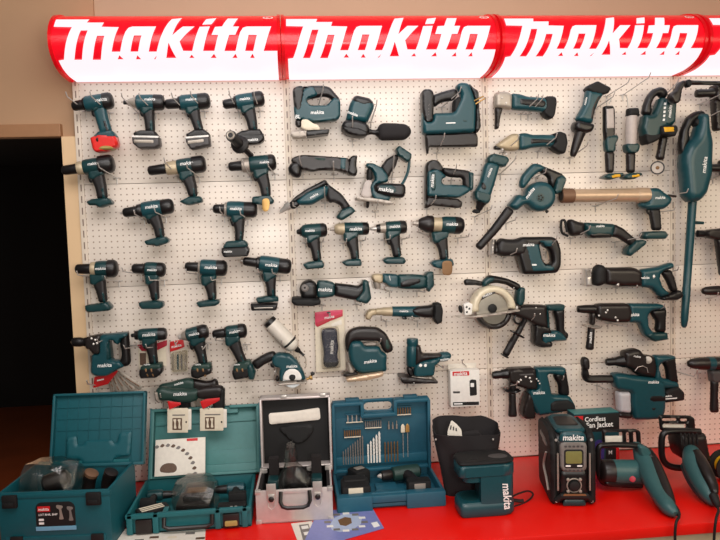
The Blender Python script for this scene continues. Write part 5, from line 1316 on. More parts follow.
WL = 'cordless work lights hanging on hooks'
T = Thing('work_light', 'cordless work light with flat pale panel in a black frame', 'light', WL)
b = T.slab('lamp_body', 'black', [(603.2, 107), (605, 106), (612.5, 106), (614, 110), (614.2, 130), (614, 138), (609, 141), (604, 141.2), (603.2, 130)], 0.09, 0.036, c=0.9)
T.slab('lamp_panel', 'frosted', [(605, 109.5), (612, 108.8), (612.8, 128.4), (605.4, 129)], 0.092, 0.038, r=0.004, c=0.4, sub=b, label='pale lamp panel')
T.slab('joint', 'teal_dark', [(605.6, 136), (616.8, 135), (617.2, 140), (614.5, 143), (614, 152.4), (604.8, 152.4), (603.8, 142)], 0.09, 0.046)
T.slab('handle', 'brown_black', [(604.8, 151.5), (614, 151.5), (613.4, 173), (605.8, 173)], 0.09, 0.036, r=0.016)
ft = T.slab('foot', 'teal_dark', [(600.3, 178), (606.8, 173.8), (621, 172.9), (622, 175.8), (609, 180)], 0.09, 0.064, c=0.6)
T.slab('battery_label', 'yellow', [(607.5, 175.4), (617, 174.5), (617.4, 177.2), (608.5, 178.3)], 0.09, 0.067, r=0.003, c=0.3, sub=ft, label='yellow battery label')
T.add('hanging_loop', 'steel', tube(curve([P(607, 106, .09), P(606.6, 99, .09), P(609, 96, .09), P(611, 99, .09), P(609, 104, .09)]), 0.0022))
T.done()
T = Thing('work_light', 'cordless lantern with milky cylinder and black cap', 'light', WL)
T.slab('cap', 'deep_black', [(627, 108.6), (637.6, 108), (638.6, 116.8), (626.2, 117)], 0.09, 0.052, r=0.02, c=0.9)
T.lathe('lamp_cylinder', 'frosted', (631.6, 116), (630.8, 144.5), [(0, 5.6), (1, 5.8), (27.5, 5.7), (28.5, 5.4)], 0.09, label='milky lamp cylinder')
T.slab('neck', 'teal_dark', [(624, 144), (637.6, 143.6), (637.8, 149), (635.4, 153.6), (626, 153.6), (624.2, 149)], 0.09, 0.056)
T.slab('handle', 'brown_black', [(626, 152.5), (635, 152.5), (634.4, 173), (626.4, 173)], 0.09, 0.036, r=0.016)
ft = T.slab('foot', 'teal_dark', [(621, 177.4), (626.5, 173.6), (638, 172.6), (640.4, 175), (632, 179.4), (624, 179.6)], 0.09, 0.064, c=0.6)
T.slab('battery_label', 'yellow', [(627.6, 175.2), (636, 174.4), (636.6, 177), (628.4, 178)], 0.09, 0.067, r=0.003, c=0.3, sub=ft, label='yellow battery label')
T.add('hanging_loop', 'steel', tube(curve([P(628, 108, .09), P(627, 98, .09), P(624, 94, .09), P(622, 97, .09), P(623.5, 101, .09)]), 0.0022))
T.done()
hk('flat panel work light', ((607, 96), (629.5, 81)))
hk('milky cylinder lantern', ((623, 95), (650.5, 75.5)))

T = Thing('band_saw', 'compact teal saw with looped handle and yellow label, left of the vacuum', 'saw')
b = T.slab('housing', 'teal_dark', [(641, 123), (642, 115), (650.4, 115.8), (655, 106), (658, 98), (673.8, 99.5), (673, 112), (671.8, 125.5), (659, 130), (657.8, 138), (644, 145), (641.2, 135), (639.2, 129)], 0.085, 0.07, r=0.024)
T.slab('side_plate', 'teal_dark', [(661, 100), (673, 101), (671.6, 124), (660.6, 126)], 0.085, 0.076, r=0.008)
T.slab('handle', 'black', [(641, 114.5), (643, 105), (646.3, 96.5), (652, 89.6), (660, 86.6), (666, 90), (667, 97), (661, 99.6), (658, 95), (653.5, 97.6), (650.4, 104), (651, 113), (649, 116.4)], 0.085, 0.046, r=0.02)
T.slab('lower_cap', 'deep_black', [(641, 134), (650, 135), (657.8, 133), (657.6, 139), (651, 143), (643.4, 145.6)], 0.085, 0.073)
bt = T.slab('battery', 'deep_black', [(657.6, 126.6), (673.8, 126), (675, 131), (672.4, 137), (658, 135.6)], 0.10, 0.07, c=0.9)
T.slab('battery_label', 'yellow', [(659.5, 128), (669.8, 127.6), (670.6, 132.6), (660, 133.6)], 0.1, 0.074, r=0.004, c=0.3, sub=bt, label='yellow battery label')
T.text(670, 111, 13, 83, 0.1245, sub=b)
for k in range(5): T.slab('print_mark', 'white_print', [(664.2 - k * .3, 102.6 + k * 4), (666.4 - k * .3, 102.6 + k * 4), (666 - k * .3, 105 + k * 4), (663.8 - k * .3, 105 + k * 4)], 0.1235, 0.001, c=0.2, sub=b)
T.done()
T = Thing('flashlight', 'dark hanging flashlight with round lens below the compact saw', 'light')
T.strip('body', 'brown_black', [(663.8, 136, 8), (661.5, 148, 7.6), (659.5, 160, 8.4)], 0.075)
T.add('lamp_head', 'brown_black', spin(P(657.6, 167.8, 0.055), P(657.4, 167.8, 0.13), [(0, 0.018), (0.01, 0.028), (0.045, 0.031), (0.05, 0.03)]))
T.add('lens', 'steel_soft', spin(P(657.5, 167.8, 0.1052), P(657.5, 167.8, 0.12), [(0, 0.025), (0.001, 0.024), (0.0005, 0.012)]), label='dull round lens')
T.add('bulb', 'copper', spin(P(657.5, 167.8, 0.106), P(657.5, 167.8, 0.12), [(0, 0.008), (0.003, 0.005)]))
T.done()
hk('compact looped-handle saw', ((657, 104), (679, 80)))

T = Thing('pole_tool', 'black pole tool running off the right edge under the sign', 'tool')
T.slab('head', 'brown_black', [(668, 97), (671, 92.5), (674, 91.5), (679, 82), (683, 80.6), (685, 84), (680, 90), (678.6, 102), (674, 104.5), (670, 102)], 0.16, 0.05)
T.strip('shaft', 'black', [(680, 83.5, 4.6), (688, 82.6, 5), (704, 83, 4.2), (740, 83.4, 4.2)], 0.16)
T.slab('clamp', 'deep_black', [(684, 80.6), (690, 79.4), (691, 86), (686, 88.6)], 0.16, 0.04)
T.done()
T = Thing('rotary_hammer', 'dark drill cut off by the right edge, directly below the pole tool', 'rotary hammer', RH)
T.lathe('chuck', 'black', (695.5, 93.6), (716, 92.8), [(0, 2), (0.8, 4), (4, 4.5), (12, 4), (16, 5), (20, 6)], 0.09)
T.slab('housing', 'brown_black', [(712, 85), (745, 83), (748, 106), (722, 106), (713, 101)], 0.09, 0.07)
T.slab('lower_housing', 'brown_black', [(711.6, 100), (722, 100), (724, 130), (714, 131.4)], 0.09, 0.05)
T.slab('handle', 'black', [(738, 100), (748, 100), (749, 131), (740, 131)], 0.09, 0.042)
T.done()
hk('cut-off drill below the pole tool', ((700, 104), (722, 93)))

# stick vacuum
T = Thing('stick_vacuum', 'tall teal stick vacuum with black loop handle and long tube', 'vacuum cleaner')
b = T.slab('housing', 'teal', [(692, 137), (695.6, 126), (697, 114), (705.8, 114), (706.8, 128), (710, 142.5), (709, 175), (704, 193.4), (697, 201.5), (686.4, 202.5), (682.2, 195.4), (679.4, 165), (680.3, 156), (684, 146)], 0.10, 0.10, r=0.045)
T.slab('handle', 'black', [(678.3, 151), (678.4, 142), (680.3, 130.3), (686.4, 117), (694.6, 111.4), (702.7, 111), (706, 116), (703, 119.6), (698.6, 118.4), (692.6, 122), (687.6, 131), (688.6, 140), (684, 148.6), (681, 157)], 0.09, 0.046, r=0.02)
T.slab('trigger', 'deep_black', [(693.5, 119.5), (699.5, 117.6), (700.5, 124), (696, 128), (692.8, 125)], 0.095, 0.05)
T.lathe('tube', 'teal', (692.6, 199), (684.2, 323), [(0, 4.6), (6, 4.4), (60, 4.2), (88, 4), (88.5, 4.3), (120, 3.8), (127, 3.0), (129, 1.2)], 0.08)
T.lathe('tube_clip', 'teal_dark', (696, 222.6), (704, 223), [(0, 1.8), (7.5, 1.4)], 0.08)
T.lathe('vent', 'grey_plastic', (700, 171), (700.6, 171), [(0, 0.2), (0.2, 0.2)], 0.14) if False else None
T.text(704.6, 164.5, 17, 83, 0.152, sub=b)
T.done()
hk('tall stick vacuum', ((702, 120), (727, 107)), ((668, 195), (688, 191.5)))

# right edge tools
def edge_tool(label, short, chuck_a, chuck_b, prof, body, handle, hookb=None, cat='drill'):
    T = Thing('hammer_drill', label, cat, 'dark drills cut off by the right edge')
    T.lathe('chuck', 'black', chuck_a, chuck_b, prof, 0.09)
    T.slab('housing', 'brown_black', body, 0.09, 0.062)
    if handle: T.slab('handle', 'black', handle, 0.09, 0.042)
    T.done()
    if hookb: hk(short, hookb)
edge_tool('dark drill cut off by the right edge beside the vacuum body', 'drill beside the vacuum body', (709.5, 168), (724, 168), [(0, 3), (0.6, 4), (6, 4.4), (14, 5)], [(720, 160), (752, 158), (754, 176), (722, 176)], [(738, 172), (750, 172), (754, 200), (742, 202)], (713, 178))
edge_tool('dark drill cut off by the right edge beside the vacuum tube', 'drill beside the vacuum tube', (696.6, 233.6), (707, 234), [(0, 2.6), (0.6, 3.7), (6, 3.8), (8, 2.8), (11, 3.4)], [(703, 232), (708, 229.6), (730, 227.4), (750, 227), (752, 240), (716, 239.6), (705, 237.6)], [(715, 238), (726, 238), (731, 275), (720, 276)], (712, 246))
T = Thing('grease_gun_barrel', 'rounded black tool nose cut off by the right edge near the vacuum tip', 'tool')
T.name = 'hammer_drill'
T.lathe('barrel', 'brown_black', (702, 291), (740, 290), [(0, 1.5), (0.8, 3), (4, 4.4), (10, 5), (18, 5.2), (38, 5.4)], 0.10)
T.slab('housing', 'black', [(732, 284), (756, 283), (757, 298), (734, 298)], 0.10, 0.062)
T.done()
hk('rounded black tool nose', ((709, 298), (718, 295)))
T = Thing('hammer_drill', 'large black demolition drill with teal ring at the right edge', 'drill')
T.lathe('nose_cone', 'brown_black', (687.3, 363.6), (707.5, 363.6), [(0, 1.5), (0.8, 3), (4, 5), (10, 6.4), (20.5, 7)], 0.10)
T.lathe('collar_ring', 'teal', (707, 363.6), (714, 363.6), [(0, 6.8), (0.4, 7.3), (6, 7.3), (6.4, 6.8)], 0.10, label='teal ring')
T.lathe('housing', 'brown_black', (713, 363.6), (750, 363.6), [(0, 6.6), (1, 7.2), (36, 7.6), (38, 6)], 0.10)
T.slab('neck', 'grey_dark', [(708.6, 370), (721, 370), (720.6, 381), (710.5, 383)], 0.10, 0.05)
s_ = T.strip('side_handle', 'rubber', [(714.4, 380, 7.6), (714, 396, 7), (714.2, 412.5, 8.4)], 0.11)
T.slab('rear_handle', 'black', [(738, 370), (748, 370), (750, 400), (741, 400)], 0.10, 0.042)
T.done()
hk('demolition drill with teal ring', ((698, 373), (697, 372)))
# ------------------------------------------------------------------ things on the counter
Z0 = 0.75
class Frame:
    """local axes: u to the right, v to the back, w up"""
    def __init__(self, o, yaw=0.0, tilt=0.0):
        self.o = np.array(o, float)
        a = math.radians(yaw); b = math.radians(tilt)
        self.u = np.array((math.cos(a), math.sin(a), 0)); v0 = np.array((-math.sin(a), math.cos(a), 0)); z = np.array((0, 0, 1.))
        self.v = v0 * math.cos(b) - z * math.sin(b)      # tilt leans the top back
        self.w = z * math.cos(b) + v0 * math.sin(b)
    def p(self, u, v, w): return self.o + self.u * u + self.v * v + self.w * w
    def box(self, lo, hi, bev=0.004): return xf(box(lo, hi, bev), lambda q: self.p(*q))
    def slab(self, pts, v, t, r=None, c=0.006, holes=(), s=0.009):
        """outline in (u, w), centred on depth v"""
        loops = [resample(roundpoly(L, c), s) for L in [pts] + list(holes)]
        V, Fc = pillow(loops, t, r if r is not None else min(0.01, t * 0.4), s)
        return framed(V, self.p(0, v, 0), self.u, self.w, -self.v), Fc
    def flat(self, pts, w, t, r=None, c=0.006, s=0.009):
        """outline in (u, v) lying at height w"""
        loops = [resample(roundpoly(pts, c), s)]
        V, Fc = pillow(loops, t, r if r is not None else min(0.01, t * 0.4), s)
        return framed(V, self.p(0, 0, w), self.u, self.v, self.w), Fc
    def text(self, txt, u, w, width, v=-0.001, slant=0.12, ang=0):
        a = math.radians(ang)
        return lettering(txt, width, self.p(u, v, w), self.u * math.cos(a) + self.w * math.sin(a), -self.u * math.sin(a) + self.w * math.cos(a), slant)
    def tube(self, pts, r, n=8, k=0): 
        q = [self.p(*x) for x in pts]
        return tube(curve(q, k) if k else q, r, n)
def rect(a, b, c, d): return [(a, b), (c, b), (c, d), (a, d)]
def tray(fr, W, D, H, wl=0.012, front=None, bev=0.004):
    fh = front or H
    return join(fr.box((0, 0, 0), (W, D, wl), bev), fr.box((0, 0, 0), (W, wl, fh), bev), fr.box((0, D - wl, 0), (W, D, H), bev),
                fr.box((0, wl * .5, 0), (wl, D - wl * .5, H), bev), fr.box((W - wl, wl * .5, 0), (W, D - wl * .5, H), bev))
def limb(pts, n=14, k=4, squash=1.0):
    """(x, y, d, r) photo pixels with their depth: a swelling tube"""
    q = curve([np.array(P(x, y, d)) for x, y, d, r in pts], k)
    rr = curve([np.array((r * K(d), 0, 0)) for x, y, d, r in pts], k)
    rs = [max(0.0015, float(a[0])) for a in rr]
    e0 = q[0] - (q[1] - q[0]) / np.linalg.norm(q[1] - q[0]) * rs[0] * 0.4
    e1 = q[-1] + (q[-1] - q[-2]) / np.linalg.norm(q[-1] - q[-2]) * rs[-1] * 0.4
    return tube([e0] + q + [e1], [rs[0] * 0.6] + rs + [rs[-1] * 0.6], n)
def add_drill(T, fr, u, v, w, s=1.0, flip=False, tealm='teal'):
    """a small drill lying on its side in a case"""
    k = -1 if flip else 1
    p = lambda a, b, c=0.0: fr.p(u + k * a * s, v + b * s, w + c * s)
    h = T.add('housing', tealm, spin(p(0, 0), p(0.1, 0), [(0.02 * s, 0.022 * s), (0.025 * s, 0.028 * s), (0.08 * s, 0.03 * s), (0.1 * s, 0.026 * s), (0.108 * s, 0.012 * s)]))
    T.add('chuck', 'black', spin(p(0, 0), p(0.1, 0), [(-0.05 * s, 0.006 * s), (-0.045 * s, 0.013 * s), (-0.01 * s, 0.02 * s), (0.02 * s, 0.021 * s)]))
    T.add('handle', 'rubber', tube([p(0.06, 0), p(0.068, -0.05), p(0.075, -0.1)], [0.021 * s, 0.017 * s, 0.016 * s], 10))
    V, Fc = box((-0.04 * s, -0.02 * s, -0.03 * s), (0.04 * s, 0.02 * s, 0.03 * s), 0.006)
    c = p(0.078, -0.115)
    T.add('battery', 'deep_black', ([c + fr.u * q[0] + fr.v * q[1] + fr.w * q[2] for q in V], Fc))
    return h

# ---- large stacking case, far left
f = Frame((-0.172, -0.612, Z0), -4.5)
W, D, H = 0.395, 0.295, 0.212
T = Thing('stacking_case', 'large open teal stacking case at far left with product sticker on its front', 'tool case', 'plastic tool cases on the counter')
b = T.add('case_body', 'case_teal', join(tray(f, W, D, H, 0.011), f.box((0.02, -0.004, 0.02), (W - 0.02, 0.004, 0.05), 0.003), f.box((-0.003, -0.003, H - 0.022), (W + 0.003, 0.012, H - 0.006), 0.003)))
for u in (0.045, W - 0.055): T.add('latch', 'deep_black', join(f.box((u - 0.026, -0.014, H - 0.052), (u + 0.026, 0.001, H - 0.006), 0.004), f.box((u - 0.018, -0.02, H - 0.046), (u + 0.018, -0.012, H - 0.03), 0.003)))
for u in (0.06, W - 0.05): T.add('lower_catch', 'deep_black', join(f.box((u - 0.022, -0.01, 0.012), (u + 0.022, 0.001, 0.054), 0.003), f.box((u - 0.012, -0.012, 0.026), (u - 0.004, -0.009, 0.032), 0.001), f.box((u + 0.004, -0.012, 0.026), (u + 0.012, -0.009, 0.032), 0.001)))
st = T.add('sticker', 'deep_black', f.slab([(0.131, 0.072), (0.27, 0.072), (0.27, 0.174), (0.131, 0.174)], -0.001, 0.003, 0.001, c=0.014), label='black product sticker')
sf = Frame(f.p(0, 0, -0.026), -4.5)
T.add('sticker_stripe', 'sky_blue', sf.slab(rect(0.129, 0.097, 0.272, 0.112), -0.0025, 0.002, 0.0005, c=0.001), st)
T.add('red_patch', 'red', sf.slab(rect(0.139, 0.166, 0.183, 0.186), -0.0028, 0.002, 0.0005, c=0.001), st)
T.add('lettering', 'white_print', sf.text('makita', 0.161, 0.176, 0.038, -0.0042), st)
T.add('lettering', 'white_print', sf.text('LXT BHR, BHP', 0.175, 0.155, 0.066, -0.0032), st)
for a, c_ in ((0.141, 0.133), (0.141, 0.12)): T.add('spec_mark', 'white_print', sf.slab(rect(a, c_, a + 0.018, c_ + 0.008), -0.0028, 0.001, 0.0004, c=0.001), st)
T.add('tool_picture', 'steel_soft', sf.slab([(0.205, 0.19), (0.228, 0.186), (0.228, 0.178), (0.222, 0.176), (0.226, 0.15), (0.23, 0.136), (0.212, 0.136), (0.216, 0.15), (0.215, 0.174), (0.205, 0.178)], -0.0026, 0.001, 0.0004, c=0.003), st)
T.add('tool_picture', 'grey_plastic', sf.slab([(0.242, 0.184), (0.264, 0.18), (0.264, 0.172), (0.256, 0.17), (0.26, 0.146), (0.264, 0.13), (0.246, 0.13), (0.25, 0.146), (0.25, 0.168), (0.242, 0.172)], -0.0026, 0.001, 0.0004, c=0.003), st)
lf = Frame(f.p(0.062, D + 0.002, H - 0.016), -4.5, 16)
lid = T.add('lid', 'case_teal', join(lf.box((0, 0, 0), (0.372, 0.012, 0.288), 0.004), lf.box((0, -0.02, 0), (0.01, 0.002, 0.288), 0.003), lf.box((0.362, -0.02, 0), (0.372, 0.002, 0.288), 0.003), lf.box((0, -0.02, 0.278), (0.372, 0.002, 0.288), 0.003), lf.box((0, -0.022, 0), (0.372, 0.002, 0.012), 0.003)))
ribs = [lf.box((0.012 + 0.0435 * i, -0.003, 0.012), (0.0135 + 0.0435 * i, 0.002, 0.28), 0.0004) for i in range(9)] + [lf.box((0.01, -0.003, 0.14 + 0.045 * i), (0.362, 0.002, 0.142 + 0.045 * i), 0.0004) for i in range(3)]
T.add('lid_ribs', 'case_teal', join(*ribs), lid)
T.add('carry_handle', 'case_teal', lf.slab([(0.065, 0.03), (0.12, 0.028), (0.13, 0.008), (0.25, 0.008), (0.255, 0.03), (0.315, 0.036), (0.32, 0.13), (0.27, 0.126), (0.262, 0.085), (0.248, 0.085), (0.244, 0.1), (0.135, 0.1), (0.13, 0.082), (0.105, 0.082), (0.1, 0.12), (0.06, 0.116)], -0.008, 0.02, 0.006, c=0.006), lid)
T.add('hinge_bar', 'case_green', f.box((0.015, D - 0.006, H - 0.004), (W - 0.02, D + 0.004, H + 0.01), 0.003))
T.done()
T = Thing('bagged_tool', 'brown tool in a crumpled clear plastic bag inside the far left case', 'bag')
T.add('tool_body', 'brown_black', spin(f.p(0.12, 0.09, 0.2), f.p(0.22, 0.12, 0.225), [(0, 0.02), (0.01, 0.034), (0.06, 0.036), (0.09, 0.03), (0.1, 0.01)]))
T.add('tool_grip', 'brown_black', tube([f.p(0.16, 0.1, 0.2), f.p(0.15, 0.13, 0.12), f.p(0.15, 0.15, 0.03)], [0.03, 0.024, 0.03], 10))
def crumple(fr, lo, hi, seed, n=9):
    """crumpled film: a lumpy closed skin"""
    rnd = random.Random(seed)
    bm = bmesh.new(); bmesh.ops.create_icosphere(bm, subdivisions=3, radius=1)
    lo, hi = np.array(lo), np.array(hi); c = (lo + hi) / 2; h = (hi - lo) / 2
    dirs = [np.array([rnd.gauss(0, 1) for _ in range(3)]) for _ in range(14)]
    V = []
    for v in bm.verts:
        q = np.array(v.co); k = 1 + sum(0.06 * abs(math.sin(3.1 * float(q @ d))) for d in dirs) - 0.3
        V.append(fr.p(*(c + h * np.clip(q * k, -1, 1))))
    bm.verts.index_update()
    Fc = [tuple(v.index for v in fc.verts) for fc in bm.faces]; bm.free()
    return V, Fc
T.add('plastic_bag', 'clear_film', crumple(f, (0.04, 0.04, 0.12), (0.245, 0.2, 0.285), 3), label='clear crumpled plastic bag', sharp=20)
T.done()
for i, (u, v, lb) in enumerate(((0.235, 0.21, 'brown rounded tool end beside the bag in the far left case'), (0.31, 0.21, 'dark tool end at the right inside the far left case'))):
    T = Thing('grinder_handle', lb, 'tool', 'tool ends in the far left case')
    T.add('body', 'brown_black', tube(curve([f.p(u, v, 0.02), f.p(u, v, 0.11), f.p(u + 0.008, v, 0.165), f.p(u + 0.02, v - 0.01, 0.195)], 5), 0.026, 12))
    T.add('end_cap', ['tube_brown', 'brown_black'][i], spin(f.p(u + 0.02, v - 0.01, 0.195), f.p(u + 0.035, v - 0.015, 0.225), [(0, 0.026), (0.012, 0.027), (0.016, 0.018)]))
    T.done()

# ---- open green drill case
g = Frame((0.25, -0.555, Z0), 0)
W, D, H = 0.46, 0.36, 0.077
T = Thing('drill_case', 'open green case with booklet in lid and bagged tools, left of the aluminium case', 'tool case', 'plastic tool cases on the counter')
b = T.add('case_body', 'case_green', join(tray(g, W, D, H, 0.012), *[g.box((u, -0.012, 0.004), (u + 0.022, 0.004, H + 0.004), 0.004) for u in (0.004, 0.098, 0.325, 0.425)], g.box((0.13, 0.012, 0.05), (0.15, 0.06, H), 0.004), g.box((0.0, -0.012, H - 0.014), (W, 0.004, H + 0.004), 0.004)))
for u, m_ in ((0.066, 'brown_black'), (0.385, 'brown_black')):
    lt = T.add('latch', m_, g.box((u - 0.03, -0.014, 0.006), (u + 0.03, 0.002, H - 0.018), 0.004))
T.add('latch_plate', 'pale_yellow', g.slab(rect(0.362, 0.014, 0.408, 0.034), -0.015, 0.004, 0.001, c=0.003), label='dull yellow latch plate')
T.add('carry_handle', 'brown_black', g.tube([(0.14, -0.006, 0.06), (0.14, -0.018, 0.03), (0.16, -0.02, 0.022), (0.295, -0.02, 0.022), (0.315, -0.018, 0.03), (0.315, -0.006, 0.06)], 0.008))
gl = Frame(g.p(0.018, D + 0.004, H - 0.004), 0, 24)
GW, GH = 0.462, 0.292
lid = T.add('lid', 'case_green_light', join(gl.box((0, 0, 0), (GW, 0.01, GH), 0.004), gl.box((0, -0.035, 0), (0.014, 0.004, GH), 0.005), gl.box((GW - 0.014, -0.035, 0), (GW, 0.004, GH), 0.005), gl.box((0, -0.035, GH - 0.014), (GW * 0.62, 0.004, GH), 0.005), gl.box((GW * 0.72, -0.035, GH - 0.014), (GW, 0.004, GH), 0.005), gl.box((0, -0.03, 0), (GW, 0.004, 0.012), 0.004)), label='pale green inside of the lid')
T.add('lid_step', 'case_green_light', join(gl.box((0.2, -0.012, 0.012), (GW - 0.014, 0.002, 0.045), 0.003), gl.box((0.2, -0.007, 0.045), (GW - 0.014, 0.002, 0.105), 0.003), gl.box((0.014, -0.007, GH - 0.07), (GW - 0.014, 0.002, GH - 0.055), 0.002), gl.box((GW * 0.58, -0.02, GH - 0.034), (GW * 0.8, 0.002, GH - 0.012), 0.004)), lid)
T.add('lid_rim', 'case_green', join(gl.box((-0.004, -0.036, -0.002), (0.004, 0.006, GH + 0.003), 0.003), gl.box((GW - 0.004, -0.036, -0.002), (GW + 0.004, 0.006, GH + 0.003), 0.003), gl.box((-0.004, -0.004, GH - 0.003), (GW + 0.004, 0.006, GH + 0.003), 0.003)), lid)
T.add('hinge', 'case_green', g.box((0.01, D - 0.006, H - 0.012), (W - 0.01, D + 0.01, H + 0.004), 0.003))
T.done()
T = Thing('booklet', 'white instruction booklet with tool pictures leaning in the green case lid', 'booklet')
bk = Frame(gl.p(0.026, -0.05, 0.008), 0, 24)
cv = T.add('cover', 'paper', join(bk.box((0, 0, 0), (0.208, 0.008, 0.15), 0.001)))
T.add('red_patch', 'red', bk.slab(rect(0.13, 0.137, 0.176, 0.148), -0.0005, 0.001, 0.0004, c=0.001), cv)
T.add('drill_picture', 'photo_brown', bk.slab([(0.02, 0.018), (0.05, 0.012), (0.085, 0.012), (0.094, 0.03), (0.08, 0.05), (0.045, 0.052), (0.024, 0.04)], -0.0006, 0.001, 0.0004, c=0.006), cv)
rnd = random.Random(8)
for i in range(11):
    a = math.radians(106 - 10.5 * i)
    x, y = 0.04 + 0.125 * math.cos(a), 0.0 + 0.125 * math.sin(a)
    T.add('small_picture', 'photo_brown' if i % 2 else 'grey_plastic', bk.slab([(x - 0.011, y - 0.003), (x + 0.003, y - 0.008), (x + 0.012, y + 0.002), (x + 0.001, y + 0.009)], -0.0006, 0.001, 0.0004, c=0.003, s=0.004), cv)
T.done()
T = Thing('bagged_charger', 'black charger in crumpled clear plastic in the middle of the green case', 'charger')
T.add('charger_body', 'brown_black', join(g.box((0.17, 0.06, 0.013), (0.3, 0.2, 0.075), 0.01), g.box((0.19, 0.1, 0.07), (0.3, 0.24, 0.1), 0.012)))
T.add('charger_label', 'copper', xf(box((0.205, 0.118, 0.1), (0.28, 0.17, 0.1015), 0.0005), lambda q: g.p(*q)), 0)
T.add('plastic_bag', 'clear_film', crumple(g, (0.15, 0.05, 0.014), (0.32, 0.27, 0.135), 12), label='clear crumpled plastic bag', sharp=20)
T.done()
T = Thing('cordless_drill', 'teal drill lying at the left inside the open green case', 'drill', 'drills lying in the open green case')
add_drill(T, g, 0.112, 0.22, 0.06, 0.75, flip=True, tealm='teal_dark'); T.done()
T = Thing('cordless_drill', 'teal drill lying at the right inside the open green case', 'drill', 'drills lying in the open green case')
add_drill(T, g, 0.335, 0.21, 0.07, 0.85, tealm='teal'); T.done()
T = Thing('battery_pack', 'black battery pack with pale stripes at the left front of the green case', 'battery')
q = Frame(g.p(0.03, 0.05, 0.014), 28)
bb = T.add('battery_body', 'deep_black', q.box((0, -0.03, 0), (0.12, 0.03, 0.055), 0.008))
for i in range(3): T.add('contact_stripe', 'card_cream', q.box((0.012, -0.02 + 0.016 * i, 0.0545), (0.1, -0.014 + 0.016 * i, 0.057), 0.0005), bb)
T.done()
T = Thing('battery_pack', 'black battery with two shiny contacts at the right front of the green case', 'battery')
q = Frame(g.p(0.33, 0.045, 0.014), 0)
bb = T.add('battery_body', 'deep_black', q.box((0, -0.02, 0), (0.11, 0.03, 0.06), 0.008))
T.add('battery_label', 'white_print', q.box((0.008, -0.021, 0.03), (0.07, -0.0195, 0.038), 0.0004), bb)
for u in (0.05, 0.066): T.add('contact', 'steel', q.box((u, -0.024, 0.046), (u + 0.01, -0.018, 0.06), 0.002), bb)
T.done()

# ---- aluminium case
a_ = Frame((0.727, -0.54, Z0), -2.0)
W, D, H = 0.291, 0.305, 0.129
T = Thing('aluminium_case', 'open silver aluminium case lined with black foam', 'case')
b = T.add('case_body', 'aluminium', tray(a_, W, D, H, 0.008, bev=0.003))
T.add('foam_lining', 'foam', join(a_.box((0.008, 0.008, 0.008), (W - 0.008, D - 0.008, 0.03), 0.002), a_.box((0.008, 0.008, 0.02), (0.02, D - 0.01, H - 0.004), 0.002), a_.box((W - 0.02, 0.008, 0.02), (W - 0.008, D - 0.01, H - 0.004), 0.002), a_.box((0.01, D - 0.03, 0.02), (W - 0.01, D - 0.009, H - 0.004), 0.002), a_.box((0.01, 0.009, 0.02), (W - 0.01, 0.02, H - 0.004), 0.002)), label='black foam lining')
for u in (0, W):
    for w_ in (0, H):
        du = 0.02 if u == 0 else -0.02; dw = 0.014 if w_ == 0 else -0.014
        T.add('corner_guard', 'steel', a_.box((min(u, u + du) - 0.002 * (u == 0), -0.003, min(w_, w_ + dw) - 0.001), (max(u, u + du) + 0.002 * (u > 0), 0.016, max(w_, w_ + dw) + 0.002), 0.004))
for u in (0.06, 0.235):
    lt = T.add('latch', 'steel', join(a_.box((u - 0.018, -0.006, H - 0.03), (u + 0.018, 0.002, H + 0.026), 0.002), a_.box((u - 0.013, -0.012, H - 0.044), (u + 0.013, -0.002, H - 0.014), 0.003)), label='steel latch')
    T.add('latch_knob', 'brown_black', spin(a_.p(u, -0.01, H - 0.03), a_.p(u, -0.03, H - 0.03), [(0, 0.011), (0.006, 0.01), (0.008, 0.005)]), lt)
    T.add('wire_bail', 'wire', a_.tube([(u - 0.012, -0.006, H - 0.04), (u - 0.012, -0.01, H - 0.06), (u, -0.012, H - 0.07), (u + 0.012, -0.01, H - 0.06), (u + 0.012, -0.006, H - 0.04)], 0.0016), lt)
T.add('carry_handle', 'black', a_.tube([(0.096, -0.004, H - 0.006), (0.094, -0.02, H - 0.04), (0.102, -0.024, H - 0.056), (0.12, -0.026, H - 0.062), (0.18, -0.026, H - 0.062), (0.198, -0.024, H - 0.056), (0.206, -0.02, H - 0.04), (0.204, -0.004, H - 0.006)], 0.0075))
T.add('handle_plate', 'aluminium', a_.box((0.085, -0.004, H - 0.014), (0.215, 0.002, H - 0.002), 0.001))
al = Frame(a_.p(0.007, D - 0.02, H + 0.003), -2.0, 4)
LH = 0.288
lid = T.add('lid', 'aluminium', join(al.box((0, -0.07, 0), (0.009, 0.006, LH), 0.003), al.box((W - 0.009, -0.07, 0), (W, 0.006, LH), 0.003), al.box((0, -0.07, LH - 0.009), (W, 0.006, LH), 0.003), al.box((0, -0.07, 0), (W, 0.006, 0.007), 0.003), al.box((0.002, -0.002, 0.002), (W - 0.002, 0.006, LH - 0.002), 0.002)))
T.add('lid_foam', 'deep_black', join(al.box((0.009, -0.02, 0.008), (W - 0.009, -0.001, LH - 0.009), 0.003), al.slab([(0.06, 0.16), (0.23, 0.165), (0.2, 0.1), (0.14, 0.075)], -0.022, 0.02, 0.008, c=0.02)), lid, 'black foam in the lid')
T.add('card_pocket', 'paper', al.slab([(0.036, 0.172), (0.248, 0.182), (0.246, 0.232), (0.15, 0.222), (0.034, 0.218)], -0.028, 0.012, 0.003, c=0.006), lid, 'white paper tucked in the lid')
for u in (0.01, 0.2, W - 0.016): T.add('hinge', 'steel', a_.box((u - 0.008, D - 0.11, H - 0.004), (u + 0.022, D - 0.095, H + 0.014), 0.002), label='steel hinge')
for u in (0.1, 0.26): T.add('latch_catch', 'steel', al.box((u - 0.012, -0.072, LH - 0.004), (u + 0.012, -0.055, LH + 0.01), 0.002), lid)
T.done()
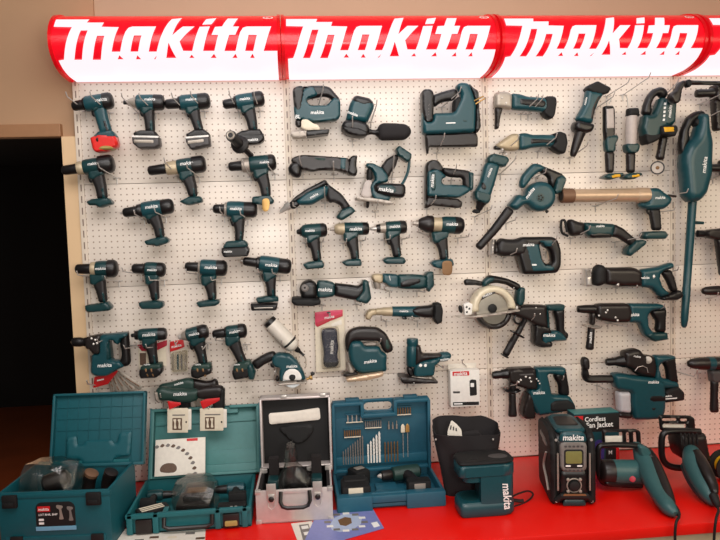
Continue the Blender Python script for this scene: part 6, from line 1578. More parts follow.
T = Thing('bagged_tool', 'black round tool in pointed clear plastic bag inside the aluminium case', 'bag')
T.add('tool_body', 'deep_black', spin(a_.p(0.145, 0.05, 0.1), a_.p(0.145, 0.13, 0.15), [(0, 0.018), (0.01, 0.038), (0.04, 0.045), (0.09, 0.04), (0.1, 0.01)]))
T.add('lens_ring', 'steel', tube([a_.p(0.145, 0.047, 0.1) + a_.u * 0.026 * math.cos(t) + a_.w * 0.022 * math.sin(t) for t in np.linspace(0, 2 * PI, 20, endpoint=False)], 0.0035, 7, True))
T.add('tool_foot', 'brown_black', a_.box((0.1, 0.05, 0.034), (0.19, 0.12, 0.09), 0.01))
def cone_bag():
    V, Fc = crumple(a_, (0.08, 0.04, 0.032), (0.215, 0.16, 0.19), 5)
    V = [v if (v - a_.o) @ a_.w < 0.15 else v + a_.w * ((v - a_.o) @ a_.w - 0.15) * 2.0 - a_.u * ((v - a_.p(0.125, 0, 0)) @ a_.u) * 0.6 for v in V]
    return V, Fc
T.add('plastic_bag', 'clear_film', cone_bag(), label='pointed clear plastic bag', sharp=20)
T.done()
for i, u in enumerate((0.062, 0.232)):
    T = Thing('foam_post', 'dark upright strap post at the %s inside the aluminium case' % ['left', 'right'][i], 'post', 'strap posts in the aluminium case')
    T.add('post', 'foam', a_.box((u - 0.02, 0.15, 0.031), (u + 0.02, 0.188, 0.2), 0.006))
    T.add('battery_end', 'teal_dark', a_.box((u - 0.022, 0.08, 0.031), (u + 0.022, 0.148, 0.135), 0.008))
    T.done()

# ---- blue drill kit with bits in its lid
k = Frame((1.037, -0.497, Z0), 0.3)
W, D, H = 0.432, 0.31, 0.062
T = Thing('drill_kit_case', 'open blue drill kit case with bits in its upright lid', 'tool case', 'plastic tool cases on the counter')
b = T.add('case_body', 'case_blue', join(xf(tray(k, W, D - 0.026, H, 0.014, bev=0.006), lambda q: q + k.v * 0.026), k.box((0.0, -0.004, 0), (0.14, 0.038, H), 0.006), k.box((0.275, -0.004, 0), (W, 0.038, H), 0.006), k.box((0.012, 0.012, 0.01), (W - 0.012, D - 0.012, 0.024), 0.003), k.box((0.16, 0.03, 0.01), (0.28, 0.09, 0.05), 0.006), k.box((0.17, 0.1, 0.01), (0.26, 0.19, 0.04), 0.006)))
T.add('carry_handle', 'case_blue', k.box((0.135, 0.004, 0.028), (0.28, 0.03, H - 0.004), 0.006))
kl = Frame(k.p(0.004, D - 0.02, H + 0.003), 0.5, -2.5)
KW, KH = 0.424, 0.315
lid = T.add('lid', 'case_blue', join(kl.slab([(0, 0), (KW, 0), (KW - 0.004, KH - 0.006), (0.004, KH - 0.006)], 0.004, 0.014, 0.004, c=0.012, holes=[[(0.14, KH - 0.056), (0.262, KH - 0.056), (0.262, KH - 0.02), (0.14, KH - 0.02)]]),
            kl.box((0, -0.04, 0), (0.014, 0.008, KH - 0.01), 0.006), kl.box((KW - 0.014, -0.04, 0), (KW, 0.008, KH - 0.01), 0.006), kl.box((0.004, -0.04, KH - 0.02), (0.13, 0.008, KH - 0.004), 0.006), kl.box((0.272, -0.04, KH - 0.02), (KW - 0.004, 0.008, KH - 0.004), 0.006),
            kl.box((0.122, -0.04, KH - 0.075), (0.28, 0.004, KH - 0.058), 0.006), kl.box((0.122, -0.04, KH - 0.07), (0.138, 0.004, KH - 0.006), 0.006), kl.box((0.264, -0.04, KH - 0.07), (0.28, 0.004, KH - 0.006), 0.006), kl.box((0, -0.03, 0), (KW, 0.008, 0.014), 0.005)))
T.add('lid_panel', 'case_blue_dark', kl.box((0.012, -0.006, 0.012), (KW - 0.012, -0.0015, KH - 0.08), 0.001), lid, 'darker blue inside panel')
T.add('bit_ledge', 'case_blue', join(kl.box((0.014, -0.02, 0.028), (KW - 0.014, -0.004, 0.066), 0.004)), lid)
for u in (0.06, 0.31): T.add('latch', 'case_blue_dark', kl.box((u, -0.03, KH - 0.008), (u + 0.06, 0.0, KH + 0.008), 0.004), lid)
T.done()
def bit(u, w0, w1, r, m_, label, group, name='drill_bit', cat='drill bit', tip=None, v=-0.022):
    T = Thing(name, label, cat, group)
    base = kl.p(u, v, w0); top = kl.p(u, v, w1)
    L = w1 - w0
    n = 9
    prof = [(0, r * 0.8), (L * 0.3, r * 0.8)] + [(L * (0.32 + 0.6 * i / n), r * (1.0 if i % 2 else 0.72)) for i in range(n + 1)] + [(L, r * 0.15)]
    T.add('flutes', m_, spin(base, top, prof, 8))
    if tip: T.add('tip', tip[0], kl.slab(tip[1], v, 0.003, 0.001, c=0.002, s=0.004), label=tip[2])
    T.done()
OR = ['leftmost', 'second', 'third', 'fourth', 'fifth', 'sixth', 'seventh', 'eighth', 'ninth', 'tenth', 'eleventh']
for i in range(9):
    bit(0.045 + 0.0105 * i, 0.035, 0.095 + 0.008 * i, 0.0028 + 0.00012 * i, 'grey_plastic', '%s of the dark thin twist bits at the left of the blue lid' % OR[i], 'dark twist bits in the blue lid')
for i in range(5):
    bit(0.152 + 0.0125 * i, 0.035, 0.12 + 0.013 * i, 0.0042 + 0.0003 * i, 'white', '%s of the five bright masonry bits mid-lid of the blue kit' % OR[i], 'bright masonry bits in the blue lid')
for i in range(5):
    bit(0.226 + 0.0135 * i, 0.035, 0.125, 0.0036, 'copper', '%s of the five brown wood bits in the blue lid' % OR[i], 'brown wood bits in the blue lid')
for i in range(2):
    u = 0.305 + 0.02 * i
    bit(u, 0.05, 0.16, 0.0022, 'steel', 'spade bit with flat %s head in the blue lid' % ['cream', 'gold'][i], 'spade bits in the blue lid', 'spade_bit', 'spade bit', ('card_cream' if i == 0 else 'gold', [(u - 0.009, 0.16), (u + 0.009, 0.16), (u + 0.008, 0.19), (u, 0.2), (u - 0.008, 0.19)], 'flat spade head'))
for i, (u, w_, n, m_, lb) in enumerate(((0.06, 0.215, 4, 'steel', 'holder with four bright sockets, top left of the blue lid'), (0.05, 0.15, 8, 'copper', 'holder of brown bits, lower left of the blue lid'), (0.14, 0.185, 8, 'grey_plastic', 'grey bit holder below the handle of the blue lid'), (0.27, 0.235, 7, 'copper', 'holder of brown bits, top right of the blue lid'))):
    T = Thing('bit_holder', lb, 'bit holder', 'bit holders in the blue lid')
    wd = 0.075
    T.add('holder', 'case_blue_dark', join(kl.box((u, -0.018, w_), (u + wd, -0.007, w_ + 0.006), 0.001), kl.box((u, -0.018, w_ + 0.034), (u + wd, -0.007, w_ + 0.04), 0.001)))
    T.add('holder_rail', 'card_cream', kl.box((u + 0.002, -0.0195, w_ + 0.001), (u + wd - 0.002, -0.0178, w_ + 0.005), 0.0004), 0, 'pale rail')
    for j in range(n):
        x = u + wd * (j + 0.5) / n
        T.add('bit', m_, spin(kl.p(x, -0.016, w_ + 0.004), kl.p(x, -0.016, w_ + 0.04), [(0, 0.003), (0.02, 0.003), (0.024, 0.0022), (0.034, 0.0016)], 7))
    T.done()
for i in range(3):
    x = 0.245 + 0.017 * i
    T = Thing('nut_driver', '%s of three short steel drivers right of mid-lid in the blue kit' % ['left', 'middle', 'right'][i], 'bit', 'short steel drivers in the blue lid')
    T.add('driver', 'steel_soft', spin(kl.p(x, -0.017, 0.178), kl.p(x, -0.017, 0.215), [(0, 0.004), (0.018, 0.004), (0.019, 0.0022), (0.034 - 0.005 * (i == 1), 0.0022)], 8)); T.done()
T = Thing('battery_charger', 'black battery charger with silver top plate in the blue kit', 'charger')
T.add('charger_body', 'deep_black', join(k.box((0.025, 0.044, 0.025), (0.14, 0.155, 0.085), 0.012), k.box((0.035, 0.1, 0.06), (0.13, 0.16, 0.094), 0.012)))
T.add('label_plate', 'card_cream', k.box((0.05, 0.042, 0.05), (0.108, 0.046, 0.08), 0.001), 0, 'shiny pale label plate')
T.done()
T = Thing('battery_pack', 'black slide battery lying tilted behind the charger in the blue kit', 'battery')
q = Frame(k.p(0.095, 0.18, 0.03), 25)
bb = T.add('battery_body', 'deep_black', q.box((0, 0, 0), (0.07, 0.08, 0.06), 0.01))
T.add('contact_plate', 'steel_soft', q.box((0.02, 0.03, 0.0595), (0.06, 0.06, 0.062), 0.001), bb)
T.done()
T = Thing('cordless_drill', 'green drill with shiny chuck lying in the blue kit', 'drill')
p0, p1 = k.p(0.185, 0.2, 0.062), k.p(0.37, 0.225, 0.066)
T.add('chuck', 'brown_black', spin(p0, p1, [(0.016, 0.012), (0.02, 0.02), (0.055, 0.022), (0.066, 0.016)]))
T.add('chuck_jaws', 'steel', spin(p0, p1, [(0, 0.004), (0.008, 0.009), (0.018, 0.012)]))
T.add('housing', 'green_dark', spin(p0, p1, [(0.065, 0.02), (0.07, 0.029), (0.13, 0.031), (0.18, 0.03), (0.19, 0.016)]))
T.add('handle', 'rubber', tube([k.p(0.31, 0.2, 0.062), k.p(0.335, 0.14, 0.055), k.p(0.345, 0.1, 0.052)], [0.024, 0.02, 0.02], 10))
bt = T.add('battery', 'deep_black', k.box((0.29, 0.044, 0.026), (0.385, 0.104, 0.088), 0.01))
T.add('battery_label', 'steel_soft', k.box((0.315, 0.0425, 0.055), (0.36, 0.0455, 0.08), 0.001), bt)
T.done()

# ---- black bag
bgf = Frame((1.436, -0.425, Z0), -11)
def bag_mesh():
    W, D = 0.278, 0.19
    V, Fc = [], []
    n = 64
    rows_ = 18
    def ringp(t):
        s = t * 4
        i, q = int(s) % 4, s - int(s)
        cs = [(0, 0), (W, 0), (W, D), (0, D)]
        a, b = cs[i], cs[(i + 1) % 4]
        return np.array(a) * (1 - q) + np.array(b) * q
    cen = np.array((W / 2, D / 2))
    prof = []
    for j in range(rows_):
        prof.append((j / (rows_ - 1), 1.0))
    for inner in (0, 1):
        for j in range(rows_):
            h = j / (rows_ - 1)
            if inner: h = 1 - h * 0.94
            for i in range(n):
                q = ringp(i / n)
                d_ = q - cen
                r4 = (abs(d_[0] / (W / 2)) ** 6 + abs(d_[1] / (D / 2)) ** 6) ** (1 / 6)
                q = cen + d_ / r4 * (0.985 if not inner else 0.96)
                wob = 0.004 * math.sin(9 * h + i * 0.7) * math.sin(i * 0.33 + 1) * h
                top = 0.262 + 0.03 * (q[1] / D) + 0.002 * math.sin(i * 0.6) - 0.03 * max(0, (q[0] / W - 0.75) * 4) * (q[1] / D > 0.3) * (1 - 0.3 * q[1] / D)
                s = 0.68 + 0.32 * h
                qq = cen + (q - cen) * s
                V.append(bgf.p(qq[0] + wob, qq[1] + wob, h * top))
    tot = rows_ * 2
    for j in range(tot - 1):
        for i in range(n):
            i2 = (i + 1) % n
            Fc.append((j * n + i, j * n + i2, (j + 1) * n + i2, (j + 1) * n + i))
    V.append(bgf.p(W / 2, D / 2, 0.0)); V.append(bgf.p(W / 2, D / 2, 0.016))
    for i in range(n):
        i2 = (i + 1) % n
        Fc.append((len(V) - 2, i2, i)); Fc.append((len(V) - 1, (tot - 1) * n + i, (tot - 1) * n + i2))
    return V, Fc
T = Thing('tool_bag', 'open black fabric tool bag behind the teal C-shaped machine', 'bag')
T.add('bag_body', 'bag_fabric', bag_mesh(), sharp=60)
T.add('divider', 'bag_fabric', bgf.slab([(0.11, 0.08), (0.2, 0.05), (0.22, 0.2), (0.19, 0.255), (0.12, 0.245)], 0.11, 0.012, 0.005, c=0.01))
for u in (0.012, 0.24): T.add('rivet', 'steel', spin(bgf.p(u, 0.004, 0.248), bgf.p(u, -0.01, 0.248), [(0, 0.004), (0.006, 0.004), (0.008, 0.002)]))
T.done()
T = Thing('leaflet', 'small white folded paper sticking up inside the black bag', 'paper')
T.add('leaflet', 'paper', bgf.slab([(0.05, 0.09), (0.13, 0.09), (0.118, 0.272), (0.098, 0.296), (0.078, 0.312), (0.062, 0.268)], 0.055, 0.003, 0.001, c=0.004))
T.add('print', 'grey_dark', join(*[bgf.slab([(0.07 + 0.012 * i, 0.272 - 0.003 * i), (0.076 + 0.012 * i, 0.272 - 0.003 * i), (0.079 + 0.01 * i, 0.29 - 0.005 * i), (0.074 + 0.01 * i, 0.29 - 0.005 * i)], 0.053, 0.0012, 0.0004, c=0.001, s=0.004) for i in range(3)]), 0)
T.done()

# ---- teal C-shaped machine
c_ = Frame((1.492, -0.63, Z0), 0)
c_.w = c_.w * 0.9
c_.u = c_.u * 1.05
T = Thing('coffee_maker', 'teal C-shaped cordless coffee maker with black top and vertical white lettering', 'coffee maker')
def cflat(pts, w0, w1, m_, nm, r=0.008, c=0.014, sub=None, label=None): return T.add(nm, m_, c_.flat(pts, (w0 + w1) / 2, w1 - w0, r, c=c), sub, label)
foot = [(0.002, 0.01), (0.014, 0.0), (0.18, 0.0), (0.212, 0.02), (0.212, 0.12), (0.18, 0.14), (0.03, 0.14), (0.002, 0.11)]
cflat(foot, 0.0, 0.066, 'teal', 'base', 0.014)
col = [(0.078, 0.006), (0.084, 0.003), (0.184, 0.003), (0.2105, 0.021), (0.2105, 0.119), (0.184, 0.137), (0.1, 0.137), (0.085, 0.123)]
bd = cflat(col, 0.02, 0.222, 'teal', 'column', 0.006, c=0.02)
cflat(foot, 0.17, 0.226, 'teal', 'upper_arm', 0.008)
T.add('brew_head', 'teal', c_.flat([(0.022, 0.012), (0.085, 0.006), (0.1, 0.12), (0.022, 0.11)], 0.16, 0.03, 0.006, c=0.012))
cflat([(0.001, 0.01), (0.014, -0.001), (0.18, -0.001), (0.213, 0.02), (0.213, 0.12), (0.18, 0.141), (0.03, 0.141), (0.001, 0.112)], 0.226, 0.24, 'deep_black', 'lid', 0.006, label='black top lid')
T.add('lid_button', 'grey_dark', c_.flat([(0.12, 0.04), (0.19, 0.03), (0.2, 0.08), (0.13, 0.09)], 0.239, 0.006, 0.002, c=0.02))
T.add('lid_switch', 'deep_black', c_.flat([(0.05, 0.03), (0.08, 0.03), (0.08, 0.06), (0.05, 0.06)], 0.239, 0.008, 0.003, c=0.008))
T.add('cup_recess', 'teal_dark', c_.flat([(0.02, 0.03), (0.08, 0.02), (0.085, 0.12), (0.02, 0.11)], 0.0665, 0.003, 0.001, c=0.02))
T.add('lettering', 'white_print', c_.text('makita', 0.176, 0.085, 0.112, -0.0003, 0.15, -87), bd)
T.done()
T = Thing('carry_strap', 'black cord loop lying right of the teal coffee maker', 'cord')
T.add('cord', 'deep_black', tube(curve([P(513, 496, .52), P(520, 493, .5), P(528, 491, .48), P(533, 494, .48), P(530, 499, .5), P(522, 504, .53), P(514, 506.5, .55)], 6), 0.0036))
T.add('cord_end', 'black', tube([P(513, 500, .53), P(520, 501, .53), P(523.5, 500.5, .53)], 0.007), None)
T.done()

# ---- site radio
r_ = Frame((1.883, -0.553, Z0), -10)
W, D, H = 0.158, 0.26, 0.285
T = Thing('site_radio', 'black and teal job site radio with small yellow-green screen', 'radio')
side = [(0.0, 0.0), (0.245, 0.0), (0.255, 0.02), (0.255, 0.262), (0.235, 0.29), (0.05, 0.285), (0.012, 0.262), (0.0, 0.2)]   # (v, w)
def side_slab(u, t, pts, m_, nm, rr=0.008, sub=None):
    loops = [resample(roundpoly(pts, 0.012), 0.012)]
    V, Fc = pillow(loops, t, rr, 0.012)
    return T.add(nm, m_, (framed(V, r_.p(u, 0, 0), r_.v, r_.w, r_.u), Fc), sub)
b = side_slab(W / 2, W - 0.024, side, 'black', 'body', 0.012)
for u in (0.006, W - 0.006): side_slab(u, 0.028, [(-0.012, 0.0), (0.03, -0.0), (0.23, 0.0), (0.26, 0.01), (0.268, 0.26), (0.24, 0.285), (0.04, 0.29), (0.0, 0.27), (-0.016, 0.2)], 'deep_black', 'side_bumper', 0.012)
side_slab(-0.004, 0.012, [(0.03, 0.22), (0.07, 0.24), (0.2, 0.25), (0.22, 0.22), (0.1, 0.2)], 'teal_dark', 'side_panel', 0.004)
T.add('side_bar', 'steel_soft', tube(curve([r_.p(-0.012, 0.06, 0.19), r_.p(-0.016, 0.09, 0.13), r_.p(-0.014, 0.05, 0.09), r_.p(-0.012, 0.02, 0.05)]), 0.005))
T.add('top_cover', 'teal', r_.flat([(0.02, 0.015), (W - 0.02, 0.015), (W - 0.025, 0.24), (0.025, 0.24)], 0.285, 0.02, 0.006, c=0.02))
T.add('top_window', 'brown_black', r_.flat([(0.035, 0.07), (W - 0.035, 0.07), (W - 0.04, 0.2), (0.04, 0.2)], 0.293, 0.01, 0.003, c=0.01))
tp = Frame(r_.p(0, -0.0165, 0), -10)
tp.w = tp.w * 1.06
T.add('brow', 'teal', tp.slab([(0.024, 0.236), (W - 0.024, 0.236), (W - 0.034, 0.276), (0.034, 0.276)], 0.012, 0.03, 0.008, c=0.01))
T.add('lettering', 'white_print', tp.text('makita', W / 2, 0.259, 0.08, -0.005))
pn_ = T.add('display_panel', 'grey_plastic', tp.slab([(0.029, 0.128), (W - 0.029, 0.128), (W - 0.027, 0.243), (0.027, 0.243)], 0.012, 0.03, 0.006, c=0.014))
T.add('display_frame', 'deep_black', tp.slab(rect(0.042, 0.144, W - 0.042, 0.214), -0.0035, 0.003, 0.001, c=0.006), pn_)
T.add('screen', 'screen', tp.slab(rect(0.048, 0.162, W - 0.048, 0.208), -0.005, 0.003, 0.001, c=0.004), pn_, 'dull yellow-green screen')
T.add('button_row', 'white_print', join(tp.slab(rect(0.047, 0.15, 0.067, 0.156), -0.005, 0.003, 0.001, c=0.002), tp.slab(rect(W - 0.067, 0.15, W - 0.047, 0.156), -0.005, 0.003, 0.001, c=0.002)), pn_)
for i in range(5): T.add('button', 'grey_dark', join(tp.slab(rect(0.043 + i * 0.0155, 0.133, 0.054 + i * 0.0155, 0.139), -0.004, 0.003, 0.001, c=0.002), tp.slab(rect(0.043 + i * 0.0155, 0.222, 0.054 + i * 0.0155, 0.229), -0.004, 0.003, 0.001, c=0.002)), pn_)
T.add('lower_face', 'black', tp.slab([(0.026, 0.035), (W - 0.026, 0.035), (W - 0.03, 0.132), (0.03, 0.132)], 0.014, 0.028, 0.006, c=0.01))
kn = r_.p(W / 2, -0.022, 0.085)
dl = T.add('dial', 'deep_black', spin(kn, kn - r_.v, [(0, 0.021), (0.012, 0.019), (0.014, 0.012)], 24))
T.add('dial_ring', 'steel_soft', tube([kn + r_.u * 0.027 * math.cos(t) + r_.w * 0.027 * math.sin(t) for t in np.linspace(0, 2 * PI, 24, endpoint=False)], 0.0028, 6, True), dl)
for t in (45, 135, 225, 315):
    q = kn + r_.u * 0.033 * math.cos(math.radians(t)) + r_.w * 0.033 * math.sin(math.radians(t))
    T.add('dial_button', 'steel_soft', spin(q, q - r_.v, [(0, 0.007), (0.004, 0.006), (0.005, 0.003)], 10), dl)
T.add('front_bumper', 'deep_black', tp.tube([(0.012, 0.004, 0.02), (0.03, -0.006, 0.04), (W - 0.03, -0.006, 0.04), (W - 0.012, 0.004, 0.02)], 0.012))
T.add('bumper_trim', 'copper', tp.slab([(0.034, 0.045), (W - 0.034, 0.045), (W - 0.038, 0.052), (0.038, 0.052)], -0.016, 0.004, 0.001, c=0.002))
T.add('foot_panel', 'teal_dark', tp.slab([(0.034, 0.004), (W - 0.034, 0.004), (W - 0.04, 0.026), (0.04, 0.026)], -0.004, 0.01, 0.003, c=0.004))
for u in (0.018, W - 0.018): T.add('corner_post', 'steel_soft', tp.tube([(u, -0.001, 0.06), (u, -0.004, 0.2)], 0.0036))
for u in (0.012, W - 0.012):
    for w_ in (0.02, 0.25): T.add('bumper_screw', 'steel', spin(tp.p(u, -0.004, w_), tp.p(u, -0.02, w_), [(0, 0.006), (0.003, 0.005)], 10))
T.done()

# ---- jacket box at the back
j_ = Frame((2.118, -0.21, Z0), 0)
j_.u = j_.u * 0.965
j_.w = j_.w * 1.055
T = Thing('product_box', 'teal jacket box with black band and white writing behind the radio', 'box')
b = T.add('box_body', 'teal', j_.box((0, 0, 0), (0.216, 0.08, 0.238), 0.002))
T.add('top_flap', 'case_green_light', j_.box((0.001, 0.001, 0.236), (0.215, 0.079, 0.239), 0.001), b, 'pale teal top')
T.add('black_band', 'deep_black', j_.box((-0.0005, -0.0012, 0.158), (0.2165, 0.001, 0.234), 0.0006), b)
T.add('red_square', 'red', j_.box((0.0, -0.0024, 0.164), (0.042, 0.0, 0.23), 0.0006), b)
T.add('lettering', 'white_print', j_.text('Cordless', 0.1, 0.214, 0.1, -0.0022, 0.0), b)
T.add('lettering', 'white_print', j_.text('Fan Jacket', 0.122, 0.185, 0.128, -0.0022, 0.0), b)
T.add('lettering', 'white_print', j_.text('makita', 0.02, 0.176, 0.03, -0.0032), b)
T.add('jacket_picture', 'purple', j_.slab([(0.09, 0.01), (0.14, 0.01), (0.145, 0.11), (0.115, 0.13), (0.085, 0.1)], -0.001, 0.002, 0.0006, c=0.012), b, 'purple-blue printed jacket')
T.add('size_label', 'deep_black', j_.box((0.15, -0.0012, 0.02), (0.2, 0.001, 0.09), 0.0005), b)
T.add('lettering', 'white_print', j_.text('M', 0.172, 0.066, 0.016, -0.0022, 0), b)
T.add('size_patch', 'red', j_.box((0.2, -0.0012, 0.02), (0.2155, 0.001, 0.09), 0.0005), b)
T.done()

# ---- two electric chainsaws
def poly_tube(T, nm, m_, pts, r, d, sub=None, n=9, k=4):
    T.add(nm, m_, tube(curve([P(x, y, dd) for x, y, dd in [(q[0], q[1], q[2] if len(q) > 2 else d) for q in pts]], k), r, n), sub)
SAW = 'electric chainsaws on the counter'
T = Thing('electric_chainsaw', 'teal electric chainsaw resting on counter next to the site radio', 'chainsaw', SAW)
m0, m1 = P(600.5, 471.5, .445), P(644, 472.5, .455)
mo = T.add('motor_housing', 'teal_saw', spin(m0, m1, [(0.046, 0.046), (0.05, 0.05), (0.14, 0.051), (0.185, 0.05), (0.19, 0.03)], 24))
T.add('motor_cap', 'brown_black', spin(m0, m1, [(-0.006, 0.03), (0, 0.044), (0.01, 0.05), (0.048, 0.051), (0.05, 0.045)], 24))
T.add('motor_foot', 'black', slab([(604, 479), (642, 480), (642, 487.6), (608, 486), (603, 484)], 0.47, 0.04))
dots(T, [(632.5, 479)], 0.505, r=0.012)
T.parts[-1] = ('badge', 'crimson') + T.parts[-1][2:]
T.add('joint_housing', 'teal_saw', slab([(635, 443), (643, 444), (650, 452), (653, 462), (646, 470), (639, 460)], 0.44, 0.07))
bo = T.add('body', 'teal_saw', limb([(637, 448, .40, 5), (642, 456, .43, 9), (648, 468, .49, 10.5), (653, 482, .57, 10), (660, 496, .65, 9), (668, 507, .72, 8.6), (674, 513, .755, 5.5)]))
T.add('grip', 'brown_black', limb([(648, 452, .42, 5), (655, 464, .50, 6), (662, 480, .59, 6.2), (668, 495, .67, 6), (672, 503, .71, 4)]))
T.add('trigger', 'black', limb([(644, 449, .42, 4), (648.5, 453, .45, 4.4), (652, 458, .48, 3)]))
poly_tube(T, 'front_handle', 'black', [(641, 446.5), (628, 445), (606, 445), (598.5, 448), (598, 462), (599, 474), (603, 482), (612, 483), (628, 483.5, .462)], 0.012, 0.445)
gd = T.add('hand_guard', 'black', slab([(602, 429.5), (636, 429), (640, 431), (641, 447), (602.5, 446)], 0.33, 0.018, c=1.2, holes=[[(604.6, 432), (622.4, 431.8), (622.8, 443), (605, 443)], [(625.6, 431.8), (629, 431.8), (629.6, 443.4), (626.2, 443.2)], [(632.4, 431.8), (636, 431.8), (637, 443.8), (633.4, 443.6)]]))
T.add('guard_label', 'paper', slab([(603.6, 436), (622.6, 435.6), (622.8, 443.6), (604, 443.6)], 0.325, 0.004, c=0.3), gd, 'pale warning label')
T.add('rear_boot', 'deep_black', limb([(672, 505, .72, 4), (676, 511, .745, 4), (679, 515, .76, 2.4)]))
T.done()
T = Thing('power_cord', 'black power cord dangling over the counter edge from the chainsaw beside the radio', 'cord', 'chainsaw power cords')
T.add('cord', 'deep_black', tube(curve([P(678, 514, .755), P(679, 517, .79), P(676, 523, .825), P(675, 540, .825), P(676, 575, .825)], 6), 0.005)); T.done()
T = Thing('electric_chainsaw', 'teal electric chainsaw nearer the right edge with tall black loop handle', 'chainsaw', SAW)
T.add('motor_housing', 'brown_black', slab([(674, 431), (700, 430.5), (703, 448), (706, 458), (690, 462), (676, 455), (673, 443)], 0.37, 0.12, r=0.03))
T.add('vent_ribs', 'deep_black', join(*[slab([(680 + 4 * i, 433), (681.6 + 4 * i, 433), (682.6 + 4 * i, 445), (681 + 4 * i, 445)], 0.432, 0.01, c=0.4) for i in range(5)]), 0)
bo = T.add('body', 'teal_saw', limb([(691, 451, .44, 8), (694, 461, .50, 12), (698, 472, .55, 12.5), (704, 485, .61, 11.5), (710, 496, .66, 9), (714.5, 502, .69, 6)]))
T.add('grip', 'brown_black', limb([(696, 453, .50, 5), (702, 463, .56, 6.4), (708, 475, .62, 6.4), (713, 486, .66, 5.6), (715, 493, .69, 3.6)]))
T.add('lower_shell', 'teal_dark', limb([(686, 466, .47, 6), (692, 478, .54, 7), (700, 490, .61, 7), (708, 500, .66, 5)]))
poly_tube(T, 'front_handle', 'black', [(700, 431.5), (684, 431), (668, 431.5), (662.5, 435.5), (661.5, 447), (662.5, 458), (667, 464.5), (675, 467.5), (684, 468)], 0.0135, 0.40)
gd = T.add('hand_guard', 'black', slab([(658.6, 415), (690, 415.6), (694, 418), (695, 431), (660, 430.4)], 0.33, 0.018, c=1.2, holes=[[(661.4, 418), (676, 418), (677, 421), (662, 421)], [(679.6, 418.4), (687, 418.6), (687.4, 421.4), (680, 421.2)], [(662, 423.4), (686, 423.8), (686.6, 428), (662.4, 427.6)]]))
T.add('guard_label', 'paper', slab([(662, 424), (684, 424.2), (684.4, 428.4), (662.4, 428)], 0.325, 0.004, c=0.3), gd, 'pale warning label')
T.add('rear_boot', 'deep_black', limb([(713, 495, .69, 4.5), (716, 502, .71, 4.2), (717.6, 507, .72, 2.6)]))
T.done()
T = Thing('power_cord', 'black power cord dangling over the counter edge at the far right', 'cord', 'chainsaw power cords')
T.add('cord', 'deep_black', tube(curve([P(717.5, 506, .715), P(718.5, 511, .76), P(716, 519, .825), P(714, 540, .825), P(714.5, 575, .825)], 6), 0.005)); T.done()
T = Thing('tape_reel', 'black and yellow round reel cut off at the right edge of the counter', 'reel')
rc = Q(726, 480) + np.array((0, 0, 0.062))
T.add('drum', 'yellow', spin(rc + np.array((0.0, 0.03, 0)), rc - np.array((0, 1, 0)), [(0, 0.04), (0.06, 0.04)], 24))
T.add('rim', 'deep_black', join(spin(rc + np.array((0, 0.034, 0)), rc - np.array((0, 1, 0)), [(0, 0.058), (0.004, 0.062), (0.012, 0.062), (0.014, 0.05)], 24), spin(rc + np.array((0, -0.022, 0)), rc - np.array((0, 1, 0)), [(0, 0.05), (0.003, 0.062), (0.01, 0.062), (0.012, 0.05)], 24)))
T.done()

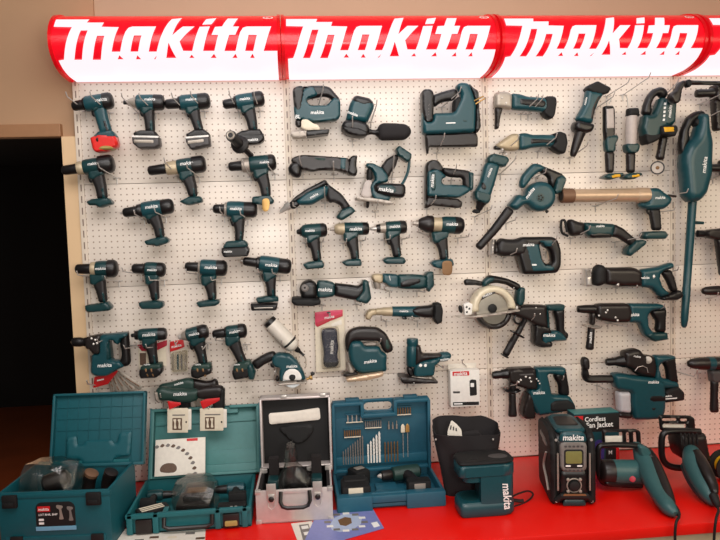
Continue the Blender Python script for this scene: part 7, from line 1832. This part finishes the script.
# ---- papers lying on the counter
def sheet(pts, z, t=0.0015):
    loops = [resample([np.array(Q(x, y, Z0)[:2]) for x, y in pts], 0.03)]
    pv, tri = triangulate(loops, 0.03)
    n = len(pv)
    V = [np.array((p[0], p[1], Z0 + z + t)) for p in pv] + [np.array((p[0], p[1], Z0 + z)) for p in pv]
    Fc = list(tri) + [tuple(n + i for i in f[::-1]) for f in tri]
    cnt = {(f[i], f[(i + 1) % 3]) for f in tri for i in range(3)}
    for a, b in cnt:
        if (b, a) not in cnt: Fc.append((b, a, n + a, n + b))
    return V, Fc
T = Thing('leaflet', 'large printed white sheet under the front of the open green case', 'paper')
b = T.add('sheet', 'paper', sheet([(96, 560), (118, 530), (206, 523), (204, 560)], 0.0002))
for i, (x, y) in enumerate(((135, 540), (150, 537), (168, 537), (186, 533), (196, 538), (176, 541), (158, 543))):
    T.add('small_picture', ['grey_plastic', 'photo_brown', 'card_cream'][i % 3], sheet([(x, y), (x + 9, y - 0.6), (x + 8.6, y + 1.6), (x - 0.6, y + 2)], 0.0018, 0.0004), b)
T.done()
T = Thing('leaflet', 'blue leaflet with ring of tool pictures before the aluminium case', 'paper', 'leaflets before the aluminium case')
b = T.add('sheet', 'paper_blue', sheet([(303, 545), (318, 512), (372, 508), (384, 529), (344, 540.5), (340, 546)], 0.0022), label='violet-blue sheet')
T.add('centre_picture', 'copper', sheet([(338, 521), (345, 518), (351, 519), (352, 524), (346, 527), (340, 526)], 0.0038, 0.0004), b)
T.add('picture_base', 'pale_blue', sheet([(330, 526), (334, 519), (342, 515.4), (354, 515), (362, 518), (361, 525), (352, 531), (340, 533), (332, 531)], 0.0035, 0.0003), b)
for i in range(12):
    t = 2 * PI * i / 12
    x, y = 346 + 18.5 * math.cos(t), 523 + 8.6 * math.sin(t)
    T.add('small_picture', ['grey_plastic', 'white'][i % 2], sheet([(x - 3.4, y - 0.7), (x + 3, y - 1.1), (x + 3.6, y + 0.9), (x - 3, y + 1.3)], 0.0042, 0.0004), b)
T.add('print', 'white_print', sheet([(371, 524), (377, 522.6), (380, 527), (374, 528.6)], 0.0038, 0.0004), b)
T.done()
T = Thing('leaflet', 'pale grey-blue leaflet strip half under the aluminium case', 'paper', 'leaflets before the aluminium case')
b = T.add('sheet', 'paper', sheet([(291, 524), (312, 521.5), (320, 546), (300, 548)], 0.0004))
T.add('picture_strip', 'grey_plastic', sheet([(299, 525.5), (308.5, 524.4), (315, 546), (304.5, 546)], 0.002, 0.0004), b)
for i in range(3): T.add('small_picture', 'white', sheet([(301 + i * 2.4, 527 + i * 6), (308 + i * 2.2, 526 + i * 6), (308.8 + i * 2.2, 529 + i * 6), (302 + i * 2.4, 530 + i * 6)], 0.0026, 0.0004), b)
T.done()
